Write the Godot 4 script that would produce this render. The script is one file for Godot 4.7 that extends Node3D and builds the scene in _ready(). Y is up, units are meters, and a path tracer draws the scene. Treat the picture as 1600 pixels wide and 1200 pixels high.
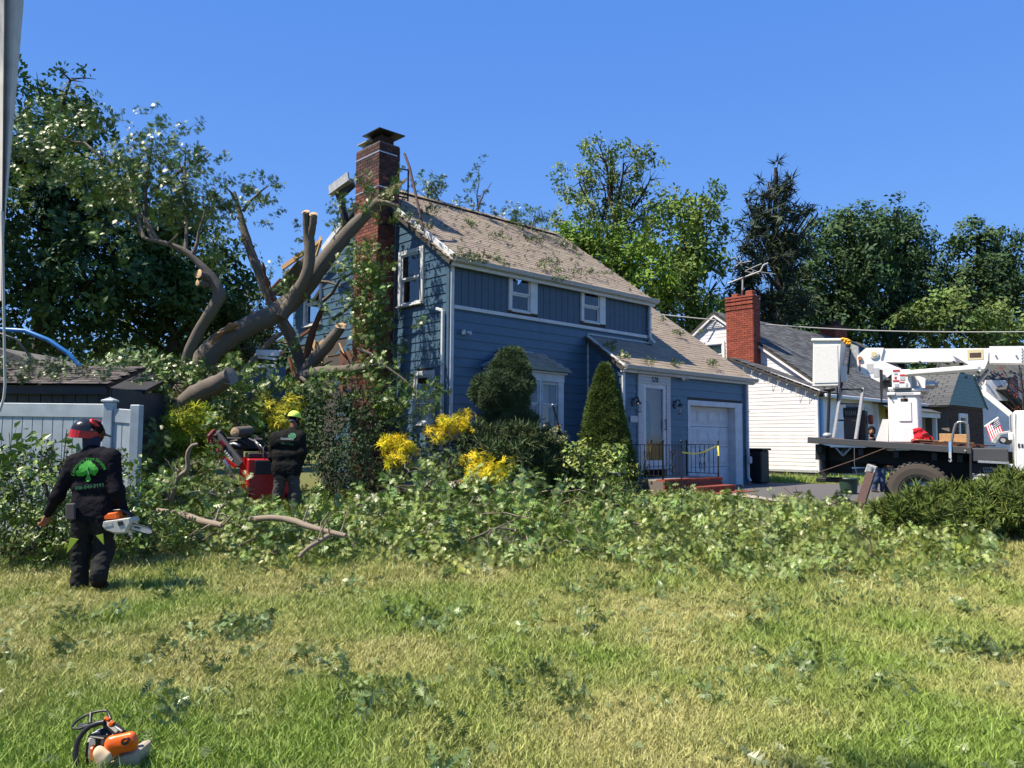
extends Node3D
# Yard after a storm: a fallen oak on a blue house, tree crew, bucket truck. World: y up, metres, camera at x 0, z 0, 1.6 m above the near lawn.
const PITCH := 0.0717
const ROLL := 0.0066
const EYE := Vector3(0, 1.6, 0)
const YAW := 0.7558
var cam_f := Vector3(0, sin(PITCH), -cos(PITCH))
var cam_u0 := Vector3(0, cos(PITCH), sin(PITCH))
var cam_r := Vector3(cos(ROLL), 0, 0) + cam_u0 * sin(ROLL)
var cam_u := cam_u0 * cos(ROLL) - Vector3(sin(ROLL), 0, 0)
var rng := RandomNumberGenerator.new()
var lumps := FastNoiseLite.new()
var fine := FastNoiseLite.new()
var M := {}
var K := {}          # shared foliage meshes

# A point of the place from the direction in which it was surveyed and its distance ahead.
func at(px: float, py: float, d: float) -> Vector3:
	return EYE + (cam_f + cam_r * (px - 800.0) / 1200.0 - cam_u * (py - 600.0) / 1200.0) * d

func ground_y(x: float, z: float) -> float:
	var d := -z
	return 0.3 * smoothstep(8.0, 13.0, d) + 0.05 * smoothstep(13.0, 20.0, d) + 0.1 * smoothstep(24.0, 40.0, d) + 0.018 * lumps.get_noise_2d(x * 2.0, z * 2.0)

func on_ground(x: float, z: float, up := 0.0) -> Vector3:
	return Vector3(x, ground_y(x, z) + up, z)

func rf(a: float, b: float) -> float:
	return rng.randf_range(a, b)

class MB:
	var v := PackedVector3Array()
	var n := PackedVector3Array()
	var c := PackedColorArray()
	var col := Color(1, 1, 1)
	func add(a: Vector3, b: Vector3, d: Vector3, na: Vector3, nb: Vector3, nd: Vector3) -> void:   # counter-clockwise from outside
		v.append(a); v.append(d); v.append(b)
		n.append(na); n.append(nd); n.append(nb)
		c.append(col); c.append(col); c.append(col)
	func tri(a: Vector3, b: Vector3, d: Vector3) -> void:
		var k := (b - a).cross(d - a).normalized()
		add(a, b, d, k, k, k)
	func quad(a: Vector3, b: Vector3, d: Vector3, e: Vector3) -> void:
		tri(a, b, d); tri(a, d, e)
	func out_tri(a: Vector3, b: Vector3, d: Vector3, ctr: Vector3) -> void:
		if (b - a).cross(d - a).dot((a + b + d) / 3.0 - ctr) < 0.0: tri(a, d, b)
		else: tri(a, b, d)
	func out_quad(a: Vector3, b: Vector3, d: Vector3, e: Vector3, ctr: Vector3) -> void:
		out_tri(a, b, d, ctr); out_tri(a, d, e, ctr)
	func box(ctr: Vector3, size: Vector3, bas := Basis(), bev := 0.0) -> MB:
		var h := size * 0.5
		bev = minf(bev, minf(h.x, minf(h.y, h.z)) * 0.9)
		for ax in 3:
			var b1 := (ax + 1) % 3
			var b2 := (ax + 2) % 3
			for s in [-1.0, 1.0]:
				var q := []
				for k in [[-1, -1], [1, -1], [1, 1], [-1, 1]]:
					var p := Vector3()
					p[ax] = s * h[ax]; p[b1] = k[0] * (h[b1] - bev); p[b2] = k[1] * (h[b2] - bev)
					q.append(ctr + bas * p)
				out_quad(q[0], q[1], q[2], q[3], ctr)
		if bev > 0.0:
			for ax in 3:
				var b1 := (ax + 1) % 3
				var b2 := (ax + 2) % 3
				for s1 in [-1.0, 1.0]:
					for s2 in [-1.0, 1.0]:
						var q := []
						for k in [[-1, 0], [1, 0], [1, 1], [-1, 1]]:
							var p := Vector3()
							p[ax] = k[0] * (h[ax] - bev)
							p[b1] = s1 * (h[b1] - (bev if k[1] else 0.0)); p[b2] = s2 * (h[b2] - (0.0 if k[1] else bev))
							q.append(ctr + bas * p)
						out_quad(q[0], q[1], q[2], q[3], ctr)
			for sx in [-1.0, 1.0]:
				for sy in [-1.0, 1.0]:
					for sz in [-1.0, 1.0]:
						var s := Vector3(sx, sy, sz)
						out_tri(ctr + bas * (s * (h - Vector3(0, bev, bev))), ctr + bas * (s * (h - Vector3(bev, 0, bev))), ctr + bas * (s * (h - Vector3(bev, bev, 0))), ctr)
		return self
	func span(a: Vector3, b: Vector3, bev := 0.0) -> MB:      # axis-aligned box between two corners
		return box((a + b) * 0.5, (b - a).abs(), Basis(), bev)
	func bar(a: Vector3, b: Vector3, w: float, t: float, bev := 0.0, up := Vector3.UP) -> MB:   # box from a to b, w wide sideways, t thick
		var z := (b - a).normalized()
		if absf(z.dot(up)) > 0.98: up = Vector3.RIGHT
		var x := up.cross(z).normalized()
		return box((a + b) * 0.5, Vector3(w, t, a.distance_to(b)), Basis(x, z.cross(x), z), bev)
	func tube(pts: Array, radii: Array, sides := 10, caps := true, rough := 0.0, rnd: RandomNumberGenerator = null) -> MB:
		var rings := []
		var norms := []
		var count := pts.size()
		var x := Vector3()
		for i in count:
			var t: Vector3 = (pts[mini(i + 1, count - 1)] - pts[maxi(i - 1, 0)]).normalized()
			if i == 0: x = (Vector3.UP if absf(t.y) < 0.9 else Vector3.RIGHT).cross(t).normalized()
			else: x = (x - t * x.dot(t)).normalized()
			var y := t.cross(x)
			var r: float = radii[mini(i, radii.size() - 1)]
			var ring := PackedVector3Array()
			var nr := PackedVector3Array()
			for k in sides:
				var w := TAU * k / sides
				var o := x * cos(w) + y * sin(w)
				var rr := r * (1.0 + (rnd.randf_range(-rough, rough) if rnd else 0.0))
				ring.append(pts[i] + o * rr); nr.append(o)
			rings.append(ring); norms.append(nr)
		for i in count - 1:
			for k in sides:
				var j := (k + 1) % sides
				add(rings[i][k], rings[i][j], rings[i + 1][j], norms[i][k], norms[i][j], norms[i + 1][j])
				add(rings[i][k], rings[i + 1][j], rings[i + 1][k], norms[i][k], norms[i + 1][j], norms[i + 1][k])
		if caps:
			for k in sides:
				var j := (k + 1) % sides
				tri(pts[0], rings[0][j], rings[0][k])
				tri(pts[count - 1], rings[count - 1][k], rings[count - 1][j])
		return self
	func disc(ctr: Vector3, nrm: Vector3, r: float, thick := 0.01, sides := 14) -> MB:
		return tube([ctr - nrm * thick * 0.5, ctr + nrm * thick * 0.5], [r, r], sides)
	func lathe(prof: Array, sides := 16, xf := Transform3D()) -> MB:     # Vector2(radius, height) upwards, round the y axis
		for i in prof.size() - 1:
			var p: Vector2 = prof[i]
			var q: Vector2 = prof[i + 1]
			var e := (q - p).normalized()
			for k in sides:
				var a := TAU * k / sides
				var b := TAU * (k + 1) / sides
				var da := Vector3(cos(a), 0, -sin(a))
				var db := Vector3(cos(b), 0, -sin(b))
				var na := xf.basis * (da * e.y - Vector3(0, e.x, 0))
				var nb := xf.basis * (db * e.y - Vector3(0, e.x, 0))
				var A := xf * (da * p.x + Vector3(0, p.y, 0))
				var B := xf * (db * p.x + Vector3(0, p.y, 0))
				var C := xf * (db * q.x + Vector3(0, q.y, 0))
				var D := xf * (da * q.x + Vector3(0, q.y, 0))
				if p.x > 1e-5: add(A, B, C, na, nb, nb)
				if q.x > 1e-5: add(A, C, D, na, nb, na)
		return self
	func prism(poly: Array, depth: float, xf := Transform3D()) -> MB:    # outline in the x-y plane, pushed out along z
		var p := PackedVector2Array(poly)
		if not Geometry2D.is_polygon_clockwise(p): p.reverse()
		p.reverse()
		var idx := Geometry2D.triangulate_polygon(p)
		var area := 0.0
		for i in p.size(): area += p[i].cross(p[(i + 1) % p.size()])
		var ccw := area > 0.0
		for i in range(0, idx.size(), 3):
			var a := p[idx[i]]
			var b := p[idx[i + 1]]
			var d := p[idx[i + 2]]
			if (b - a).cross(d - a) < 0.0:
				var s := b; b = d; d = s
			tri(xf * Vector3(a.x, a.y, depth), xf * Vector3(b.x, b.y, depth), xf * Vector3(d.x, d.y, depth))
			tri(xf * Vector3(a.x, a.y, 0), xf * Vector3(d.x, d.y, 0), xf * Vector3(b.x, b.y, 0))
		for i in p.size():
			var a := p[i]
			var b := p[(i + 1) % p.size()]
			if not ccw:
				var s := a; a = b; b = s
			quad(xf * Vector3(a.x, a.y, 0), xf * Vector3(b.x, b.y, 0), xf * Vector3(b.x, b.y, depth), xf * Vector3(a.x, a.y, depth))
		return self
	func ball(ctr: Vector3, r: Vector3, sides := 14, rings := 8, bas := Basis(), cut_lo := -1.0) -> MB:   # ellipsoid; cut_lo leaves off its lower part
		var prof := []
		for i in rings + 1:
			var h := lerpf(cut_lo, 1.0, float(i) / rings)
			prof.append(Vector2(sqrt(maxf(0.0, 1.0 - h * h)), h))
		for i in rings:
			for k in sides:
				var q := []
				for m in [[i, k], [i, k + 1], [i + 1, k + 1], [i + 1, k]]:
					var w: float = TAU * m[1] / sides
					q.append(Vector3(cos(w) * prof[m[0]].x, prof[m[0]].y, -sin(w) * prof[m[0]].x))
				var P := func(d): return ctr + bas * (d * r)
				var N := func(d): return (bas * (d / r)).normalized()
				if prof[i].x > 1e-4: add(P.call(q[0]), P.call(q[1]), P.call(q[2]), N.call(q[0]), N.call(q[1]), N.call(q[2]))
				if prof[i + 1].x > 1e-4: add(P.call(q[0]), P.call(q[2]), P.call(q[3]), N.call(q[0]), N.call(q[2]), N.call(q[3]))
		return self
	func mesh() -> ArrayMesh:
		var m := ArrayMesh.new()
		if v.is_empty(): return m
		var a := []
		a.resize(Mesh.ARRAY_MAX)
		a[Mesh.ARRAY_VERTEX] = v; a[Mesh.ARRAY_NORMAL] = n; a[Mesh.ARRAY_COLOR] = c
		m.add_surface_from_arrays(Mesh.PRIMITIVE_TRIANGLES, a)
		return m

func mb() -> MB:
	return MB.new()

func obj(called: String, shape, m: Material, parent: Node = self, xf := Transform3D()) -> MeshInstance3D:
	var o := MeshInstance3D.new()
	o.name = called
	o.mesh = shape.mesh() if shape is MB else shape
	o.material_override = m
	o.transform = xf
	parent.add_child(o, true)
	return o

func tag(o: Node, label: String, category: String, group := "", kind := "") -> Node:
	if label: o.set_meta("label", label)
	if category: o.set_meta("category", category)
	if group: o.set_meta("group", group)
	if kind: o.set_meta("kind", kind)
	return o

func thing(called: String, label: String, category: String, where := Vector3.ZERO, turn := 0.0, group := "") -> Node3D:
	var o := Node3D.new()
	o.name = called
	add_child(o, true)
	o.position = where
	o.rotation.y = turn
	tag(o, label, category, group)
	return o

func part(called: String, parent: Node) -> Node3D:
	var o := Node3D.new()
	o.name = called
	parent.add_child(o, true)
	return o

func stuff(o: Node) -> Node:
	o.set_meta("kind", "stuff")
	return o

# Many copies of one mesh as one object.
func many(called: String, shape: Mesh, m: Material, xfs: Array, cols: Array, parent: Node = self) -> MultiMeshInstance3D:
	var mm := MultiMesh.new()
	mm.transform_format = MultiMesh.TRANSFORM_3D
	mm.use_colors = cols.size() > 0
	mm.mesh = shape
	mm.instance_count = xfs.size()
	for i in xfs.size():
		mm.set_instance_transform(i, xfs[i])
		if cols.size(): mm.set_instance_color(i, cols[i])
	var o := MultiMeshInstance3D.new()
	o.name = called
	o.multimesh = mm
	o.material_override = m
	parent.add_child(o, true)
	return o

# Bricks, shingles, tiles: those that show largest as pieces of their own, the rest joined.
func pieces(called: String, shapes: Array, tones: Array, xfs: Array, limit: int, parent: Node3D) -> void:
	var world := parent.transform
	var up := parent.get_parent()
	while up is Node3D and up != self:
		world = up.transform * world
		up = up.get_parent()
	var order := []
	for i in xfs.size():
		var p: Vector3 = world * xfs[i].origin - EYE
		var far := p.length()
		if absf(p.x) > -p.z * 0.69: far += 100.0
		order.append([far, i])
	order.sort()
	var rest := []
	for k in order.size():
		var i: int = order[k][1]
		if k < limit: obj(called, shapes[i % shapes.size()], tones[rng.randi() % tones.size()], parent, xfs[i])
		else: rest.append(xfs[i])
	if rest.size():
		var by := []
		for t in tones: by.append([])
		for x in rest: by[rng.randi() % tones.size()].append(x)
		var hold := mb()
		for t in tones.size():
			if by[t].size(): stuff(many(called + "s", shapes[0], tones[t], by[t], [], parent))

# ---- materials: base colours are linear
func noise_tex(freq: float, lo: float, hi: float, oct := 4, kind := FastNoiseLite.TYPE_SIMPLEX_SMOOTH, size := 512, seed_ := 1, tint_lo := Color.WHITE, tint_hi := Color.WHITE) -> NoiseTexture2D:
	var f := FastNoiseLite.new()
	f.noise_type = kind; f.frequency = freq; f.fractal_octaves = oct; f.seed = seed_
	var g := Gradient.new()
	g.set_color(0, Color(lo, lo, lo) * tint_lo); g.set_color(1, Color(hi, hi, hi) * tint_hi)
	for i in 2:
		var q := g.get_color(i); q.a = 1.0; g.set_color(i, q)
	var t := NoiseTexture2D.new()
	t.width = size; t.height = size; t.seamless = true; t.noise = f; t.color_ramp = g
	return t

func mat(c: Color, rough := 0.7, tex: Texture2D = null, scale := 1.0, metal := 0.0, world := true) -> StandardMaterial3D:
	var m := StandardMaterial3D.new()
	m.albedo_color = c.linear_to_srgb()
	m.roughness = rough
	m.metallic = metal
	if tex:
		m.albedo_texture = tex
		m.uv1_triplanar = true
		m.uv1_world_triplanar = world
		m.uv1_scale = Vector3.ONE * scale
	return m

func vmat(rough := 0.6, back := Color(0, 0, 0), spec := 0.5) -> StandardMaterial3D:      # colour from the mesh and its copies
	var m := StandardMaterial3D.new()
	m.vertex_color_use_as_albedo = true
	m.roughness = rough
	m.metallic_specular = spec
	if back.r + back.g + back.b > 0.0:
		m.backlight_enabled = true
		m.backlight = back
	m.cull_mode = BaseMaterial3D.CULL_DISABLED
	return m

func tones(c: Color, spread: float, count: int, rough: float, tex: Texture2D, scale := 1.0) -> Array:
	var out := []
	for i in count:
		var k := 1.0 + spread * (2.0 * i / (count - 1) - 1.0)
		out.append(mat(Color(c.r * k, c.g * k * rf(0.97, 1.03), c.b * k * rf(0.95, 1.05)), rough, tex, scale))
	return out

func make_materials() -> void:
	var T := {}
	T.soft = noise_tex(0.012, 0.86, 1.0)
	T.clean = noise_tex(0.02, 0.92, 1.0, 5)
	T.dirt = noise_tex(0.02, 0.72, 1.0, 5)
	T.grit = noise_tex(0.12, 0.70, 1.0, 3)
	T.streak = noise_tex(0.03, 0.80, 1.0, 4, FastNoiseLite.TYPE_PERLIN)
	T.bark = noise_tex(0.045, 0.45, 1.0, 5, FastNoiseLite.TYPE_PERLIN)
	T.wood = noise_tex(0.03, 0.72, 1.0, 3)
	T.rust = noise_tex(0.02, 0.6, 1.0, 5, FastNoiseLite.TYPE_SIMPLEX_SMOOTH, 512, 4, Color(1, 0.8, 0.65))
	M.siding = mat(Color(0.062, 0.116, 0.172), 0.36, T.soft, 0.5)
	M.board = mat(Color(0.042, 0.082, 0.126), 0.5, T.soft, 0.5)
	M.white = mat(Color(0.60, 0.62, 0.63), 0.5, T.soft, 0.6)
	M.oldwhite = mat(Color(0.58, 0.60, 0.61), 0.6, T.dirt, 2.0)
	M.vinyl = mat(Color(0.80, 0.77, 0.76), 0.45, T.soft, 0.3)
	M.vinylcream = mat(Color(0.56, 0.50, 0.34), 0.5, T.soft, 0.3)
	M.greensiding = mat(Color(0.15, 0.235, 0.215), 0.5, T.soft, 0.4)
	M.fence = mat(Color(0.36, 0.42, 0.46), 0.45, T.soft, 0.5)
	M.gutter = mat(Color(0.47, 0.49, 0.49), 0.4, T.dirt, 1.2)
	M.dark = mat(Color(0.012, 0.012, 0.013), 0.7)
	M.inside = mat(Color(0.05, 0.045, 0.04), 0.9)
	M.iron = mat(Color(0.014, 0.014, 0.016), 0.45)
	M.steel = mat(Color(0.32, 0.33, 0.34), 0.35, T.dirt, 3.0, 0.6)
	M.alu = mat(Color(0.62, 0.64, 0.66), 0.35, T.dirt, 3.0, 0.5)
	M.black = mat(Color(0.016, 0.016, 0.018), 0.55, T.grit, 2.0)
	M.plate = mat(Color(0.075, 0.078, 0.082), 0.6, T.grit, 3.0)
	M.rubber = mat(Color(0.095, 0.078, 0.064), 0.85, T.grit, 3.0)
	M.truckwhite = mat(Color(0.80, 0.80, 0.79), 0.35, T.clean, 0.7)
	M.fibre = mat(Color(0.74, 0.73, 0.70), 0.45, T.clean, 1.6)
	M.rustpaint = mat(Color(0.55, 0.26, 0.12), 0.7, T.rust, 6.0)
	M.oldsteel = mat(Color(0.10, 0.062, 0.055), 0.8, T.rust, 3.0)
	M.bark = mat(Color(0.25, 0.21, 0.165), 0.9, T.bark, 3.0)
	M.bark.heightmap_enabled = true
	M.bark.heightmap_texture = T.bark
	M.bark.heightmap_scale = 2.5
	M.barkpale = mat(Color(0.42, 0.34, 0.25), 0.85, T.bark, 4.0)
	M.barkfar = mat(Color(0.085, 0.07, 0.055), 0.9, T.bark, 1.5)
	M.cut = mat(Color(0.62, 0.42, 0.22), 0.8, T.wood, 5.0)
	M.cutgrey = mat(Color(0.42, 0.36, 0.28), 0.85, T.bark, 5.0)
	M.peel = mat(Color(0.50, 0.26, 0.10), 0.8, T.bark, 3.0)
	M.peeldark = mat(Color(0.24, 0.095, 0.04), 0.8, T.bark, 3.0)
	M.lumber = mat(Color(0.55, 0.33, 0.15), 0.75, T.wood, 2.0)
	M.lumberdark = mat(Color(0.15, 0.055, 0.028), 0.85, T.wood, 2.0)
	M.asphalt = mat(Color(0.115, 0.108, 0.105), 0.9, T.grit, 1.5)
	M.concrete = mat(Color(0.42, 0.36, 0.30), 0.9, T.dirt, 1.2)
	M.block = mat(Color(0.17, 0.11, 0.085), 0.9, T.grit, 3.0)
	M.mortar = mat(Color(0.20, 0.17, 0.15), 0.95, T.grit, 3.0)
	M.red = mat(Color(0.55, 0.012, 0.012), 0.35, T.dirt, 2.0)
	M.redcloth = mat(Color(0.50, 0.025, 0.035), 0.75)
	M.orange = mat(Color(0.78, 0.125, 0.012), 0.3)
	M.tan = mat(Color(0.55, 0.45, 0.33), 0.5, T.dirt, 6.0)
	M.sawwhite = mat(Color(0.60, 0.60, 0.55), 0.45, T.dirt, 6.0)
	M.plastic = mat(Color(0.014, 0.014, 0.015), 0.4)
	M.hose = mat(Color(0.16, 0.015, 0.02), 0.45)
	M.cap = mat(Color(0.58, 0.80, 0.10), 0.7)
	M.shirtprint = mat(Color(0.03, 0.30, 0.025), 0.7)
	M.shirtpale = mat(Color(0.30, 0.55, 0.30), 0.7)
	M.printwhite = mat(Color(0.6, 0.65, 0.62), 0.7)
	M.printgreen = mat(Color(0.02, 0.14, 0.06), 0.7)
	M.bluepipe = mat(Color(0.015, 0.16, 0.42), 0.4)
	M.wire = mat(Color(0.42, 0.41, 0.38), 0.6)
	M.cordgrey = mat(Color(0.45, 0.44, 0.40), 0.7)
	M.canvas = mat(Color(0.60, 0.58, 0.55), 0.8, T.soft, 2.0)
	M.tarp = mat(Color(0.16, 0.155, 0.14), 0.85, T.dirt, 0.8)
	M.shedwall = mat(Color(0.052, 0.058, 0.070), 0.6, T.soft, 1.0)
	M.bingreen = mat(Color(0.02, 0.05, 0.035), 0.5)
	M.curtain = mat(Color(0.42, 0.41, 0.40), 0.8, T.soft, 2.0)
	M.doorwood = mat(Color(0.34, 0.15, 0.065), 0.45, T.wood, 2.0)
	M.yellow = mat(Color(0.62, 0.58, 0.08), 0.6)
	M.strapblue = mat(Color(0.20, 0.38, 0.62), 0.7)
	M.flagred = mat(Color(0.50, 0.02, 0.04), 0.8)
	M.flagwhite = mat(Color(0.75, 0.74, 0.73), 0.8)
	M.flagblue = mat(Color(0.02, 0.025, 0.10), 0.8)
	M.glove = mat(Color(0.75, 0.36, 0.02), 0.7)
	M.skin = mat(Color(0.36, 0.18, 0.11), 0.55)
	M.labelgrey = mat(Color(0.42, 0.43, 0.45), 0.6)
	M.labeltan = mat(Color(0.58, 0.50, 0.30), 0.6)
	M.brass = mat(Color(0.55, 0.34, 0.12), 0.4, null, 1.0, 0.7)
	M.roofmat = tones(Color(0.36, 0.29, 0.215), 0.10, 5, 0.95, T.grit, 4.0)
	M.roofgrey = tones(Color(0.105, 0.110, 0.118), 0.34, 5, 0.95, T.grit, 4.0)
	M.roofshed = tones(Color(0.105, 0.092, 0.085), 0.34, 5, 0.95, T.grit, 4.0)
	M.bricks = tones(Color(0.20, 0.062, 0.042), 0.38, 5, 0.9, T.grit, 5.0)
	M.bricksred = tones(Color(0.33, 0.075, 0.042), 0.22, 5, 0.9, T.grit, 5.0)
	M.bricksooty = tones(Color(0.070, 0.030, 0.026), 0.5, 5, 0.9, T.grit, 5.0)
	var g := StandardMaterial3D.new()
	g.albedo_color = Color(0.10, 0.13, 0.15, 0.12)
	g.transparency = BaseMaterial3D.TRANSPARENCY_ALPHA
	g.roughness = 0.02
	M.glass = g
	M.leaf = vmat(0.40, Color(0.28, 0.36, 0.09), 0.46)
	M.leafdull = vmat(0.6, Color(0.36, 0.46, 0.10), 0.25)
	M.needle = vmat(0.65, Color(0.12, 0.16, 0.05), 0.3)
	M.grass = vmat(0.6, Color(0.40, 0.46, 0.14), 0.3)
	M.cloth = vmat(0.85, Color(0, 0, 0), 0.2)
	M.paintmix = vmat(0.4)
	M.helmet = vmat(0.2)
	var soil := noise_tex(0.02, 0.55, 1.0, 5, FastNoiseLite.TYPE_SIMPLEX_SMOOTH, 1024, 7, Color(0.8, 0.95, 0.5), Color(1.0, 0.94, 0.68))
	M.lawn = mat(Color(0.19, 0.20, 0.085), 0.95, soil, 0.35)
	M.T = T

func make_view() -> void:
	var cam := Camera3D.new()
	cam.name = "camera"
	cam.fov = rad_to_deg(2.0 * atan(0.5))
	cam.near = 0.05; cam.far = 600.0
	cam.transform = Transform3D(Basis(cam_r, cam_u, -cam_f), EYE)
	add_child(cam)
	cam.current = true
	var sky := ProceduralSkyMaterial.new()
	sky.sky_top_color = Color(0.045, 0.132, 0.40).linear_to_srgb()
	sky.sky_horizon_color = Color(0.165, 0.335, 0.62).linear_to_srgb()
	sky.sky_curve = 0.17
	sky.ground_horizon_color = Color(0.20, 0.24, 0.20).linear_to_srgb()
	sky.ground_bottom_color = Color(0.10, 0.11, 0.06).linear_to_srgb()
	sky.sun_angle_max = 1.0
	var env := Environment.new()
	env.background_mode = Environment.BG_SKY
	env.sky = Sky.new()
	env.sky.sky_material = sky
	env.tonemap_mode = Environment.TONE_MAPPER_LINEAR
	env.tonemap_exposure = 2.0
	env.sdfgi_enabled = true; env.ssao_enabled = true; env.ssil_enabled = true
	var we := WorldEnvironment.new()
	we.name = "environment"
	we.environment = env
	add_child(we)
	var sun := DirectionalLight3D.new()
	sun.name = "sun"
	sun.light_energy = 1.6
	sun.light_color = Color(1.0, 0.955, 0.88)
	sun.light_angular_distance = 0.5
	sun.shadow_enabled = true
	add_child(sun)
	var to_sun := Vector3(-0.52, 0.84, 0.145).normalized()
	sun.look_at_from_position(to_sun * 50.0, Vector3.ZERO)

func make_ground() -> void:
	var b := mb()
	var xs := []
	var zs := []
	var x := -26.0
	while x <= 30.0:
		xs.append(x); x += 0.5
	var z := 3.0
	while z >= -34.0:
		zs.append(z); z -= 0.5
	for e in [-60.0, -120.0, -300.0]: xs.push_front(e)
	for e in [60.0, 120.0, 300.0]: xs.append(e)
	for e in [30.0, 80.0]: zs.push_front(e)
	for e in [-60.0, -120.0, -300.0, -500.0]: zs.append(e)
	var nrm := func(p: Vector3) -> Vector3:
		return Vector3(ground_y(p.x - 0.2, p.z) - ground_y(p.x + 0.2, p.z), 0.4, ground_y(p.x, p.z - 0.2) - ground_y(p.x, p.z + 0.2)).normalized()
	for i in xs.size() - 1:
		for j in zs.size() - 1:
			var p := on_ground(xs[i], zs[j])
			var q := on_ground(xs[i + 1], zs[j])
			var r := on_ground(xs[i + 1], zs[j + 1])
			var s := on_ground(xs[i], zs[j + 1])
			b.add(p, q, r, nrm.call(p), nrm.call(q), nrm.call(r))
			b.add(p, r, s, nrm.call(p), nrm.call(r), nrm.call(s))
	tag(obj("lawn_ground", b, M.lawn), "sunlit lawn with dry patches in front of the houses", "", "", "structure")
	var flat := func(called: String, poly: Array, up: float, m: Material, label: String):
		var f := mb()
		var pp := PackedVector2Array(poly)
		var idx := Geometry2D.triangulate_polygon(pp)
		for t in range(0, idx.size(), 3):
			var tri := []
			for k in 3: tri.append(pp[idx[t + k]])
			_split(f, tri, up, 4)
		tag(obj(called, f, m), label, "", "", "structure")
	flat.call("driveway", [Vector2(4.4, -20.1), Vector2(5.3, -18.3), Vector2(5.75, -16.4), Vector2(6.5, -14.2), Vector2(8.2, -11.6), Vector2(24, -11.2), Vector2(24, -19), Vector2(12.6, -21.6), Vector2(7.3, -22.6)], 0.02, M.asphalt, "grey asphalt driveway running from the garage to the truck")
	flat.call("front_walk", [Vector2(3.0, -19.2), Vector2(4.6, -20.1), Vector2(5.4, -18.2), Vector2(5.9, -16.2), Vector2(5.6, -16.1), Vector2(5.0, -17.9), Vector2(3.5, -18.6)], 0.026, M.concrete, "pale concrete walk in front of the brick steps")

func _split(f: MB, t: Array, up: float, depth: int) -> void:
	var long: float = maxf(t[0].distance_to(t[1]), maxf(t[1].distance_to(t[2]), t[2].distance_to(t[0])))
	if depth == 0 or long < 1.0:
		var p := []
		for q in t: p.append(on_ground(q.x, q.y, up))
		if (p[1] - p[0]).cross(p[2] - p[0]).y < 0.0: f.tri(p[0], p[2], p[1])
		else: f.tri(p[0], p[1], p[2])
		return
	var a: Vector2 = (t[0] + t[1]) * 0.5
	var b: Vector2 = (t[1] + t[2]) * 0.5
	var c: Vector2 = (t[2] + t[0]) * 0.5
	for k in [[t[0], a, c], [a, t[1], b], [c, b, t[2]], [a, b, c]]: _split(f, k, up, depth - 1)

# ---- wall covering
# A lapped board: lower edge thick, upper edge thin; x from bottom-left, y up, z outwards.
func board(x0: float, x1: float, t0: float, t1: float, h: float, thick := 0.022) -> MB:
	var b := mb()
	var p := [Vector3(x0, 0, 0), Vector3(x1, 0, 0), Vector3(x1, 0, thick), Vector3(x0, 0, thick), Vector3(t0, h, 0), Vector3(t1, h, 0), Vector3(t1, h, 0.004), Vector3(t0, h, 0.004)]
	b.quad(p[3], p[2], p[6], p[7]); b.quad(p[0], p[1], p[2], p[3])
	b.quad(p[2], p[1], p[5], p[6]); b.quad(p[0], p[3], p[7], p[4]); b.quad(p[7], p[6], p[5], p[4])
	return b

# Courses of lapped boards on a wall in its own frame (x along, y up, z out). side(y) gives the wall's two ends at a height.
func siding(parent: Node, xf: Transform3D, y0: float, y1: float, h: float, side: Callable, holes: Array, m: Material, called := "clapboard", joined := false, thick := 0.022) -> void:
	var all := mb()
	var y := y0
	while y < y1 - 0.02:
		var hh := minf(h, y1 - y)
		var lo: Array = side.call(y)
		var hi: Array = side.call(y + hh)
		var runs := [[lo[0], lo[1], hi[0], hi[1]]]
		for o in holes:      # [x0, x1, y0, y1]
			if o[3] < y + 0.02 or o[2] > y + hh - 0.02: continue
			var next := []
			for r in runs:
				if o[1] <= r[0] or o[0] >= r[1]: next.append(r); continue
				if o[0] > r[0] + 0.01: next.append([r[0], o[0], maxf(r[0], r[2]) if r[2] < o[0] else o[0], o[0]])
				if o[1] < r[1] - 0.01: next.append([o[1], r[1], o[1], minf(r[1], r[3]) if r[3] > o[1] else o[1]])
			runs = next
		for r in runs:
			if r[1] - r[0] < 0.015: continue
			if r[3] < r[2]:
				r[2] = (r[2] + r[3]) * 0.5; r[3] = r[2]
			var b := board(r[0], r[1], r[2], r[3], hh + 0.012, thick)
			var t := xf * Transform3D(Basis(), Vector3(0, y, 0))
			if joined:
				for i in range(0, b.v.size()):
					all.v.append(t * b.v[i]); all.n.append(t.basis * b.n[i]); all.c.append(b.c[i])
			else: obj(called, b, m, parent, t)
		y += h
	if joined: stuff(obj(called + "s", all, m, parent))

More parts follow.
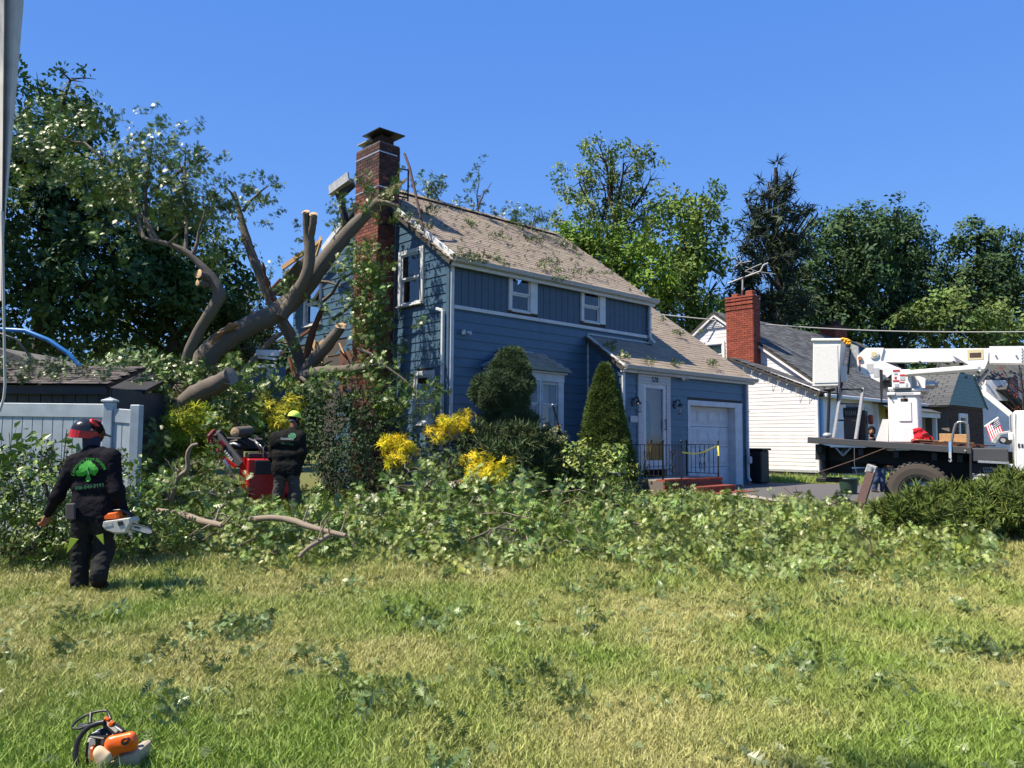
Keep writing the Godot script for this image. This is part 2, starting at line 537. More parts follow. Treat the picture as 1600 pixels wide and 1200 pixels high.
# Sheathing behind the boards, cut out round the openings; top(x) is its upper edge.
func sheathing(parent: Node, xf: Transform3D, x0: float, x1: float, y0: float, top: Callable, holes: Array, thick: float, m: Material, breaks := []) -> void:
	var xs := [x0, x1]
	for o in holes:
		xs.append(o[0]); xs.append(o[1])
	xs.append_array(breaks)
	xs.sort()
	var b := mb()
	for i in xs.size() - 1:
		var a: float = xs[i]
		var e: float = xs[i + 1]
		if e - a < 0.002 or a < x0 - 0.001 or e > x1 + 0.001: continue
		var cuts := []
		for o in holes:
			if o[0] < e - 0.001 and o[1] > a + 0.001: cuts.append([o[2], o[3]])
		cuts.sort()
		var lo := y0
		for c in cuts:
			if c[0] > lo: b.prism([Vector2(a, lo), Vector2(e, lo), Vector2(e, c[0]), Vector2(a, c[0])], thick, xf * Transform3D(Basis(), Vector3(0, 0, -thick)))
			lo = c[1]
		b.prism([Vector2(a, lo), Vector2(e, lo), Vector2(e, top.call(e)), Vector2(a, top.call(a))], thick, xf * Transform3D(Basis(), Vector3(0, 0, -thick)))
	obj("sheathing", b, m, parent)

# Double-hung window: x centre, y sill, z out; opening w by h.
func window(parent: Node, xf: Transform3D, w: float, h: float, trim: float, m: Material, sill := true, wide_right := 0.0) -> Node3D:
	var o := part("window", parent)
	o.transform = xf
	var f := mb()
	f.span(Vector3(-w / 2 - trim, -0.02, -0.06), Vector3(-w / 2, h + trim, 0.05), 0.006)
	f.span(Vector3(w / 2, -0.02, -0.06), Vector3(w / 2 + trim + wide_right, h + trim, 0.05), 0.006)
	f.span(Vector3(-w / 2, h, -0.06), Vector3(w / 2, h + trim, 0.048), 0.006)
	f.span(Vector3(-w / 2, -0.04, -0.06), Vector3(w / 2, 0.0, 0.047), 0.004)
	obj("frame", f, m, o)
	if sill: obj("sill", mb().span(Vector3(-w / 2 - trim - 0.02, -0.075, -0.04), Vector3(w / 2 + trim + 0.02, -0.042, 0.085), 0.006), m, o)
	for k in 2:
		var s := mb()
		var y0 := h * 0.5 * k
		var z := -0.03 + 0.026 * k
		var r := 0.04
		s.span(Vector3(-w / 2 + 0.003, y0, z), Vector3(-w / 2 + r, y0 + h * 0.5, z + 0.024))
		s.span(Vector3(w / 2 - r, y0, z), Vector3(w / 2 - 0.003, y0 + h * 0.5, z + 0.024))
		s.span(Vector3(-w / 2 + r, y0, z + 0.001), Vector3(w / 2 - r, y0 + r, z + 0.023))
		s.span(Vector3(-w / 2 + r, y0 + h * 0.5 - r, z + 0.001), Vector3(w / 2 - r, y0 + h * 0.5, z + 0.023))
		obj("sash", s, m, o)
		obj("pane", mb().span(Vector3(-w / 2 + r, y0 + r, z + 0.009), Vector3(w / 2 - r, y0 + h * 0.5 - r, z + 0.013)), M.glass, o)
	return o

# Shingles on a slope: p0 lower-left corner, along the eave, up the slope (both whole lengths), clip(u, v) says what is covered.
func shingle_xfs(p0: Vector3, along: Vector3, up: Vector3, tab: float, course: float, clip = null, jitter := 0.012) -> Array:
	var out := []
	var a := along.normalized()
	var s := up.normalized()
	var nrm := a.cross(s).normalized()
	var rows := int(up.length() / course)
	var cols := int(along.length() / tab)
	for r in rows:
		for c in cols + 1:
			var u := (c - (0.5 if r % 2 else 0.0) + 0.5) * tab + rf(-jitter, jitter)
			u = clampf(u, tab * 0.4, along.length() - tab * 0.4)
			var w := (r + 0.5) * course
			if clip and not clip.call(u, w): continue
			var lift := 0.010 + rf(0.0, 0.005)
			var bas := Basis(a, s.rotated(a, -0.045 + rf(-0.012, 0.008)), nrm)
			out.append(Transform3D(bas, p0 + a * u + s * (w + rf(-jitter, jitter) * 0.5) + nrm * lift))
	return out

func shingle_mesh(tab: float, course: float) -> ArrayMesh:
	return mb().box(Vector3.ZERO, Vector3(tab - 0.008, course * 1.35, 0.010)).mesh()

# Bricks on an upright rectangle: x along, y up, z out; the frame's origin is its lower-left corner.
func brick_xfs(xf: Transform3D, w: float, h: float, bw := 0.205, bh := 0.067, gap := 0.011, skip = null) -> Array:
	var out := []
	var rows := int(h / (bh + gap))
	for r in rows:
		var n := maxi(1, roundi(w / (bw + gap)))
		var step := w / n
		var off := 0.0 if r % 2 == 0 else -0.5
		var k := 0
		while k + off < n - 0.01:
			var x0 := maxf(0.0, (k + off) * step)
			var x1 := minf(w, (k + off + 1) * step)
			k += 1
			if x1 - x0 < 0.04: continue
			var ctr := Vector3((x0 + x1) * 0.5, (r + 0.5) * (bh + gap), 0)
			if skip and skip.call(ctr): continue
			out.append(xf * Transform3D(Basis.from_scale(Vector3((x1 - x0 - gap) / bw, 1, 1)), ctr + Vector3(0, 0, rf(-0.003, 0.003))))
	return out

func brick_mesh(bw := 0.205, bh := 0.067) -> ArrayMesh:
	return mb().box(Vector3.ZERO, Vector3(bw, bh, 0.03)).mesh()

# ---- the blue house; its own axes: x along the front, y up, z outwards from the front wall
func make_house() -> void:
	var A := Vector3(-1.3142, 0, -16.0102)
	var H := thing("blue_house", "blue clapboard two-storey house with its left end crushed by a fallen tree", "house", A, YAW)
	var L := 6.90
	var G := 0.28                 # ground at its foot
	var EY := 5.42                # main eave
	var RZ := -3.35
	var RY := 7.80
	var S := (RY - EY) / -RZ
	var BACK := -6.9
	var front := Transform3D()
	var gable := Transform3D(Basis(Vector3(0, 0, 1), Vector3.UP, Vector3(-1, 0, 0)), Vector3.ZERO)     # its x runs towards the front
	# front wall, upright boards above, lapped boards below
	var wf := part("front_wall", H)
	var fh := [[1.75, 2.33, 4.52, 5.28], [4.20, 4.80, 4.54, 5.28], [1.0, 3.1, 1.95, 3.05]]
	sheathing(wf, front, 0.02, L - 0.01, G, func(_x): return EY - 0.04, fh, 0.1, M.inside)
	siding(wf, front, G + 0.10, 4.33, 0.196, func(_y): return [0.1, 4.38] if _y < 4.0 else [0.1, L - 0.1], [fh[2]], M.siding)
	var groups := [[0.10, 1.62], [2.58, 4.06], [5.04, L - 0.12]]
	for g in groups:
		var n := roundi((g[1] - g[0]) / 0.2)
		for k in n:
			var x0: float = lerpf(g[0], g[1], float(k) / n)
			obj("board", mb().span(Vector3(x0 + 0.004, 4.43, 0.0), Vector3(x0 + (g[1] - g[0]) / n - 0.004, 5.34, 0.019 + rf(0, 0.003)), 0.004), M.board, wf)
	obj("trim_band", mb().span(Vector3(0.09, 4.345, 0.0), Vector3(L - 0.1, 4.425, 0.04), 0.004), M.white, wf)
	obj("corner_board", mb().span(Vector3(0.0, G + 0.05, -0.02), Vector3(0.09, 5.36, 0.032), 0.006), M.white, wf)
	obj("corner_board", mb().span(Vector3(L - 0.1, 4.3, -0.08), Vector3(L, 5.36, 0.03), 0.006), M.siding, wf)
	window(wf, Transform3D(Basis(), Vector3(2.04, 4.52, 0.01)), 0.58, 0.76, 0.10, M.white, false, 0.13)
	window(wf, Transform3D(Basis(), Vector3(4.50, 4.54, 0.01)), 0.60, 0.76, 0.10, M.white, false, 0.12)
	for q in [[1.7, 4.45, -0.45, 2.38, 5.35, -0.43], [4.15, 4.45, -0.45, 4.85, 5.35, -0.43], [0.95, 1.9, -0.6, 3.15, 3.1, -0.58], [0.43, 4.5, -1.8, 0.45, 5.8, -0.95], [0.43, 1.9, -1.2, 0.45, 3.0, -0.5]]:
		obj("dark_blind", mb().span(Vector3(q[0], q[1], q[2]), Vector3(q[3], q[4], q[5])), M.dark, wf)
	# right side of the upper box
	var side := Transform3D(Basis(Vector3(0, 0, -1), Vector3.UP, Vector3(1, 0, 0)), Vector3(L, 0, 0))
	var wr := part("side_wall", H)
	sheathing(wr, side, 0.0, -BACK, 3.0, func(x): return EY + S * (x if x < -RZ else -2 * RZ - x) - 0.06, [], 0.1, M.inside, [-RZ])
	siding(wr, side, 4.2, 7.6, 0.196, func(y): return [maxf(0.0, (y - EY + 0.06) / S), minf(-BACK, -2 * RZ - (y - EY + 0.06) / S)], [], M.siding)
	# sunlit gable wall
	var wg := part("gable_wall", H)
	var rake := func(x): return EY + S * ((-x) if x > RZ else (x - 2 * RZ)) - 0.05
	var gh := [[-1.74, -1.00, 4.62, 5.74], [-1.12, -0.56, 1.95, 2.96], [-6.15, -5.42, 4.62, 5.70]]
	sheathing(wg, gable, -5.2, -0.02, G, rake, [gh[0], gh[1]], 0.1, M.inside, [RZ])
	sheathing(wg, gable, BACK, -5.2, 4.0, rake, [gh[2]], 0.1, M.inside)
	siding(wg, gable, G + 0.1, 7.6, 0.196, func(y): return [(BACK if y > 4.0 else -4.3 - 0.4 * sin(y * 9.0)) if y < EY - 0.2 else maxf(BACK, 2 * RZ + (y - EY + 0.06) / S), -0.10 if y < EY - 0.1 else -(y - EY + 0.06) / S], [gh[0], gh[1], gh[2], [-3.12, -2.08, 0.0, 9.0]], M.siding)
	obj("corner_board", mb().span(Vector3(-0.032, G + 0.05, -0.11), Vector3(-0.001, 5.3, -0.0), 0.005), M.siding, wg)
	for k in 3:
		var h: Array = gh[k]
		window(wg, gable * Transform3D(Basis(), Vector3((h[0] + h[1]) * 0.5, h[2], 0.012)), h[1] - h[0], h[3] - h[2], 0.10, M.white)
	# white rake boards and soffit return
	var rk := mb()
	rk.bar(Vector3(-0.06, EY - 0.02, 0.16), Vector3(-0.06, RY - 0.02 - 0.16 * 0, RZ), 0.05, 0.17, 0.006)
	obj("rake_board", rk, M.white, wg)
	obj("rake_board", mb().bar(Vector3(-0.06, RY - 0.4, RZ - 0.3), Vector3(-0.06, EY + 1.1, BACK + 1.6), 0.05, 0.16, 0.006), M.white, wg)
	# main roof
	var roof := part("roof", H)
	var ev := Vector3(-0.14, EY + 0.03 - S * 0.17, 0.17)
	var upv := Vector3(0, RY + 0.03 - ev.y, RZ - ev.z)
	var len := L + 0.14 + 0.14
	var deck := mb()
	var nrm := Vector3(1, 0, 0).cross(upv).normalized()
	deck.box(ev + Vector3(len / 2, 0, 0) + upv * 0.5 - nrm * 0.05, Vector3(len, upv.length(), 0.1), Basis(Vector3.RIGHT, upv.normalized(), nrm))
	var bk := Vector3(0, EY - 0.1 - RY, BACK - 0.2 - RZ)
	var bn := bk.cross(Vector3.RIGHT).normalized()
	deck.box(Vector3(3.1 + 0.55, RY, RZ) + bk * 0.5 - bn * 0.06, Vector3(len - 1.1, bk.length(), 0.1), Basis(Vector3.RIGHT, bk.normalized(), -bn))
	obj("roof_deck", deck, M.inside, roof)
	var sm := shingle_mesh(0.305, 0.143)
	var xfs := shingle_xfs(ev, Vector3(len, 0, 0), upv, 0.305, 0.143, func(u, w): return not (u < 0.36 and w > 2.3 and w < 3.8))
	# wing roof: from its eave up past the front wall, then on beside the upper box
	var WX := 4.40
	var WE := 10.14
	var WZ := 1.07
	var WY := 3.40
	var ev2 := Vector3(WX - 0.12, WY + 0.03 - S * 0.15, WZ + 0.15)
	var top2 := Vector3(ev2.x, WY + S * (WZ + 3.3), -3.3)
	var up2 := top2 - ev2
	var nr2 := Vector3(1, 0, 0).cross(up2).normalized()
	var len2 := WE + 0.28 - ev2.x
	var cutw := (WZ + 0.15) / up2.normalized().dot(Vector3(0, 0, -1))
	var d2 := mb()
	d2.box(ev2 + Vector3(len2 / 2, 0, 0) + up2.normalized() * cutw * 0.5 - nr2 * 0.05, Vector3(len2, cutw, 0.1), Basis(Vector3.RIGHT, up2.normalized(), nr2))
	var rest := up2.length() - cutw
	var wid := WE + 0.28 - L
	d2.box(Vector3(L + wid * 0.5, ev2.y, ev2.z) + up2.normalized() * (cutw + rest * 0.5) - nr2 * 0.05, Vector3(wid, rest, 0.1), Basis(Vector3.RIGHT, up2.normalized(), nr2))
	var down := Vector3(0, -2.2, -3.0)
	d2.box(Vector3(L + wid * 0.5, top2.y, top2.z) + down * 0.5, Vector3(wid, down.length(), 0.1), Basis(Vector3.RIGHT, down.normalized(), Vector3.RIGHT.cross(down.normalized())))
	obj("roof_deck", d2, M.inside, roof)
	xfs.append_array(shingle_xfs(ev2, Vector3(len2, 0, 0), up2, 0.305, 0.143, func(u, w): return w < cutw or ev2.x + u > L + 0.06))
	# bay window roof is part of the same covering but darker with shade
	pieces("shingle", [sm], M.roofmat, xfs, 300, roof)
	var cap_ := []
	var x := 0.15
	while x < L:
		cap_.append(Transform3D(Basis(Vector3.RIGHT, deg_to_rad(2.0)), Vector3(x, RY + 0.055 + rf(0, 0.006), RZ)))
		x += 0.15
	stuff(many("ridge_caps", mb().box(Vector3(0, 0, 0.07), Vector3(0.20, 0.012, 0.17), Basis(Vector3.RIGHT, deg_to_rad(33))).box(Vector3(0, 0, -0.07), Vector3(0.20, 0.012, 0.17), Basis(Vector3.RIGHT, deg_to_rad(-33))).mesh(), M.roofmat[1], cap_, [], roof))
	# bright torn patch of bare wood beside the chimney
	obj("bare_boards", mb().box(Vector3(0.42, RY - 0.20, RZ + 0.34), Vector3(0.5, 0.42, 0.02), Basis(Vector3.RIGHT, upv.normalized(), nrm)).box(Vector3(0.8, RY - 0.30, RZ + 0.46), Vector3(0.4, 0.22, 0.02), Basis(Vector3.RIGHT, upv.normalized(), nrm).rotated(nrm, 0.2)), M.cut, roof)
	# eaves: fascia, soffit, gutter
	var gprof := [Vector2(0, 0), Vector2(0.10, 0.02), Vector2(0.125, 0.11), Vector2(0.115, 0.115), Vector2(0.095, 0.03), Vector2(0.01, 0.012), Vector2(0.01, 0.115), Vector2(0, 0.115)]
	var run := Basis(Vector3(0, 0, 1), Vector3.UP, Vector3(-1, 0, 0))
	var g1 := part("gutter", H)
	obj("trough", mb().prism(gprof, L + 0.22, Transform3D(run, Vector3(L + 0.14, EY - 0.135, 0.165))), M.gutter, g1)
	obj("fascia", mb().span(Vector3(-0.08, EY - 0.20, 0.10), Vector3(L + 0.1, EY - 0.02, 0.16), 0.004), M.white, g1)
	obj("soffit", mb().span(Vector3(-0.06, EY - 0.075, 0.0), Vector3(L + 0.08, EY - 0.055, 0.10)), M.white, g1)
	var g2 := part("gutter", H)
	obj("trough", mb().prism(gprof, WE - WX + 0.36, Transform3D(run, Vector3(WE + 0.25, WY - 0.135, WZ + 0.135))), M.gutter, g2)
	obj("fascia", mb().span(Vector3(WX - 0.1, WY - 0.19, WZ + 0.03), Vector3(WE + 0.2, WY - 0.02, WZ + 0.13), 0.004), M.white, g2)
	var spout := func(pts: Array):
		var d := part("downspout", H)
		var b := mb()
		for i in pts.size() - 1: b.bar(pts[i], pts[i + 1], 0.075, 0.06, 0.008, Vector3(0, 0, 1))
		obj("pipe", b, M.white, d)
		var s := mb()
		for yy in [0.3, 0.75]:
			var p: Vector3 = lerp(pts[0], pts[pts.size() - 2], yy)
			s.box(p, Vector3(0.14, 0.03, 0.07))
		obj("strap", s, M.gutter, d)
	spout.call([Vector3(L - 0.05, EY - 0.15, 0.085), Vector3(L - 0.05, 4.36, 0.085), Vector3(L + 0.06, 4.22, 0.16)])
	spout.call([Vector3(WE - 0.12, WY - 0.15, WZ + 0.075), Vector3(WE - 0.12, 0.55, WZ + 0.075), Vector3(WE - 0.10, 0.45, WZ + 0.14)])
	spout.call([Vector3(-0.075, 4.30, -0.14), Vector3(-0.075, 0.5, -0.14), Vector3(-0.14, 0.4, -0.14)])
	obj("spout_elbow", mb().bar(Vector3(-0.075, 4.30, -0.14), Vector3(-0.10, 4.36, -0.34), 0.06, 0.06, 0.008), M.white, H)
	# wing walls
	var ww := part("wing_wall", H)
	var wx := Transform3D(Basis(), Vector3(0, 0, WZ))
	var hole := [[4.96, 6.30, G, 3.28], [7.10, 9.82, G, 2.66]]
	sheathing(ww, wx, WX + 0.02, WE, G, func(_x): return WY - 0.06, hole, 0.1, M.inside)
	siding(ww, wx, G + 0.1, WY - 0.1, 0.196, func(_y): return [WX + 0.09, WE - 0.06], hole, M.siding)
	obj("corner_board", mb().span(Vector3(WX, G, WZ - 0.03), Vector3(WX + 0.09, WY - 0.06, WZ + 0.03), 0.006), M.white, ww)
	obj("corner_board", mb().span(Vector3(WE - 0.07, G, WZ - 0.03), Vector3(WE, WY - 0.06, WZ + 0.028), 0.006), M.siding, ww)
	var ret := Transform3D(Basis(Vector3(0, 0, 1), Vector3.UP, Vector3(-1, 0, 0)), Vector3(WX, 0, 0))
	sheathing(ww, ret, 0.0, WZ - 0.1, G, func(xx): return WY + S * (WZ - xx) - 0.08, [], 0.1, M.inside)
	siding(ww, ret, G + 0.1, 4.1, 0.196, func(y): return [0.035, WZ - 0.02 if y < WY - 0.1 else maxf(0.03, WZ - (y - WY + 0.1) / S)], [], M.siding)
	obj("inner_corner", mb().span(Vector3(WX - 0.045, G, 0.0), Vector3(WX - 0.0, 4.1, 0.035)), M.white, ww)
	obj("rake_board", mb().bar(Vector3(WX - 0.07, WY - 0.09, WZ + 0.13), Vector3(WX - 0.07, WY + S * WZ - 0.02, 0.02), 0.05, 0.13, 0.005), M.white, ww)
	obj("flashing", mb().span(Vector3(WX - 0.05, WY + S * WZ + 0.05, 0.0), Vector3(L, WY + S * WZ + 0.09, 0.03)), M.gutter, ww)
	var end := Transform3D(Basis(Vector3(0, 0, -1), Vector3.UP, Vector3(1, 0, 0)), Vector3(WE, 0, WZ))
	sheathing(ww, end, 0.1, 7.0, G, func(xx): return WY + S * (xx if xx < 4.37 else 8.74 - xx) - 0.08, [], 0.1, M.siding, [4.37])
	# back wall and foundation
	obj("back_wall", mb().span(Vector3(1.6, G, BACK - 0.1), Vector3(WE, EY - 0.15, BACK)), M.siding, H)
	obj("foundation", mb().span(Vector3(0.04, -0.3, -5.0), Vector3(L, G + 0.08, -0.03)).span(Vector3(WX + 0.03, -0.3, -0.02), Vector3(7.05, G + 0.09, WZ - 0.03)).span(Vector3(9.83, -0.3, -3.0), Vector3(WE - 0.03, G + 0.09, WZ - 0.031)), M.concrete, H)
	obj("floor_slab", mb().span(Vector3(0.15, 3.25, BACK + 0.1), Vector3(L - 0.15, 3.4, -0.12)), M.inside, H)
	make_entry(H, WZ)
	make_bay(H)
	make_chimney(H)
	make_wreck(H)
	# small fittings
	var lites := [Vector3(0.36, 3.87, 0.05), Vector3(6.86, 3.22, WZ + 0.05)]
	for p in lites:
		var s := part("security_light", H)
		obj("base", mb().disc(p - Vector3(0, 0, 0.02), Vector3(0, 0, 1), 0.05, 0.03), M.white, s)
		for k in [-1, 1]:
			obj("lamp_head", mb().lathe([Vector2(0.0, 0), Vector2(0.028, 0.01), Vector2(0.045, 0.10), Vector2(0.0, 0.09)], 12, Transform3D(Basis(Vector3.RIGHT, 1.9).rotated(Vector3.UP, k * 0.6), p + Vector3(k * 0.05, 0.0, 0.02))), M.white, s)
	obj("meter_box", mb().span(Vector3(9.93, 0.95, WZ + 0.10), Vector3(10.06, 1.15, WZ + 0.19), 0.02), M.labelgrey, H)

func make_entry(H: Node3D, WZ: float) -> void:
	var D := part("front_door", H)
	var z := WZ
	# old white surround with its crown and number board
	var s := mb()
	s.span(Vector3(4.96, 0.30, z - 0.1), Vector3(5.17, 3.20, z + 0.055), 0.008)
	s.span(Vector3(6.13, 0.30, z - 0.1), Vector3(6.30, 3.20, z + 0.055), 0.008)
	s.span(Vector3(5.172, 3.02, z - 0.1), Vector3(6.128, 3.20, z + 0.050), 0.006)
	for k in 3: s.span(Vector3(4.965, 2.985 + k * 0.075, z + 0.03), Vector3(6.295, 2.985 + k * 0.075 + 0.07, z + 0.062 + 0.002 * k), 0.006)
	obj("surround", s, M.oldwhite, D)
	obj("crown", mb().span(Vector3(4.86, 3.215, z), Vector3(6.42, 3.27, z + 0.16), 0.012), M.oldwhite, D)
	var t := TextMesh.new()
	t.text = "578"
	var f := SystemFont.new()
	f.font_names = PackedStringArray(["Droid Sans"])
	t.font = f
	t.font_size = 32; t.pixel_size = 0.0052; t.depth = 0.01
	obj("house_number", t, M.black, D, Transform3D(Basis(), Vector3(5.62, 3.09, z + 0.072)))
	# storm door
	var a := 5.185
	var b := 6.115
	var lo := 0.96
	var hi := 3.0
	var fr := mb()
	for q in [[a, lo, a + 0.11, hi], [b - 0.11, lo, b, hi], [a + 0.11, hi - 0.12, b - 0.11, hi], [a + 0.11, lo, b - 0.11, lo + 0.14]]:
		fr.span(Vector3(q[0], q[1], z - 0.02), Vector3(q[2], q[3], z + 0.035), 0.005)
	obj("storm_frame", fr, M.white, D)
	obj("glass", mb().span(Vector3(a + 0.11, lo + 0.14, z), Vector3(b - 0.11, hi - 0.12, z + 0.006)), M.glass, D)
	obj("wooden_door", mb().span(Vector3(a, lo, z - 0.16), Vector3(b, hi, z - 0.12)), M.doorwood, D)
	obj("oval_glass", mb().ball(Vector3((a + b) / 2 - 0.1, 2.05, z - 0.118), Vector3(0.15, 0.55, 0.012), 24, 8), M.iron, D)
	obj("door_handle", mb().bar(Vector3(b - 0.05, 1.85, z + 0.075), Vector3(b - 0.05, 2.12, z + 0.075), 0.02, 0.02).bar(Vector3(b - 0.05, 1.87, z + 0.03), Vector3(b - 0.05, 1.87, z + 0.08), 0.02, 0.02).bar(Vector3(b - 0.05, 2.1, z + 0.03), Vector3(b - 0.05, 2.1, z + 0.08), 0.02, 0.02), M.iron, D)
	obj("knob", mb().ball(Vector3(b - 0.2, 1.9, z - 0.1), Vector3(0.03, 0.03, 0.03), 10, 6), M.brass, D)
	obj("threshold", mb().span(Vector3(4.97, 0.88, z - 0.1), Vector3(6.29, 0.95, z + 0.12), 0.006), M.oldwhite, D)
	# lanterns either side, mail slot plate
	for p in [Vector3(4.80, 2.46, z + 0.02), Vector3(6.52, 2.46, z + 0.02)]:
		var l := part("wall_lantern", H)
		obj("back_plate", mb().box(p + Vector3(0, 0.05, 0.005), Vector3(0.11, 0.20, 0.03), Basis(), 0.01), M.iron, l)
		obj("arm", mb().tube([p + Vector3(0, 0.1, 0.01), p + Vector3(0, 0.17, 0.07), p + Vector3(0, 0.16, 0.15), p + Vector3(0, 0.08, 0.17)], [0.014], 8), M.iron, l)
		obj("lantern_cap", mb().lathe([Vector2(0.075, 0.0), Vector2(0.06, 0.03), Vector2(0.02, 0.08), Vector2(0.0, 0.1)], 6, Transform3D(Basis(), p + Vector3(0, 0.0, 0.17))), M.iron, l)
		obj("lantern_glass", mb().lathe([Vector2(0.0, -0.18), Vector2(0.04, -0.18), Vector2(0.062, 0.0)], 6, Transform3D(Basis(), p + Vector3(0, 0.0, 0.17))), M.glass, l)
		obj("candle_tube", mb().tube([p + Vector3(0, -0.17, 0.17), p + Vector3(0, -0.06, 0.17)], [0.015], 8), M.white, l)
		obj("lantern_base", mb().box(p + Vector3(0, -0.19, 0.17), Vector3(0.09, 0.02, 0.09)), M.iron, l)
	obj("address_plaque", mb().span(Vector3(4.66, 2.02, z + 0.02), Vector3(4.95, 2.18, z + 0.05), 0.01), M.labelgrey, H)
	# brick porch, steps and the two railings
	var P := thing("brick_steps", "red brick porch with two steps below the front door", "steps", H.position, YAW)
	var core := mb()
	core.span(Vector3(4.55, 0.1, z + 0.06), Vector3(7.0, 0.66, z + 1.06))
	core.span(Vector3(5.35, 0.1, z + 1.06), Vector3(7.0, 0.47, z + 1.40))
	core.span(Vector3(5.35, 0.1, z + 1.40), Vector3(7.3, 0.34, z + 1.78))
	obj("core", core, M.mortar, P)
	var tops := []
	var edge := func(x0: float, x1: float, yt: float, z0: float, z1: float):
		var n := roundi((x1 - x0) / 0.078)
		for k in n:
			var xx := lerpf(x0, x1, (k + 0.5) / n)
			tops.append(Transform3D(Basis(Vector3.UP, PI / 2) * Basis.from_scale(Vector3((z1 - z0) / 0.205, 1.0, 2.2)), Vector3(xx, yt - 0.035 + rf(-0.003, 0.003), (z0 + z1) / 2)))
	edge.call(4.55, 7.0, 0.70, z + 0.86, z + 1.10)
	edge.call(5.35, 7.05, 0.52, z + 1.16, z + 1.44)
	edge.call(5.35, 7.35, 0.38, z + 1.52, z + 1.82)
	for q in [[4.55, 7.0, 0.2, 0.64, z + 1.075], [5.35, 7.3, 0.14, 0.32, z + 1.795], [5.35, 7.0, 0.3, 0.46, z + 1.415]]:
		tops.append_array(brick_xfs(Transform3D(Basis(), Vector3(q[0], q[2], q[4])), q[1] - q[0], q[3] - q[2]))
	pieces("brick", [brick_mesh()], M.bricksred, tops, 300, P)
	obj("porch_floor", mb().span(Vector3(4.56, 0.655, z + 0.07), Vector3(6.99, 0.69, z + 0.85)), M.concrete, P)
	var R := thing("iron_railing", "black wrought iron railing with scrollwork on the brick porch", "railing", H.position, YAW)
	var px := [[Vector3(4.62, 0.69, z + 1.0), Vector3(5.30, 0.69, z + 1.0)], [Vector3(6.92, 0.69, z + 0.12), Vector3(6.92, 0.69, z + 1.0)], [Vector3(5.45, 0.69, z + 1.02), Vector3(4.62, 0.69, z + 1.02)]]
	px = [[Vector3(4.62, 0.69, z + 1.0), Vector3(5.36, 0.69, z + 1.0)], [Vector3(6.92, 0.69, z + 0.1), Vector3(6.92, 0.69, z + 1.02)], [Vector3(4.62, 0.69, z + 0.1), Vector3(4.62, 0.69, z + 1.0)]]
	for s2 in px:
		var p0: Vector3 = s2[0]
		var p1: Vector3 = s2[1]
		obj("top_rail", mb().bar(p0 + Vector3(0, 0.80, 0), p1 + Vector3(0, 0.80, 0), 0.035, 0.02), M.iron, R)
		obj("bottom_rail", mb().bar(p0 + Vector3(0, 0.09, 0), p1 + Vector3(0, 0.09, 0), 0.03, 0.015), M.iron, R)
		var n := int(p0.distance_to(p1) / 0.115)
		for k in range(1, n):
			var q: Vector3 = p0.lerp(p1, float(k) / n)
			obj("baluster", mb().bar(q + Vector3(0, 0.09, 0), q + Vector3(0, 0.80, 0), 0.013, 0.013), M.iron, R)
		var mid := p0.lerp(p1, 0.5)
		var dir := (p1 - p0).normalized()
		for sg in [-1, 1]:
			for yy in [0.28, 0.58]:
				var pts := []
				for k in 14:
					var w := k * 0.55
					pts.append(mid + dir * sg * (0.015 + (0.10 - 0.006 * k) * sin(w) * 0.5 + 0.03) + Vector3(0, yy + 0.13 * cos(w) * (1.0 - k * 0.04), 0))
				obj("scroll", mb().tube(pts, [0.007], 5), M.iron, R)
		for e in [p0, p1]:
			obj("post", mb().bar(e, e + Vector3(0, 0.86, 0), 0.03, 0.03), M.iron, R)
			obj("ball", mb().ball(e + Vector3(0, 0.89, 0), Vector3.ONE * 0.032, 10, 6), M.iron, R)
	# strip of caution tape tied between the rails
	var tp := mb()
	var tpts := []
	for k in 9:
		var u := k / 8.0
		tpts.append(Vector3(5.36, 1.32, z + 1.02).lerp(Vector3(6.92, 1.47, z + 0.98), u) - Vector3(0, 0.10 * sin(u * PI), 0))
	for k in 8: tp.bar(tpts[k], tpts[k + 1], 0.004, 0.035, 0.0)
	tp.bar(Vector3(6.9, 1.47, z + 1.03), Vector3(6.88, 1.22, z + 1.05), 0.05, 0.004)
	var tape := obj("caution_tape", tp, M.yellow)
	tape.position = H.position; tape.rotation.y = YAW
	tag(tape, "pale yellow tape tied across the porch railings", "tape")
	# garage door: four rows of four raised panels
	var GD := part("garage_door", H)
	var jm := mb()
	jm.span(Vector3(7.10, 0.26, z - 0.25), Vector3(7.22, 2.62, z + 0.03), 0.006)
	jm.span(Vector3(9.44, 0.26, z - 0.25), Vector3(9.82, 2.62, z + 0.03), 0.006)
	jm.span(Vector3(7.10, 2.52, z - 0.25), Vector3(9.82, 2.66, z + 0.034), 0.006)
	obj("jamb", jm, M.white, GD)
	for r in 4:
		var y0 := 0.33 + r * 0.548
		obj("door_section", mb().span(Vector3(7.222, y0, z - 0.25), Vector3(9.438, y0 + 0.54, z - 0.20), 0.006), M.white, GD)
		for k in 4:
			var x0 := 7.30 + k * 0.535
			var pn := mb()
			pn.box(Vector3(x0 + 0.225, y0 + 0.27, z - 0.197), Vector3(0.44, 0.36, 0.016), Basis(), 0.007)
			pn.box(Vector3(x0 + 0.225, y0 + 0.27, z - 0.187), Vector3(0.33, 0.25, 0.018), Basis(), 0.008)
			obj("panel", pn, M.white, GD)

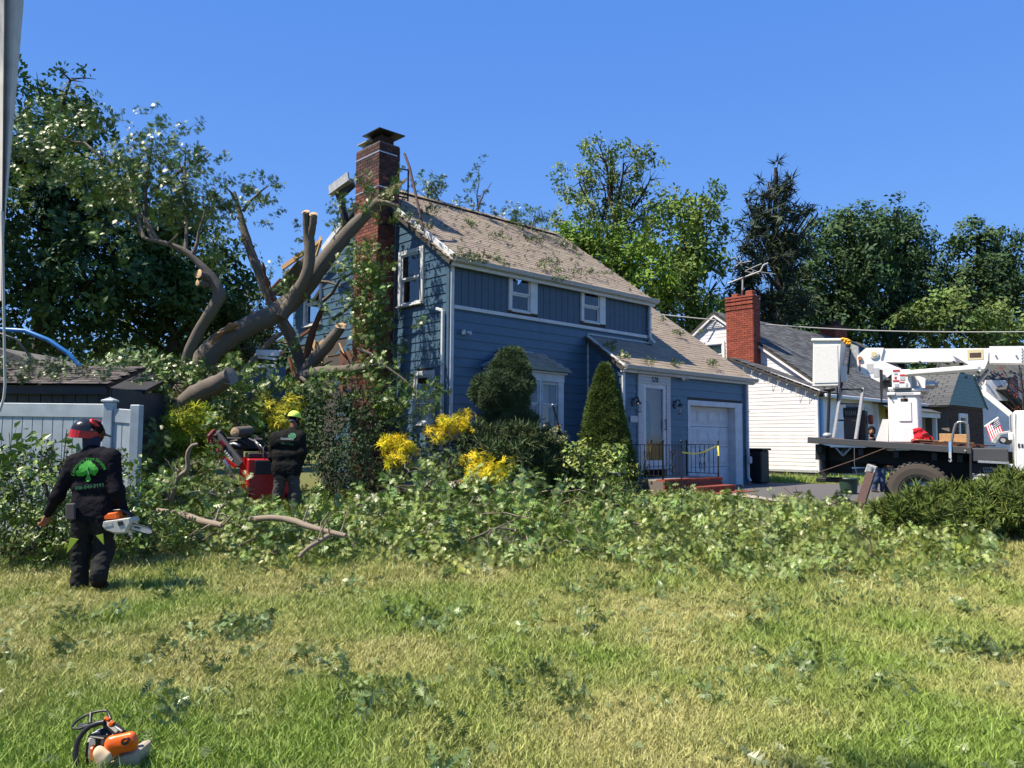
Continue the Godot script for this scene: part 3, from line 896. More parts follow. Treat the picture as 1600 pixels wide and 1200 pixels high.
func make_bay(H: Node3D) -> void:
	var B := part("bay_window", H)
	var x0 := 0.98
	var x1 := 3.14
	var d := 0.34
	obj("bay_sides", mb().span(Vector3(x0, 1.85, 0.0), Vector3(x0 + 0.10, 3.10, d - 0.05), 0.006).span(Vector3(x1 - 0.10, 1.85, 0.0), Vector3(x1, 3.10, d - 0.05), 0.006).span(Vector3(x0, 1.75, 0.0), Vector3(x1, 1.85, d + 0.02), 0.006), M.white, B)
	obj("header", mb().span(Vector3(x0 - 0.02, 2.92, d - 0.05), Vector3(x1 + 0.02, 3.12, d + 0.02), 0.008).span(Vector3(x0 - 0.06, 3.10, -0.0), Vector3(x1 + 0.06, 3.15, d + 0.08), 0.01), M.white, B)
	obj("mullion", mb().span(Vector3(x1 - 0.20, 1.85, d - 0.05), Vector3(x1, 2.92, d + 0.015), 0.006).span(Vector3(x0, 1.85, d - 0.05), Vector3(x0 + 0.2, 2.92, d + 0.015), 0.006).span(Vector3(1.62, 1.85, d - 0.05), Vector3(1.74, 2.92, d + 0.012), 0.006).span(Vector3(2.32, 1.85, d - 0.05), Vector3(2.42, 2.92, d + 0.012), 0.006), M.white, B)
	for q in [[x0 + 0.2, 1.62], [1.74, 2.32], [2.42, x1 - 0.2]]:
		var wx := window(B, Transform3D(Basis(), Vector3((q[0] + q[1]) * 0.5, 1.87, d - 0.02)), q[1] - q[0], 1.03, 0.012, M.white, false)
		wx.name = "bay_sash"
		var cu := mb()
		var n := 14
		for k in n:
			var xa: float = lerpf(q[0], lerpf(q[0], q[1], 0.75), float(k) / n)
			var xb: float = lerpf(q[0], lerpf(q[0], q[1], 0.75), float(k + 1) / n)
			var za := d - 0.16 + (0.02 if k % 2 else 0.0)
			var zb := d - 0.16 + (0.0 if k % 2 else 0.02)
			cu.quad(Vector3(xa, 2.40, za), Vector3(xb, 2.40, zb), Vector3(xb, 2.9, zb), Vector3(xa, 2.9, za))
		obj("curtain", cu, M.curtain, B)
	# hipped roof
	var e := [Vector3(x0 - 0.12, 3.16, 0.0), Vector3(x0 - 0.12, 3.16, d + 0.12), Vector3(x1 + 0.12, 3.16, d + 0.12), Vector3(x1 + 0.12, 3.16, 0.0)]
	var t := [Vector3(1.70, 3.60, 0.01), Vector3(2.46, 3.60, 0.01)]
	var r := mb()
	r.quad(e[1], e[2], t[1], t[0]); r.tri(e[0], e[1], t[0]); r.tri(e[2], e[3], t[1]); r.quad(e[0], e[3], e[2], e[1])
	obj("bay_roof", r, M.roofmat[0], B)
	var xfs := []
	var upv: Vector3 = (t[0] + t[1]) * 0.5 - (e[1] + e[2]) * 0.5
	xfs.append_array(shingle_xfs(e[1], e[2] - e[1], upv, 0.305, 0.143, func(u, w): return u > w * 0.95 + 0.05 and u < 2.4 - w * 0.95 - 0.05))
	for x in xfs: obj("shingle", K.shingle, M.roofmat[rng.randi() % 5], B, x)
	obj("roof_flashing", mb().bar(t[0], t[1], 0.03, 0.02).bar(e[0] + Vector3(0, 0.02, 0.02), t[0], 0.03, 0.02).bar(e[3] + Vector3(0, 0.02, 0.02), t[1], 0.03, 0.02), M.gutter, B)

func make_chimney(H: Node3D) -> void:
	var C := part("chimney", H)
	var x0 := -0.45
	var x1 := 0.12
	var z0 := -3.10
	var z1 := -2.10
	var top := 8.46
	obj("core", mb().span(Vector3(x0 + 0.012, 0.0, z0 + 0.012), Vector3(x1 - 0.012, top - 0.02, z1 - 0.012)), M.mortar, C)
	var lit := []
	var soot := []
	for q in [[Vector3(x0, 0.3, z0), Vector3(0, 0, 1), Vector3(-1, 0, 0), z1 - z0], [Vector3(x0, 0.3, z1), Vector3(1, 0, 0), Vector3(0, 0, 1), x1 - x0], [Vector3(x1, 7.0, z1), Vector3(0, 0, -1), Vector3(1, 0, 0), z1 - z0]]:
		var xf := Transform3D(Basis(q[1], Vector3.UP, q[2]), q[0] - q[2] * 0.012)
		for b in brick_xfs(xf, q[3], top - q[0].y):
			if b.origin.y > 7.0 + rf(-0.9, 0.9): soot.append(b)
			else: lit.append(b)
	pieces("brick", [brick_mesh()], M.bricksooty, soot, 150, C)
	pieces("brick", [brick_mesh()], M.bricks, lit, 150, C)
	for y in [8.18, 7.36]:
		var b := mb()
		b.span(Vector3(x0 - 0.012, y, z0 - 0.01), Vector3(x0 - 0.004, y + 0.03, z1 + 0.012))
		b.span(Vector3(x0 - 0.012, y, z1 + 0.004), Vector3(x1 - 0.08, y + 0.028, z1 + 0.012))
		obj("metal_strap", b, M.alu, C)
	# clay flues with two metal caps
	for k in 2:
		var zc := z1 - 0.27 - k * 0.46
		var hgt := 0.26 - 0.13 * k
		obj("flue", mb().span(Vector3(x0 + 0.10, top - 0.05, zc - 0.17), Vector3(x1 - 0.10, top + hgt * 0.72, zc + 0.17), 0.02), M.bricksooty[1] if k == 0 else M.steel, C)
		var cc := Vector3((x0 + x1) * 0.5, top + hgt * 0.72 + 0.06, zc)
		var w := 0.36 if k == 0 else 0.27
		var cp := mb()
		var ap := cc + Vector3(0, 0.10, 0)
		var cs := [cc + Vector3(-w, 0, -w), cc + Vector3(w, 0, -w), cc + Vector3(w, 0, w), cc + Vector3(-w, 0, w)]
		for i in 4: cp.out_tri(cs[i], cs[(i + 1) % 4], ap, cc)
		cp.box(cc - Vector3(0, 0.012, 0), Vector3(w * 2, 0.022, w * 2))
		for i in 4: cp.bar(cc + (cs[i] - cc) * 0.5, cc + (cs[i] - cc) * 0.5 - Vector3(0, 0.10, 0), 0.012, 0.012)
		obj("flue_cap", cp, M.black if k == 0 else M.gutter, C)
	# iron bracket with the ladder rail and rope on the roof side
	var f := mb()
	f.bar(Vector3(x1, 7.95, z1 - 0.1), Vector3(x1 + 0.26, 7.95, z1 - 0.02), 0.03, 0.03)
	f.bar(Vector3(x1, 7.28, z1 - 0.1), Vector3(x1 + 0.26, 7.28, z1 - 0.02), 0.03, 0.03)
	f.bar(Vector3(x1 + 0.26, 7.98, z1 - 0.02), Vector3(x1 + 0.26, 7.20, z1 - 0.02), 0.03, 0.03)
	obj("iron_bracket", f, M.iron, C)

# torn structure at the left end: rafters, split sheathing, dangling trim
func make_wreck(H: Node3D) -> void:
	var W := thing("torn_roof_boards", "splintered orange rafters and roof boards torn off the house's left end", "broken lumber")
	var pl := func(called: String, a: Vector3, b: Vector3, w: float, t: float, m: Material):
		obj(called, mb().bar(a, b, w, t, 0.004), m, W)
	pl.call("rafter", at(441, 419, 20.6), at(476, 394, 20.2), 0.06, 0.13, M.lumber)
	pl.call("rafter", at(449, 432, 20.7), at(500, 382, 19.6), 0.06, 0.14, M.lumberdark)
	pl.call("rafter", at(446, 428, 20.9), at(478, 405, 20.4), 0.05, 0.10, M.lumber)
	pl.call("plank", at(429, 452, 21.0), at(443, 437, 20.6), 0.24, 0.05, M.lumberdark)
	pl.call("plank", at(494, 398, 19.4), at(502, 372, 19.0), 0.05, 0.16, M.cut)
	pl.call("plank", at(488, 386, 19.4), at(500, 377, 19.1), 0.06, 0.10, M.lumber)
	pl.call("roof_panel", at(434, 462, 20.9), at(478, 410, 20.0), 0.5, 0.03, M.roofgrey[2])
	# gable wall bits low down, splintered
	for q in [[440, 505, 452, 540, 18.5, M.lumberdark], [492, 532, 488, 560, 18.6, M.lumber], [497, 540, 512, 528, 18.4, M.cut], [470, 525, 486, 515, 18.8, M.lumberdark], [452, 560, 462, 590, 18.0, M.lumberdark], [436, 590, 452, 578, 17.6, M.lumberdark]]:
		pl.call("splinter", at(q[0], q[1], q[4]), at(q[2], q[3], q[4] - 0.2), 0.07, 0.07, q[5])
	for i in 22:
		var px := rf(440, 540)
		var py := rf(505, 610)
		var p := at(px, py, rf(17.9, 18.9))
		var d := Vector3(rf(-1, 1), rf(-0.6, 1), rf(-1, 1)).normalized() * rf(0.2, 0.55)
		pl.call("splinter", p, p + d, rf(0.02, 0.07), rf(0.02, 0.05), [M.lumberdark, M.lumberdark, M.peeldark, M.lumber][rng.randi() % 4])
	obj("wall_panel", mb().span(Vector3(-0.03, 2.6, -4.35), Vector3(-0.0, 3.75, -3.45)), M.lumberdark, H)
	obj("bare_sheet", mb().span(Vector3(-0.05, 2.55, -4.15), Vector3(-0.035, 3.55, -3.65), 0.004), M.oldsteel, H)
	# dangling gutter piece on the peak beside the chimney
	var Gt := thing("dangling_gutter", "bent tan metal gutter flashing sticking up left of the chimney", "gutter")
	var ga := at(515, 300, 19.2)
	var gb := at(545, 277, 18.7)
	var bar := mb()
	bar.bar(ga, gb, 0.05, 0.30, 0.006)
	bar.bar(ga + Vector3(0.06, -0.12, 0.12), gb + Vector3(0.06, -0.14, 0.12), 0.16, 0.02)
	obj("gutter_face", bar, M.gutter, Gt)
	obj("gutter_ribs", mb().bar(ga.lerp(gb, 0.33), ga.lerp(gb, 0.35), 0.06, 0.32).bar(ga.lerp(gb, 0.08), ga.lerp(gb, 0.1), 0.06, 0.32), M.white, Gt)
	obj("black_felt", mb().bar(at(527, 308, 19.0), at(552, 285, 18.7), 0.1, 0.22).bar(at(533, 312, 19.1), at(540, 345, 19.0), 0.24, 0.05), M.roofgrey[0], Gt)
	obj("hanging_strip", mb().bar(at(533, 312, 18.9), at(527, 340, 18.9), 0.05, 0.02).bar(at(549, 310, 18.8), at(556, 340, 18.8), 0.05, 0.02), M.gutter, Gt)
	# loose white fascia and torn wall corner lower left
	var F := thing("torn_fascia", "crumpled white fascia trim torn off above the crushed blue wall corner", "trim")
	obj("fascia_board", mb().bar(at(401, 551, 16.6), at(440, 552, 16.2), 0.06, 0.13, 0.01).bar(at(404, 558, 16.6), at(432, 561, 16.3), 0.05, 0.05), M.vinyl, F)
	obj("splintered_end", mb().bar(at(438, 553, 16.2), at(445, 549, 16.1), 0.05, 0.06).bar(at(438, 556, 16.2), at(444, 558, 16.1), 0.05, 0.03), M.lumber, F)
	var Cn := thing("crushed_wall_corner", "piece of crushed blue wall with white corner post in the branches", "wall piece")
	obj("wall_sheet", mb().prism([Vector2(0, 0), Vector2(0.95, 0.25), Vector2(0.95, -0.6), Vector2(0.1, -0.6)], 0.04, Transform3D(Basis(Vector3.UP, 0.25), at(374, 588, 16.4))), M.siding, Cn)
	obj("corner_post", mb().bar(at(420, 573, 16.0), at(419, 606, 16.0), 0.07, 0.07, 0.006).bar(at(427, 572, 16.0), at(424, 584, 16.0), 0.06, 0.03).bar(at(396, 574, 16.1), at(430, 571, 15.9), 0.04, 0.05), M.white, Cn)
	obj("white_scraps", mb().bar(at(402, 610, 15.8), at(402, 640, 15.7), 0.06, 0.03).bar(at(522, 604, 16.4), at(530, 612, 16.4), 0.2, 0.02).bar(at(540, 608, 16.4), at(556, 616, 16.4), 0.1, 0.02), M.vinyl, Cn)
	# fallen ladder rail and wires hanging on the roof
	var pole := thing("leaning_conduit", "thin brown conduit pole leaning from the chimney bracket to the roof edge", "pole")
	obj("pole", mb().tube([at(632, 240, 17.4), at(640, 262, 17.2), at(651, 310, 16.9), at(661, 360, 16.5)], [0.028, 0.03, 0.03, 0.03], 8), M.oldsteel, pole)
	obj("wire", mb().tube([at(640, 290, 17.3), at(628, 312, 17.5), at(624, 322, 17.6)], [0.012], 5), M.iron, pole)
	var br := thing("hanging_twig_wire", "dark wires hanging down the sunlit gable wall by the window", "wire")
	obj("wire", mb().tube([at(653, 375, 16.5), at(656, 440, 16.5), at(658, 470, 16.45), at(658, 505, 16.45)], [0.010], 5), M.iron, br)
	obj("wire", mb().tube([at(618, 350, 16.9), at(616, 480, 16.9), at(615, 560, 16.8), at(640, 625, 16.3)], [0.010], 5), M.iron, br)

# ---- foliage
# A lobed oak leaf from o along dir, its face towards nrm.
func leaf_lobed(b: MB, o: Vector3, dir: Vector3, nrm: Vector3, ln: float, wide := 0.40, curl := 0.12) -> void:
	var sd := dir.cross(nrm).normalized()
	var st := [0.0, 0.16, 0.36, 0.58, 0.80]
	var tip := [0.10, 0.30, 0.52, 0.74]
	var ext := [0.55, 1.0, 1.05, 0.62]
	var fold := rf(0.0, 0.25)
	var P := func(t: float, w: float) -> Vector3:
		return o + dir * (t * ln) + sd * (w * ln) + nrm * (absf(w) * fold * ln - curl * t * t * ln)
	for s in [-1.0, 1.0]:
		for k in 4:
			var a: Vector3 = P.call(st[k], 0.0)
			var d: Vector3 = P.call(st[k + 1], 0.0)
			var e: Vector3 = P.call(tip[k] + 0.12, s * wide * ext[k])
			if s > 0.0: b.tri(a, e, d)
			else: b.tri(a, d, e)
	b.tri(P.call(0.72, 0.07), P.call(1.0, 0.0), P.call(0.72, -0.07))

func leaf_plain(b: MB, o: Vector3, dir: Vector3, nrm: Vector3, ln: float, wide := 0.28, curl := 0.15) -> void:
	var sd := dir.cross(nrm).normalized()
	var m := o + dir * ln * 0.5 - nrm * curl * 0.3 * ln
	var t := o + dir * ln - nrm * curl * ln
	var up := nrm * ln * 0.07
	b.tri(o, m + sd * wide * ln + up, m); b.tri(m, m + sd * wide * ln + up, t)
	b.tri(o, m, m - sd * wide * ln + up); b.tri(m, t, m - sd * wide * ln + up)

func rdir(up := 0.0) -> Vector3:
	var v := Vector3(rng.randfn(), rng.randfn(), rng.randfn()).normalized()
	v.y += up
	return v.normalized()

# A twig with leaves, about `size` across, pointing along +y. Tones vary leaf by leaf; pale marks a leaf's underside.
func sprig(count: int, size: float, leaf: float, lobed: bool, pale: float, spread := 0.8, flat := 0.0) -> ArrayMesh:
	var b := mb()
	b.col = Color(0.9, 0.75, 0.5)
	b.tube([Vector3(0, 0, 0), Vector3(rf(-0.05, 0.05), size * 0.5, rf(-0.05, 0.05)) , Vector3(rf(-0.1, 0.1) * size, size * 0.9, rf(-0.1, 0.1) * size)], [size * 0.012, size * 0.010, size * 0.005], 3, false)
	for i in count:
		var o := Vector3(rf(-1, 1) * size * 0.25 * spread, size * rf(0.15, 0.95), rf(-1, 1) * size * 0.25 * spread)
		var w := rf(0, TAU)
		var d := Vector3(cos(w), rf(-0.5, 0.9), sin(w)).normalized()
		var nr := (Vector3(0, 1, 0) + rdir() * (0.75 - flat)).normalized()
		nr = (nr - d * nr.dot(d)).normalized()
		var k := rf(0.70, 1.30)
		b.col = Color(k * rf(0.9, 1.15), k, k * rf(0.75, 1.15))
		if rng.randf() < pale: b.col = Color(2.5, 2.0, 3.3) * rf(0.7, 1.15)
		if lobed: leaf_lobed(b, o, d, nr, leaf * rf(0.7, 1.15))
		else: leaf_plain(b, o, d, nr, leaf * rf(0.7, 1.2))
	return b.mesh()

# Needles: short stiff blades round a little stem
func needle_sprig(count: int, size: float, width: float, up := 0.6) -> ArrayMesh:
	var b := mb()
	for i in count:
		var d := rdir(up)
		var o := Vector3(0, rf(0, size * 0.5), 0) + d * size * 0.08
		var sd := d.cross(rdir()).normalized() * width
		var k := rf(0.65, 1.35)
		b.col = Color(k, k, k * rf(0.7, 1.1))
		var e := o + d * size * rf(0.5, 1.0)
		b.tri(o - sd, o + sd, e)
	return b.mesh()

# Drooping golden thread sprays
func thread_sprig(count: int, size: float) -> ArrayMesh:
	var b := mb()
	for i in count:
		var w := rf(0, TAU)
		var out := Vector3(cos(w), rf(0.1, 0.9), sin(w)).normalized()
		var p := Vector3.ZERO
		var d := out
		var k := rf(0.7, 1.3)
		b.col = Color(k, k * rf(0.9, 1.05), k * rf(0.6, 1.3))
		for s in 3:
			var e := p + d * size * 0.3
			var sd := d.cross(Vector3(0.3, 1, 0.2)).normalized() * size * 0.045 * (1.0 - s * 0.25)
			b.quad(p - sd, p + sd, e + sd * 0.7, e - sd * 0.7)
			p = e
			d = (d + Vector3(0, -0.45, 0) + rdir() * 0.25).normalized()
	return b.mesh()

func grass_tuft(count: int, h: float, spread: float, lean: float, dry: float) -> ArrayMesh:
	var b := mb()
	for i in count:
		var w := rf(0, TAU)
		var o := Vector3(cos(w), 0, sin(w)) * spread * sqrt(rng.randf())
		var d := Vector3(rf(-1, 1) * lean, 1.0, rf(-1, 1) * lean).normalized()
		var f := Vector3(rf(-1, 1), 0, rf(-1, 1)).normalized()
		var wd := f * rf(0.0016, 0.0034)
		var hh := h * rf(0.5, 1.25)
		var m := o + d * hh * 0.55
		var t := m + (d + Vector3(rf(-1, 1), -0.25, rf(-1, 1)) * 0.8).normalized() * hh * 0.55
		var k := rf(0.75, 1.25)
		if rng.randf() < dry: b.col = Color(2.3, 1.55, 1.5) * k
		else: b.col = Color(k, k, k * rf(0.7, 1.1))
		b.quad(o - wd, o + wd, m + wd * 0.8, m - wd * 0.8)
		b.tri(m - wd * 0.8, m + wd * 0.8, t)
	return b.mesh()

func make_foliage_shapes() -> void:
	K.oak = []
	for i in 3: K.oak.append(sprig(13, 0.34, 0.122, true, 0.15))
	K.oakflat = []
	for i in 3: K.oakflat.append(sprig(10, 0.30, 0.112, true, 0.24, 1.0, 0.4))
	K.far = []
	for i in 3: K.far.append(sprig(22, 0.66, 0.23, false, 0.02, 1.7))
	K.maple = []
	for i in 3: K.maple.append(sprig(24, 0.66, 0.23, false, 0.0, 1.8, 0.3))
	K.bush = []
	for i in 2: K.bush.append(sprig(12, 0.22, 0.070, false, 0.03, 1.2))
	K.big = [sprig(5, 0.40, 0.20, false, 0.05, 0.9)]
	K.needle = [needle_sprig(26, 0.085, 0.0055), needle_sprig(26, 0.085, 0.0055)]
	K.longneedle = [needle_sprig(22, 0.55, 0.035, -0.1), needle_sprig(22, 0.5, 0.03, 0.1)]
	K.thread = [thread_sprig(16, 0.30), thread_sprig(16, 0.26)]
	K.grass = [grass_tuft(16, 0.055, 0.07, 0.7, 0.25), grass_tuft(16, 0.05, 0.08, 0.9, 0.5), grass_tuft(14, 0.085, 0.05, 0.6, 0.15)]
	K.leafone = []
	for i in 2:
		var b := mb()
		b.col = Color(1, 1, 1) if i == 0 else Color(2.2, 1.8, 2.8)
		leaf_lobed(b, Vector3(0, 0.01, -0.07), Vector3(0, 0, 1), Vector3.UP, 0.15, 0.42, 0.2)
		K.leafone.append(b.mesh())
	K.shingle = shingle_mesh(0.305, 0.143)

func facing(up: Vector3, size: float) -> Basis:
	var y := up.normalized()
	var x := y.cross(rdir()).normalized()
	return Basis(x, y, x.cross(y)) * size

# Leaves through a set of lobes [centre, radius vector, weight]; noise opens gaps and gathers clumps.
var thick := 2.0
var gain := 1.9
func leaves(called: String, parent: Node, lobes: Array, per_m3: float, shapes: Array, m: Material, c: Color, size := 1.0, gap := 0.0, freq := 0.6, shell := 0.35, vary := 0.28) -> void:
	var lists := []
	var cols := []
	for s in shapes:
		lists.append([]); cols.append([])
	for l in lobes:
		var ctr: Vector3 = l[0]
		var r: Vector3 = l[1]
		var k: float = l[2] if l.size() > 2 else 1.0
		var n := int(thick * per_m3 * k * 4.19 * r.x * r.y * r.z)
		for i in n:
			var d := rdir()
			var q := pow(rng.randf(), shell)
			var p := ctr + d * r * q * rf(0.93, 1.10)
			if p.y < ground_y(p.x, p.z) + 0.02: continue
			var v := fine.get_noise_3dv(p * freq * 10.0)
			if v < gap + rf(-0.12, 0.12): continue
			var b := rng.randi() % shapes.size()
			var up := (d * 0.9 + rdir() * 0.9 + Vector3(0, 0.35, 0))
			lists[b].append(Transform3D(facing(up, size * rf(0.7, 1.25)), p))
			var t := 1.0 + vary * fine.get_noise_3dv(p * freq * 5.0 + Vector3(50, 0, 0)) * 1.8 + rf(-vary, vary) * 0.5
			t *= gain
			cols[b].append(Color(c.r * 1.08 * t * rf(0.88, 1.14), c.g * t, c.b * t * rf(0.8, 1.15)))
	for s in shapes.size():
		if lists[s].size(): stuff(many(called, shapes[s], m, lists[s], cols[s], parent))

# Bough from a to b that wanders; returns its points
func bough(b: MB, a: Vector3, e: Vector3, r0: float, r1: float, wander: float, sides := 7) -> Array:
	var pts := []
	var rad := []
	var n := maxi(4, int(a.distance_to(e) / 0.7))
	n = mini(n, 12)
	for i in n + 1:
		var t := float(i) / n
		var w := wander * sin(t * PI) * a.distance_to(e)
		pts.append(a.lerp(e, t) + rdir() * w * rf(0.2, 1.0) + Vector3(0, sin(t * PI) * wander * 0.6 * a.distance_to(e), 0))
		rad.append(lerpf(r0, r1, pow(t, 0.8)))
	b.tube(pts, rad, sides, false)
	return pts

# A standing tree: trunk with limbs out to its lobes, twigs, and the crown.
func tree(called: String, label: String, foot: Vector3, top: Vector3, r: float, lobes: Array, c: Color, o := {}) -> Node3D:
	var t := thing(called, label, "tree", foot, 0.0, o.get("group", ""))
	var wood := mb()
	var trunk := mb()
	var loc := func(p: Vector3) -> Vector3: return p - foot
	var tp := bough(trunk, Vector3(0, -0.3, 0), loc.call(top), r, r * 0.25, 0.03, 10)
	obj("trunk", trunk, o.get("bark", M.barkfar), t)
	var lo := []
	for l in lobes:
		var ctr: Vector3 = loc.call(l[0])
		var e := [ctr, l[1], l[2] if l.size() > 2 else 1.0]
		lo.append(e)
		var k := clampi(int(tp.size() * clampf((ctr.y / maxf(0.1, loc.call(top).y)) * 0.75, 0.12, 0.95)), 1, tp.size() - 1)
		var bp := bough(wood, tp[k], ctr, r * 0.38, r * 0.10, 0.06)
		for i in int(o.get("twigs", 5)):
			var s: Vector3 = bp[rng.randi_range(bp.size() / 2, bp.size() - 1)]
			var rr: Vector3 = l[1]
			bough(wood, s, ctr + rdir(0.25) * rr * rf(0.7, 1.08), r * 0.10, r * 0.02, 0.07, 5)
	obj("limbs", wood, o.get("bark", M.barkfar), t)
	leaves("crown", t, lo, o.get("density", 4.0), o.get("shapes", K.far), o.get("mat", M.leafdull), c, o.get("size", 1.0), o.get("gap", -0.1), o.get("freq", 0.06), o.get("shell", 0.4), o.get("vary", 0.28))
	return t

# lobes given as [px, py, distance, half width px, half height px, weight]
func lob(list: Array, depth_scale := 0.8) -> Array:
	var out := []
	for l in list:
		var k: float = l[2] / 1200.0
		out.append([at(l[0], l[1], l[2]), Vector3(l[3] * k, l[4] * k, l[3] * k * depth_scale), l[5] if l.size() > 5 else 1.0])
	return out

func make_far_trees() -> void:
	var dk := Color(0.030, 0.058, 0.018)
	var foot := func(px: float, d: float) -> Vector3:
		var p := at(px, 690, d)
		return on_ground(p.x, p.z, -0.1)
	tree("oak_tree", "tall dark green oak behind the shed at the left edge", foot.call(70, 27.0), at(75, 150, 27), 0.42, lob([[62, 145, 27, 40, 40, 0.8], [110, 125, 27, 40, 26, 0.8], [40, 230, 26, 60, 60], [120, 200, 27.5, 45, 50, 0.9], [60, 330, 26, 85, 70], [150, 330, 27, 70, 60], [40, 430, 25, 70, 60], [140, 440, 26, 80, 70], [30, 515, 25, 55, 40, 0.8], [110, 520, 26, 60, 40, 0.8]]), Color(0.026, 0.052, 0.022), {"density": 5.5, "gap": -0.05, "size": 1.0})
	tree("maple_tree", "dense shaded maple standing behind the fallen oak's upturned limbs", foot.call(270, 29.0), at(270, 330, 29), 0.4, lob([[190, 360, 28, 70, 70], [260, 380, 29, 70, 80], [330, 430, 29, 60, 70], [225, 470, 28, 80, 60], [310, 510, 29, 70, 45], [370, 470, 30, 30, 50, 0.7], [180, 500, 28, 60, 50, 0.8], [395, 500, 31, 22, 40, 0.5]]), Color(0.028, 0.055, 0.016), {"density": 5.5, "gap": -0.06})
	tree("pine_tree", "grey green pine far behind the broken limbs", foot.call(372, 33.0), at(372, 450, 33), 0.25, lob([[370, 500, 33, 45, 40], [365, 550, 33, 60, 30], [400, 540, 33, 35, 35], [380, 460, 33, 26, 24]]), Color(0.060, 0.075, 0.042), {"density": 5.0, "shapes": K.longneedle, "mat": M.needle, "size": 1.3, "gap": -0.15})
	# behind the house
	tree("locust_tree", "tall thin leaved tree with open bare branches behind the roof", foot.call(960, 38.0), at(955, 235, 38), 0.30, lob([[938, 232, 38, 34, 22, 1.3], [975, 255, 38, 40, 30], [905, 285, 38, 36, 28], [1015, 282, 38, 32, 24, 0.8], [945, 295, 38, 45, 36], [990, 320, 38, 44, 34], [895, 330, 37, 34, 26, 0.8], [955, 355, 38, 55, 36], [1035, 310, 39, 28, 18, 0.5], [1015, 365, 38, 46, 36], [880, 360, 37, 24, 20, 0.6]]), Color(0.085, 0.125, 0.042), {"density": 3.4, "gap": -0.02, "twigs": 11, "size": 0.8, "freq": 0.10, "bark": M.barkfar})
	tree("linden_tree", "bright green leafy tree rising right behind the roof ridge", foot.call(900, 33.0), at(905, 370, 33), 0.3, lob([[900, 375, 33, 36, 30], [925, 400, 33, 45, 36], [960, 425, 33, 50, 40], [1000, 450, 33, 46, 44], [985, 400, 34, 50, 36], [880, 385, 33, 24, 20, 0.8]]), Color(0.066, 0.115, 0.018), {"density": 6.0, "gap": -0.14, "size": 0.9})
	tree("ash_tree", "light green tree between the blue house's roof and the spruce", foot.call(1075, 35.0), at(1085, 340, 35), 0.32, lob([[1095, 315, 35, 36, 24], [1065, 340, 35, 48, 30], [1110, 360, 35, 34, 38], [1045, 390, 35, 46, 34], [1095, 410, 35, 46, 40], [1030, 430, 34, 36, 34], [1070, 455, 35, 56, 36], [1050, 495, 34, 56, 30], [1100, 490, 35, 44, 40], [1080, 525, 34, 60, 28], [1010, 470, 34, 40, 30], [1120, 440, 35, 30, 40]]), Color(0.074, 0.118, 0.028), {"density": 6.0, "gap": -0.05, "size": 0.9})
	# dark spruce: leaning plumes on up-swept branches
	var sp := []
	for q in [[1215, 268, 12, 20], [1200, 285, 22, 22], [1225, 300, 22, 25], [1195, 320, 28, 25], [1215, 350, 36, 30], [1165, 310, 9, 14], [1172, 335, 14, 16], [1180, 365, 28, 25], [1250, 335, 12, 22], [1268, 328, 8, 14], [1278, 335, 6, 14], [1240, 370, 30, 26], [1195, 400, 44, 28], [1160, 380, 16, 14], [1240, 410, 34, 30], [1160, 430, 26, 20], [1200, 450, 46, 26], [1180, 490, 56, 26], [1150, 470, 24, 18], [1225, 480, 40, 30]]:
		sp.append([q[0], q[1], 36.0, q[2], q[3]])
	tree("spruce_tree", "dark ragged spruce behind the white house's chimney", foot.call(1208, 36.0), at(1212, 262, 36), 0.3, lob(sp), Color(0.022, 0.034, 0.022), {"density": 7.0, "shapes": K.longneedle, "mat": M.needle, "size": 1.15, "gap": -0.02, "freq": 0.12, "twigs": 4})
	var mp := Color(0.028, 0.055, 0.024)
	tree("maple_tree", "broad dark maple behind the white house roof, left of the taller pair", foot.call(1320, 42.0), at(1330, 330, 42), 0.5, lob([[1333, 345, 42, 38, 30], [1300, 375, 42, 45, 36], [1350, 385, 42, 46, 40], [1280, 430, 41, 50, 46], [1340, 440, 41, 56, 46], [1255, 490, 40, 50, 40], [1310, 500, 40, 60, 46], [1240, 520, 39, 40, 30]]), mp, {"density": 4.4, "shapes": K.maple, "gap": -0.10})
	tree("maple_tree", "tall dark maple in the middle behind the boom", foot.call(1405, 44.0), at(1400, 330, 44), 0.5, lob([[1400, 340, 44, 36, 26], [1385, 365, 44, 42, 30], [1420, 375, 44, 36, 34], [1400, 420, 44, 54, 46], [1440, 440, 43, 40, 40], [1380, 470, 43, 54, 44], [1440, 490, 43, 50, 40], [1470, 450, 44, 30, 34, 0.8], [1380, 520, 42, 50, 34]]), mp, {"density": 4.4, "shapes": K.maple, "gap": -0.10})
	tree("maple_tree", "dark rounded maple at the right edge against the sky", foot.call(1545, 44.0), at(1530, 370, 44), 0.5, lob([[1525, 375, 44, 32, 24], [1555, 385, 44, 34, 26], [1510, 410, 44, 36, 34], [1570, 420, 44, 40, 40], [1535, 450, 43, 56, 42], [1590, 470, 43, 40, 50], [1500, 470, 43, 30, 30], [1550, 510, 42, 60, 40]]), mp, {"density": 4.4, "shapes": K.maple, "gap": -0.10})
	tree("shrub_tree", "lighter green bushy tree below the dark maples above the boom", foot.call(1500, 38.0), at(1500, 490, 38), 0.2, lob([[1500, 480, 38, 40, 26], [1465, 500, 38, 36, 26], [1540, 505, 38, 46, 26], [1585, 515, 38, 36, 24], [1430, 510, 38, 36, 22], [1500, 525, 38, 50, 22]]), Color(0.060, 0.098, 0.030), {"density": 4.5, "shapes": K.maple, "gap": -0.08})
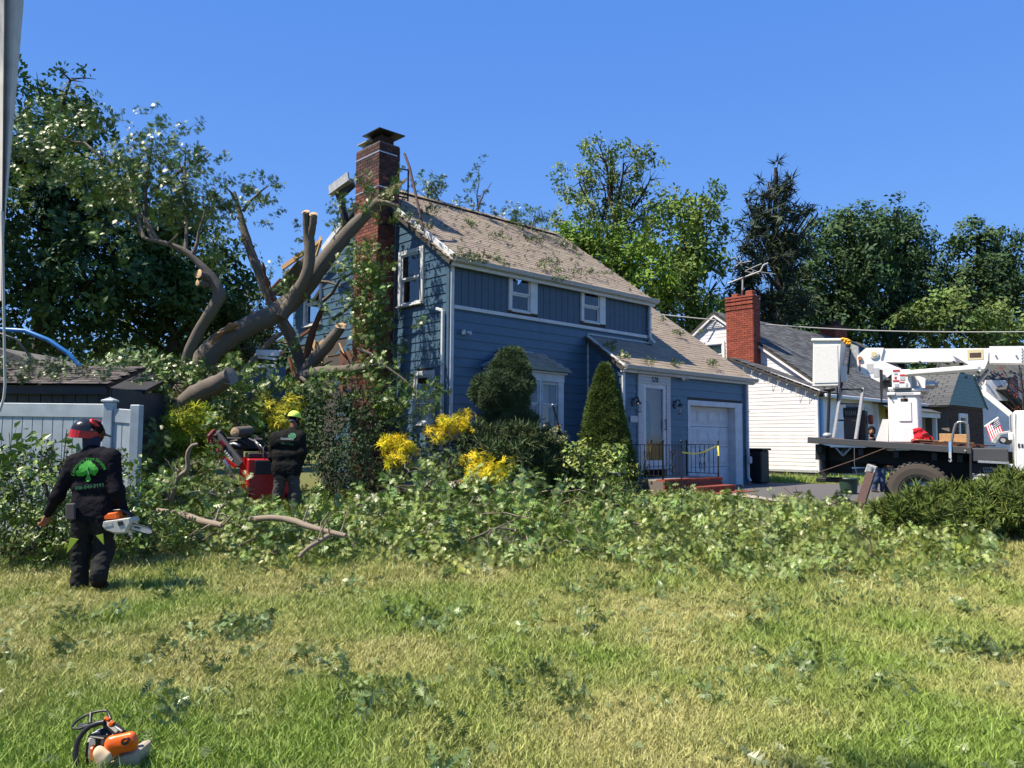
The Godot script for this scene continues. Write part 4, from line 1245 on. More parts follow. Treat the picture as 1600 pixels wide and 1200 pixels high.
	tree("plum_tree", "small purple leaved tree with sparse twigs by the truck cab", foot.call(1600, 19.0), at(1592, 570, 19), 0.06, lob([[1568, 590, 19, 16, 12, 0.6], [1595, 575, 19, 30, 14], [1568, 610, 19, 10, 12, 0.5], [1575, 632, 19, 10, 12, 0.6], [1600, 620, 19, 16, 20, 0.7], [1620, 590, 19, 40, 30]]), Color(0.085, 0.022, 0.014), {"density": 60.0, "shapes": K.bush, "mat": M.leafdull, "size": 0.8, "gap": 0.02, "freq": 0.2, "twigs": 4})
	tree("oak_tree", "low dark tree far behind the shed roof at the left edge", foot.call(-60, 24.0), at(-40, 380, 24), 0.3, lob([[-30, 430, 24, 60, 60], [-10, 510, 24, 50, 45], [-60, 330, 24, 60, 60]]), dk, {"density": 5.0})
	# far wood behind everything, one mass
	var wl := []
	for i in 34:
		var x := -62.0 + i * 4.4
		wl.append([Vector3(x, 3.0 + rf(0, 2.0), -62 - rf(0, 8)), Vector3(4.2, 4.5 + rf(0, 2.0), 3.0)])
	var fw := Node3D.new()
	fw.name = "far_wood"
	add_child(fw, true)
	tag(fw, "low dark wood on the horizon behind the houses", "wood", "", "stuff")
	leaves("foliage", fw, wl, 0.55, K.maple, M.leafdull, Color(0.04, 0.07, 0.03), 2.6, -0.3)

# ---- the fallen oak
func limb(parent: Node, called: String, list: Array, m: Material, sides := 12, rough := 0.05) -> Array:     # [px, py, distance, radius px]
	var raw := []
	var rr := []
	for q in list:
		raw.append(at(q[0], q[1], q[2])); rr.append(q[3] / 1200.0 * q[2] * 0.78)
	var cv := Curve3D.new()
	for i in raw.size():
		var tn: Vector3 = (raw[mini(i + 1, raw.size() - 1)] - raw[maxi(i - 1, 0)]) / 6.0
		cv.add_point(raw[i], -tn, tn)
	var pts := []
	var rad := []
	for i in raw.size() - 1:
		for k in 4:
			var t := k / 4.0
			pts.append(cv.sample(i, t) + rdir() * rr[i] * 0.05); rad.append(lerpf(rr[i], rr[i + 1], t) * rf(0.95, 1.06))
	pts.append(raw[-1]); rad.append(rr[-1])
	var b := mb()
	b.tube(pts, rad, sides, true, rough, rng)
	obj(called, b, m, parent)
	return [pts, rad]

func cut_end(parent: Node, p: Vector3, d: Vector3, r: float, m: Material) -> void:
	var b := mb()
	d = d.normalized()
	var x := d.cross(Vector3.UP).normalized()
	var y := d.cross(x)
	var rings := [[0.0, 0.004], [0.35, 0.006], [0.7, 0.0], [0.98, -0.006]]
	for i in 3:
		for k in 16:
			var q := []
			for e in [[i, k], [i + 1, k], [i + 1, k + 1], [i, k + 1]]:
				var w: float = TAU * e[1] / 16.0
				q.append(p + (x * cos(w) + y * sin(w)) * r * rings[e[0]][0] * (1.0 + 0.05 * sin(w * 3.0)) + d * (rings[e[0]][1] + 0.012))
			b.out_quad(q[0], q[1], q[2], q[3], p - d)
	obj("cut_face", b, m, parent)

func make_fallen_oak() -> void:
	var T := thing("fallen_oak", "big fallen oak with sawn limbs lying against the blue house's left end", "fallen tree")
	var l: Array
	# main limb up to its splintered tip before the chimney
	l = limb(T, "limb", [[262, 660, 15.6, 20], [290, 612, 15.9, 25], [330, 548, 16.2, 23], [380, 514, 16.4, 20], [430, 490, 16.6, 20], [468, 458, 16.8, 18], [504, 412, 16.9, 16], [545, 362, 17.0, 13.5], [585, 322, 17.1, 11], [604, 305, 17.1, 9]], M.bark, 14)
	obj("torn_tip", mb().prism([Vector2(0, -0.10), Vector2(0.62, 0.02), Vector2(0.66, 0.05), Vector2(0.05, 0.10)], 0.07, Transform3D(Basis(Vector3(0, 0, 1), 0.62), at(600, 308, 17.12))), M.cut, T)
	obj("torn_tip", mb().tube([at(590, 316, 17.0), at(608, 318, 17.0), at(622, 322, 16.95)], [0.07, 0.06, 0.045], 8), M.barkpale, T)
	cut_end(T, at(622, 322, 16.95), Vector3(0.9, -0.1, 0.4), 0.05, M.cut)
	# peeled orange patch on the main limb
	for q in [[330, 535, 352, 517, 15.93, 0.07], [346, 520, 374, 507, 16.1, 0.09]]:
		obj("peeled_wood", mb().tube([at(q[0], q[1], q[4]), at((q[0] + q[2]) / 2.0, (q[1] + q[3]) / 2.0 - 3, q[4] - 0.02), at(q[2], q[3], q[4])], [0.02, q[5], 0.02], 8), M.peel, T)
	# limb rising left with two sawn stubs
	limb(T, "limb", [[286, 592, 15.8, 9], [294, 553, 15.7, 10.5], [315, 510, 15.6, 11], [334, 480, 15.5, 12], [342, 458, 15.5, 13], [326, 430, 15.5, 11], [312, 413, 15.5, 7], [290, 393, 15.5, 6], [262, 381, 15.5, 5], [225, 372, 15.5, 3]], M.bark)
	limb(T, "limb", [[328, 438, 15.5, 8], [318, 431, 15.3, 7.5], [311, 428, 15.15, 7]], M.bark)
	cut_end(T, at(311, 428, 15.15), Vector3(-0.55, 0.15, 0.8), 0.095, M.cut)
	limb(T, "limb", [[328, 446, 15.5, 6], [316, 443, 15.3, 5.5], [309, 442, 15.2, 5]], M.bark)
	cut_end(T, at(309, 442, 15.2), Vector3(-0.6, 0.0, 0.8), 0.066, M.cut)
	limb(T, "limb", [[262, 381, 15.5, 3.5], [268, 377, 15.4, 3], [278, 366, 15.3, 1.5]], M.bark, 6)
	# thick sawn log low at the left
	l = limb(T, "limb", [[262, 660, 14.6, 16], [283, 635, 14.6, 18], [308, 616, 14.5, 20], [335, 602, 14.4, 19], [358, 588, 14.3, 15]], M.bark)
	cut_end(T, at(358, 588, 14.3), Vector3(0.62, 0.25, 0.75), 0.175, M.cutgrey)
	# limb leaning up left, with a red split
	limb(T, "limb", [[476, 585, 17.2, 11], [455, 528, 17.2, 12], [436, 494, 17.3, 12], [420, 462, 17.4, 11], [405, 425, 17.5, 10], [394, 400, 17.6, 9], [384, 368, 17.7, 8], [374, 330, 17.8, 5], [366, 300, 17.9, 3]], M.bark)
	for q in [[411, 410, 414, 430, 0.05], [414, 428, 422, 456, 0.075], [420, 450, 428, 474, 0.06]]:
		obj("split_wood", mb().tube([at(q[0], q[1], 17.25), at((q[0] + q[2]) / 2.0, (q[1] + q[3]) / 2.0, 17.22), at(q[2], q[3], 17.25)], [0.012, q[4], 0.03], 7), M.peeldark, T)
	# upright fork with two sawn tops
	limb(T, "limb", [[440, 495, 16.5, 13], [462, 462, 16.5, 13], [479, 430, 16.4, 12], [484, 395, 16.4, 11], [482, 368, 16.4, 11]], M.bark)
	limb(T, "limb", [[481, 374, 16.4, 8], [479, 350, 16.35, 7.5], [478, 331, 16.3, 6.5]], M.bark)
	cut_end(T, at(478, 331, 16.3), Vector3(-0.1, 0.75, 0.65), 0.085, M.cut)
	limb(T, "limb", [[484, 372, 16.4, 8], [489, 352, 16.3, 7.5], [490, 335, 16.25, 7]], M.bark)
	cut_end(T, at(490, 335, 16.25), Vector3(0.1, 0.7, 0.7), 0.092, M.cut)
	# sawn stump limb with the pale top, and the level log under it
	limb(T, "limb", [[470, 590, 16.6, 11], [488, 566, 16.5, 12.5], [512, 538, 16.3, 12], [532, 512, 16.2, 10]], M.bark)
	cut_end(T, at(533, 509, 16.18), Vector3(0.15, 0.75, 0.6), 0.125, M.cut)
	limb(T, "limb", [[470, 588, 16.2, 11], [500, 582, 16.0, 12], [535, 580, 15.9, 12], [565, 576, 15.8, 11.5], [592, 568, 15.7, 10]], M.bark)
	cut_end(T, at(594, 567, 15.68), Vector3(0.85, 0.1, 0.5), 0.135, M.cut)
	# broken red stub and thin log at the left
	limb(T, "limb", [[478, 560, 17.0, 7], [485, 530, 17.0, 7.5], [494, 505, 17.0, 6], [505, 480, 17.0, 5]], M.peeldark)
	limb(T, "limb", [[372, 590, 16.9, 5], [398, 560, 16.9, 5.5], [424, 532, 17.0, 5.5], [442, 520, 17.0, 4]], M.barkpale)
	# thin branches through the wreck
	var tw := mb()
	for q in [[505, 470, 17.2, 560, 420, 16.9], [520, 500, 17.0, 590, 450, 16.6], [500, 440, 17.4, 552, 455, 17.0], [540, 380, 17.0, 600, 420, 16.6], [380, 330, 17.8, 420, 290, 17.5], [372, 320, 17.8, 350, 290, 17.5], [250, 380, 15.5, 215, 330, 15.6], [300, 400, 15.5, 320, 330, 15.6], [240, 375, 15.5, 200, 300, 16.0], [225, 372, 15.5, 180, 240, 16.5], [225, 340, 16.0, 235, 200, 16.5], [290, 390, 15.6, 290, 240, 16.4], [180, 260, 16.5, 90, 210, 17.0], [235, 300, 16.3, 315, 250, 16.8], [540, 365, 17.0, 530, 310, 17.2], [560, 350, 17.0, 590, 290, 16.8], [600, 520, 16.4, 560, 560, 16.2], [560, 545, 15.6, 650, 610, 15.2], [470, 590, 15.6, 520, 650, 15.0]]:
		bough(tw, at(q[0], q[1], q[2]), at(q[3], q[4], q[5]), 0.045, 0.012, 0.08, 6)
	obj("branches", tw, M.bark, T)
	var c := Color(0.058, 0.098, 0.022)
	leaves("foliage", T, lob([
		[70, 200, 17.5, 45, 40, 0.55], [60, 260, 17.3, 50, 35, 0.7], [110, 235, 17.2, 45, 34, 0.7], [130, 160, 18.0, 30, 26, 0.5], [45, 290, 16.8, 40, 26, 0.7],
		[180, 205, 16.8, 34, 24, 0.6], [225, 180, 16.6, 24, 18, 0.6], [245, 215, 16.5, 24, 20, 0.7], [290, 212, 16.6, 26, 22, 0.7], [315, 240, 16.6, 24, 22, 0.7], [215, 255, 16.3, 45, 34, 0.8], [270, 262, 16.3, 45, 32, 0.9], [150, 290, 16.3, 60, 36, 0.7], [235, 310, 16.0, 60, 40, 0.8], [290, 320, 16.0, 36, 40, 0.7], [170, 350, 16.0, 50, 40, 0.5],
		[345, 310, 17.0, 26, 28, 0.6], [370, 285, 17.6, 26, 18, 0.5], [405, 300, 17.5, 30, 20, 0.55], [395, 335, 17.5, 30, 28, 0.55], [350, 350, 17.2, 36, 36, 0.7], [335, 400, 17.0, 40, 36, 0.45],
		[560, 320, 16.6, 30, 20, 0.5], [600, 288, 16.5, 28, 24, 0.6], [535, 330, 17.2, 24, 26, 0.5], [560, 300, 17.4, 24, 20, 0.4], [600, 355, 16.3, 20, 24, 0.7], [582, 395, 16.2, 24, 24, 0.5],
		[570, 430, 16.2, 40, 36, 1.0], [590, 470, 16.0, 34, 40, 1.8], [565, 505, 16.0, 34, 30, 1.2], [590, 535, 15.9, 34, 26, 1.0], [580, 400, 16.2, 26, 26, 0.7], [600, 510, 15.9, 20, 30, 0.7], [510, 450, 16.7, 30, 24, 0.4], [520, 500, 16.6, 26, 30, 0.25], [450, 470, 16.2, 26, 18, 0.5], [470, 380, 17.8, 22, 26, 0.5], [430, 430, 18.5, 34, 20, 0.4],
		[480, 600, 15.6, 40, 30, 0.8], [540, 610, 15.4, 40, 26, 0.5], [600, 600, 15.4, 46, 34, 0.9], [650, 520, 16.0, 14, 16, 0.6], [460, 560, 16.4, 30, 24, 0.5], [640, 630, 14.9, 44, 30, 0.9]]),
		72.0, K.oak, M.leaf, c, 1.0, -0.04, 0.16, 0.5)
	# top of the same tree showing behind the ridge
	leaves("foliage", T, lob([[672, 290, 20.5, 22, 16, 0.7], [665, 305, 20.5, 30, 10, 0.8], [700, 300, 20.6, 16, 12, 0.5], [745, 275, 21, 18, 14, 0.5], [762, 295, 21, 18, 18, 0.5], [735, 290, 21, 12, 14, 0.5], [745, 330, 21.5, 20, 8, 0.7], [800, 340, 22, 40, 8, 0.7], [835, 340, 22.5, 26, 16, 1.0], [720, 322, 21.2, 30, 6, 0.6]]), 85.0, K.oak, M.leaf, Color(0.05, 0.088, 0.026), 0.95, -0.06, 0.16, 0.5)
	var tb := mb()
	for q in [[700, 345, 21, 672, 285, 20.5], [745, 350, 21.5, 748, 265, 21], [748, 320, 21, 768, 285, 21], [830, 365, 22.4, 838, 325, 22.4], [690, 330, 20.8, 655, 300, 20.5]]:
		bough(tb, at(q[0], q[1], q[2]), at(q[3], q[4], q[5]), 0.03, 0.008, 0.05, 5)
	obj("branches", tb, M.bark, T)
	# lumps of leaves on the roof, each a broken-off spray
	var spots := [[648, 352, 1.0], [642, 343, 0.5], [672, 330, 0.6], [740, 352, 0.7], [665, 337, 0.4], [785, 372, 0.6], [712, 402, 0.8], [742, 410, 0.6], [778, 410, 1.2], [735, 405, 0.7], [860, 420, 1.1], [865, 412, 0.6], [905, 400, 0.3], [845, 378, 0.9], [880, 382, 1.1], [890, 388, 0.7], [900, 430, 0.4], [925, 428, 0.4], [950, 430, 0.3], [1060, 522, 0.6], [950, 542, 0.6], [974, 560, 0.5], [1012, 567, 0.5], [1055, 570, 0.6], [1113, 572, 0.8], [1100, 520, 0.3], [877, 438, 0.4], [1035, 500, 0.4], [830, 375, 0.4], [775, 372, 0.3]]
	var fallen := thing("roof_leaf_litter", "torn oak leaf sprays scattered over the brown shingle roof and its gutter", "leaves")
	stuff(fallen)
	var xs := [[], [], []]
	var cs := [[], [], []]
	var S := 2.38 / 3.35
	var A := Vector3(-1.3142, 0, -16.0102)
	var hb := Basis(Vector3.UP, YAW)
	for s in spots:
		var low: bool = s[0] > 915 and s[1] > 490
		var p := _roof_point(s[0], s[1], 3.43 if low else 5.45, 1.2 if low else 0.15, S)
		for k in int(3 + 12 * s[2]):
			var o: Vector3 = hb * Vector3(rf(-0.34, 0.34), 0, rf(-0.13, 0.13)) * s[2]
			var q: Vector3 = p + o + Vector3(0, 0.05 - (hb.inverse() * o).z * S, 0)
			var i := rng.randi() % 3
			xs[i].append(Transform3D(facing(Vector3(rf(-1, 1), rf(-0.1, 0.5), rf(-1, 1)), rf(0.4, 0.75)), q)); cs[i].append(Color(0.10, 0.14, 0.04) * rf(0.6, 1.3))
	for i in 260:
		var p := A + hb * Vector3(rf(0.1, 6.8), 0, 0) + hb * Vector3(0, 0, rf(-3.2, 0.1))
		var lz: float = (hb.inverse() * (p - A)).z
		p.y = 5.46 + (0.15 - lz) * S
		var i2 := rng.randi() % 3
		xs[i2].append(Transform3D(facing(Vector3(rf(-1, 1), rf(-0.1, 0.3), rf(-1, 1)), rf(0.25, 0.4)), p)); cs[i2].append(Color(0.07, 0.075, 0.03) * rf(0.5, 1.2))
	for i in 3: stuff(many("leaves", K.oakflat[i], M.leaf, xs[i], cs[i], fallen))

func _roof_point(px: float, py: float, y0: float, z0: float, S: float) -> Vector3:
	var A := Vector3(-1.3142, 0, -16.0102)
	var hb := Basis(Vector3.UP, YAW).inverse()
	var o := hb * (EYE - A)
	var v := hb * (at(px, py, 1.0) - EYE)
	var t := (y0 + S * (z0 - o.z) - o.y) / (v.y + S * v.z)
	return EYE + (at(px, py, 1.0) - EYE) * t

# ---- white house next door (same heading as the blue one)
func make_white_house() -> void:
	var A := Vector3(9.95, 0, -25.0)
	var H := thing("white_house", "white vinyl sided house with grey shingle roof beyond the driveway", "house", A, YAW)
	var left := Basis(Vector3(0, 0, 1), Vector3.UP, Vector3(-1, 0, 0))
	var ad := Transform3D(left, Vector3.ZERO)
	# low addition: gable wall nearest the driveway
	var s1 := 0.41
	var ry := 4.50
	var w := part("side_wall", H)
	var top1 := func(x): return 3.21 + s1 * (-x if x > -3.1 else x + 6.2)
	sheathing(w, ad, -6.0, 0.0, 0.5, top1, [], 0.12, M.inside, [-3.1])
	siding(w, ad, 0.66, 4.5, 0.127, func(y): return [-6.0 if y < 3.3 else maxf(-6.0, -6.2 + (y - 3.21) / s1), -0.06 if y < 3.2 else -(y - 3.21) / s1], [], M.vinyl, "clapboard", false, 0.014)
	obj("corner_post", mb().span(Vector3(-0.03, 0.6, -0.06), Vector3(0.08, 3.2, 0.03), 0.008), M.vinyl, w)
	obj("drip_edge", mb().span(Vector3(-0.03, 0.58, -6.0), Vector3(0.0, 0.66, 0.0)), M.gutter, w)
	obj("foundation", mb().span(Vector3(0.02, 0.1, -6.0), Vector3(0.3, 0.58, -0.02)).span(Vector3(0.02, 0.1, -0.32), Vector3(12.0, 0.58, -0.022)), M.concrete, w)
	obj("rake_board", mb().bar(Vector3(-0.08, 3.16, 0.12), Vector3(-0.08, ry - 0.05, -3.1), 0.06, 0.20, 0.008), M.vinyl, w)
	obj("rake_board", mb().bar(Vector3(-0.08, ry - 0.05, -3.1), Vector3(-0.08, 3.3, -6.1), 0.06, 0.20, 0.008), M.vinyl, w)
	var lights := part("icicle_lights", H)
	for i in 9:
		var t := 0.03 + i * 0.10
		var p := Vector3(-0.13, lerpf(3.16, ry, t), lerpf(0.1, -3.1, t))
		obj("light_string", mb().tube([p, p + Vector3(-0.02, -0.14 - 0.12 * (i % 3), -0.02), p + Vector3(-0.02, -0.05, 0.12)], [0.010], 4), M.wire, lights)
	# main gable, set back
	var mx := 1.2
	var rz := -4.47
	var ry2 := 6.46
	var s2 := 0.727
	var gw := part("gable_wall", H)
	var gx := Transform3D(left, Vector3(mx, 0, 0))
	var s3 := 0.92
	var topm := func(x): return ry2 - 0.1 - (s2 if x > rz else s2) * absf(x - rz)
	sheathing(gw, gx, -8.9, -0.1, 3.0, topm, [[-4.85, -4.17, 4.45, 5.25]], 0.12, M.inside, [rz])
	siding(gw, gx, 3.1, ry2 - 0.12, 0.127, func(y): return [rz - (ry2 - 0.1 - y) / s2, rz + (ry2 - 0.1 - y) / s2], [[-4.85, -4.17, 4.45, 5.25]], M.vinyl, "clapboard", false, 0.014)
	obj("rake_board", mb().bar(Vector3(mx - 0.10, ry2 - 0.06, rz), Vector3(mx - 0.10, ry2 - 0.06 - s2 * 4.6, rz + 4.6), 0.10, 0.18, 0.008), M.vinyl, gw)
	obj("rake_board", mb().bar(Vector3(mx - 0.10, ry2 - 0.06, rz), Vector3(mx - 0.10, ry2 - 0.06 - s2 * 4.4, rz - 4.4), 0.10, 0.18, 0.008), M.vinyl, gw)
	var vent := part("gable_vent", H)
	obj("vent_frame", mb().prism([Vector2(-0.42, 0), Vector2(0.42, 0), Vector2(0, 0.32)], 0.05, Transform3D(left, Vector3(mx - 0.02, 5.88, rz))), M.vinyl, vent)
	for k in 3: obj("louver", mb().span(Vector3(mx - 0.085, 5.92 + k * 0.075, rz - 0.30 + k * 0.09), Vector3(mx - 0.07, 5.95 + k * 0.075, rz + 0.30 - k * 0.09)), M.gutter, vent)
	window(gw, gx * Transform3D(Basis(), Vector3(-4.51, 4.45, 0.01)), 0.68, 0.80, 0.10, M.vinyl)
	obj("green_shade", mb().span(Vector3(mx + 0.16, 4.5, -4.82), Vector3(mx + 0.18, 5.2, -4.2)), mat(Color(0.42, 0.62, 0.52), 0.8), gw)
	# roofs
	var R := part("roof", H)
	var deck := mb()
	var ev := Vector3(-0.18, 3.21 - s1 * 0.2 + 0.06, 0.2)
	var up := Vector3(0, ry + 0.06 - ev.y, -3.1 - ev.z)
	var n := Vector3.RIGHT.cross(up).normalized()
	var lw := mx + 0.3
	deck.box(ev + Vector3(lw / 2, 0, 0) + up / 2 - n * 0.05, Vector3(lw, up.length(), 0.09), Basis(Vector3.RIGHT, up.normalized(), n))
	var upb := Vector3(0, -up.y, up.z)
	deck.box(Vector3(ev.x + lw / 2, ry + 0.06, -3.1) + upb / 2 + Vector3(0, -0.05, 0), Vector3(lw, upb.length(), 0.09), Basis(Vector3.RIGHT, upb.normalized(), Vector3.RIGHT.cross(upb.normalized())))
	var xfs := shingle_xfs(ev, Vector3(lw, 0, 0), up, 0.33, 0.15)
	var ev2 := Vector3(mx - 0.16, ry2 + 0.06 - s2 * 4.67, 0.2)
	var up2 := Vector3(0, ry2 + 0.06 - ev2.y, rz - ev2.z)
	var n2 := Vector3.RIGHT.cross(up2).normalized()
	var l2 := 13.4
	deck.box(ev2 + Vector3(l2 / 2, 0, 0) + up2 / 2 - n2 * 0.05, Vector3(l2, up2.length(), 0.09), Basis(Vector3.RIGHT, up2.normalized(), n2))
	var up3 := Vector3(0, -up2.y, up2.z)
	deck.box(Vector3(ev2.x + l2 / 2, ry2 + 0.05, rz) + up3 / 2 + Vector3(0, -0.06, 0), Vector3(l2, up3.length(), 0.09), Basis(Vector3.RIGHT, up3.normalized(), Vector3.RIGHT.cross(up3.normalized())))
	obj("roof_deck", deck, M.inside, R)
	xfs.append_array(shingle_xfs(ev2, Vector3(l2, 0, 0), up2, 0.33, 0.15))
	pieces("shingle", [mb().box(Vector3.ZERO, Vector3(0.32, 0.20, 0.012)).mesh()], M.roofgrey, xfs, 300, R)
	obj("gutter", mb().span(Vector3(0.0, 3.02, 0.2), Vector3(12.2, 3.14, 0.32), 0.02), M.vinyl, H)
	# front wall in shade, cream porch recess, side wall
	var fw := part("front_wall", H)
	obj("wall_core", mb().span(Vector3(0.0, 0.5, -0.14), Vector3(12.4, 3.1, -0.02)).span(Vector3(12.3, 0.5, -8.5), Vector3(12.4, 3.2, -0.141)).span(Vector3(0.1, 0.5, -8.9), Vector3(12.4, 3.2, -8.8)), M.inside, fw)
	siding(fw, Transform3D(Basis(), Vector3(0, 0, 0)), 0.66, 3.05, 0.127, func(_y): return [0.1, 4.6], [], M.vinyl, "clapboard", false, 0.014)
	siding(fw, Transform3D(Basis(), Vector3(0, 0, 0.0)), 0.66, 3.05, 0.127, func(_y): return [4.7, 12.3], [[5.6, 6.5, 0.5, 2.75], [8.0, 8.5, 0.5, 2.75]], M.vinylcream, "clapboard", false, 0.014)
	obj("downspout", mb().span(Vector3(0.10, 0.6, 0.03), Vector3(0.22, 3.0, 0.10), 0.01), M.strapblue, fw)
	obj("porch_post", mb().span(Vector3(4.58, 0.5, 0.0), Vector3(4.72, 3.05, 0.12), 0.01).span(Vector3(9.0, 0.5, 0.5), Vector3(9.15, 2.75, 0.65), 0.01), M.vinyl, fw)
	obj("shutter", mb().span(Vector3(8.05, 0.9, 0.0), Vector3(8.45, 2.7, 0.05)), M.iron, fw)
	obj("porch_door", mb().span(Vector3(5.6, 0.55, -0.02), Vector3(6.5, 2.7, 0.02)), M.doorwood, fw)
	var pr := mb()
	pr.prism([Vector2(4.4, 0), Vector2(9.3, 0), Vector2(9.3, 0.02), Vector2(4.4, 0.02)], 0.9, Transform3D(Basis(Vector3.RIGHT, 0.35), Vector3(0, 3.05, -0.05)))
	obj("porch_roof", pr, M.roofgrey[1], fw)
	obj("porch_beam", mb().span(Vector3(4.4, 2.55, 0.62), Vector3(9.3, 2.76, 0.72)), M.vinyl, fw)
	# green clipped gable over brown brick
	var G := part("green_gable", H)
	var z := 1.0
	var g0 := [Vector2(9.35, 3.10), Vector2(14.42, 3.10), Vector2(12.72, 4.48), Vector2(10.72, 4.42)]
	obj("gable_core", mb().prism([Vector2(9.45, 3.1), Vector2(14.3, 3.1), Vector2(12.7, 4.42), Vector2(10.75, 4.38)], 1.0, Transform3D(Basis(), Vector3(0, 0, z - 1.02))), M.inside, G)
	siding(G, Transform3D(Basis(), Vector3(0, 0, z)), 3.10, 4.44, 0.15, func(y):
		var t: float = clampf((y - 3.10) / 1.33, 0.0, 1.0)
		return [lerpf(9.35, 10.73, t), lerpf(14.42, 12.7, t)], [], M.greensiding, "clapboard", false, 0.016)
	obj("gable_trim", mb().bar(Vector3(14.46, 3.06, z + 0.03), Vector3(12.72, 4.47, z + 0.03), 0.05, 0.08).bar(Vector3(9.31, 3.06, z + 0.03), Vector3(10.72, 4.42, z + 0.03), 0.05, 0.08), M.greensiding, G)
	var gu := Vector3(1.42, 1.38, 0)
	var gxf := shingle_xfs(Vector3(9.28, 3.08, z - 3.4), Vector3(0, 0, 3.45), Vector3(1.42, 1.36, 0), 0.33, 0.15)
	obj("gable_roof", mb().box(Vector3(9.28, 3.02, z - 1.7) + Vector3(0.71, 0.68, 0), Vector3(3.4, 1.98, 0.06), Basis(Vector3(0, 0, 1), gu.normalized(), Vector3(0, 0, 1).cross(gu.normalized()))).box(Vector3(11.7, 4.44, z - 1.7), Vector3(2.1, 0.06, 3.4)), M.roofgrey[1], G)
	for t in 3: stuff(many("shingles", K.shingle, M.roofgrey[t + 1], gxf.slice(t * gxf.size() / 3, (t + 1) * gxf.size() / 3), [], G))
	obj("attic_vent", mb().span(Vector3(11.6, 4.28, z), Vector3(11.85, 4.40, z + 0.04)), M.iron, G)
	var br := part("brick_wall", H)
	obj("core", mb().span(Vector3(9.75, 0.4, -0.02), Vector3(14.2, 3.09, z - 0.1)), M.mortar, br)
	var bx := []
	bx.append_array(brick_xfs(Transform3D(Basis(), Vector3(9.75, 0.6, z - 0.1)), 4.45, 2.48, 0.205, 0.067, 0.012, func(c): return c.x > 1.1 and c.x < 2.25 and c.y > 0.1 and c.y < 2.2))
	pieces("brick", [brick_mesh()], tones(Color(0.085, 0.036, 0.022), 0.35, 4, 0.9, M.T.grit, 5.0), bx, 180, br)
	window(br, Transform3D(Basis(), Vector3(11.42, 0.8, z - 0.1)), 0.80, 1.85, 0.15, M.vinyl)
	# tall brick chimney at the gable
	var C := part("chimney", H)
	obj("core", mb().span(Vector3(0.72, 2.5, -3.71), Vector3(1.19, 6.80, -2.64)), M.mortar, C)
	var lit := []
	var zz0 := -3.72
	lit.append_array(brick_xfs(Transform3D(left, Vector3(0.71, 3.5, zz0)), 1.08, 3.30))
	lit.append_array(brick_xfs(Transform3D(Basis(), Vector3(0.70, 3.5, -2.635)), 0.5, 3.30))
	for y in [6.38, 6.55, 6.70]: lit.append_array(brick_xfs(Transform3D(left, Vector3(0.685, y, zz0 - 0.02)), 1.12, 0.08))
	pieces("brick", [brick_mesh()], M.bricksred, lit, 300, C)
	obj("cap_course", mb().span(Vector3(0.67, 6.80, -3.75), Vector3(1.23, 6.87, -2.60), 0.01).span(Vector3(0.80, 6.85, -3.55), Vector3(1.05, 7.0, -3.30), 0.02).span(Vector3(0.80, 6.85, -2.98), Vector3(1.08, 7.05, -2.70), 0.02), M.bricksred[2], C)
	# right-hand chimneys behind the boom
	var C2 := part("chimney", H)
	obj("core", mb().span(Vector3(11.0, 5.9, -4.9), Vector3(12.25, 7.02, -4.2)), M.mortar, C2)
	var b2 := brick_xfs(Transform3D(left, Vector3(10.985, 6.0, -4.9)), 0.7, 1.0)
	b2.append_array(brick_xfs(Transform3D(Basis(), Vector3(11.0, 6.0, -4.19)), 1.25, 1.0))
	pieces("brick", [brick_mesh()], M.bricksred, b2, 90, C2)
	obj("flue_pots", mb().span(Vector3(10.97, 7.0, -4.93), Vector3(12.28, 7.06, -4.17)).span(Vector3(11.85, 7.06, -4.7), Vector3(12.1, 7.35, -4.4)), M.bricksooty[3], C2)
	# TV aerial on the chimney
	var a := thing("tv_aerial", "bent old television aerial on the white house's brick chimney", "aerial", Vector3.ZERO)
	var base := at(1160, 463, 28.6)
	var m := mb()
	m.tube([base, at(1160.5, 436, 28.6)], [0.03], 6)
	m.tube([at(1137, 443, 28.9), at(1160, 434, 28.6), at(1188, 424, 28.3), at(1193, 414, 28.2), at(1200, 411, 28.2)], [0.028], 6)
	for q in [[1142, 404, 1158, 401], [1153, 412, 1174, 408], [1150, 416, 1160, 407], [1165, 423, 1190, 412], [1165, 417, 1182, 424], [1164, 424, 1186, 428], [1188, 425, 1211, 428], [1190, 427, 1197, 440], [1148, 408, 1160, 415], [1170, 430, 1178, 424]]:
		m.tube([at(q[0], q[1], 28.5), at(q[2], q[3], 28.5)], [0.017], 5)
	obj("rods", m, M.wire, a)
	obj("mast_clamp", mb().tube([base + Vector3(0, -0.45, 0), base + Vector3(0, 0.3, 0)], [0.045], 6), M.oldsteel, a)
	var cable := mb()
	var cp := []
	for k in 25:
		var t := k / 24.0
		cp.append(at(lerpf(990, 1640, t), lerpf(487, 518, t) + 12.0 * sin(t * PI), lerpf(30.0, 26.0, t)))
	cable.tube(cp, [0.022], 5)
	tag(obj("overhead_cable", cable, M.wire), "overhead cable sagging in front of the white house's chimney", "cable")
	# third house at the right edge
	var H3 := thing("far_white_house", "smaller white sided house with dormer behind the flag and truck cab", "house", Vector3.ZERO)
	var d := 36.0
	var z3 := func(px: float, py: float, dd: float) -> Vector3: return at(px, py, dd)
	var wl := Transform3D(Basis(Vector3.UP, 0.35), z3.call(1533, 700, d))
	obj("wall_core", mb().prism([Vector2(-0.2, -0.6), Vector2(6.0, -0.6), Vector2(6.0, -0.4), Vector2(-0.1, 3.0)], 3.0, wl * Transform3D(Basis(), Vector3(0, 0, -3.05))), M.inside, H3)
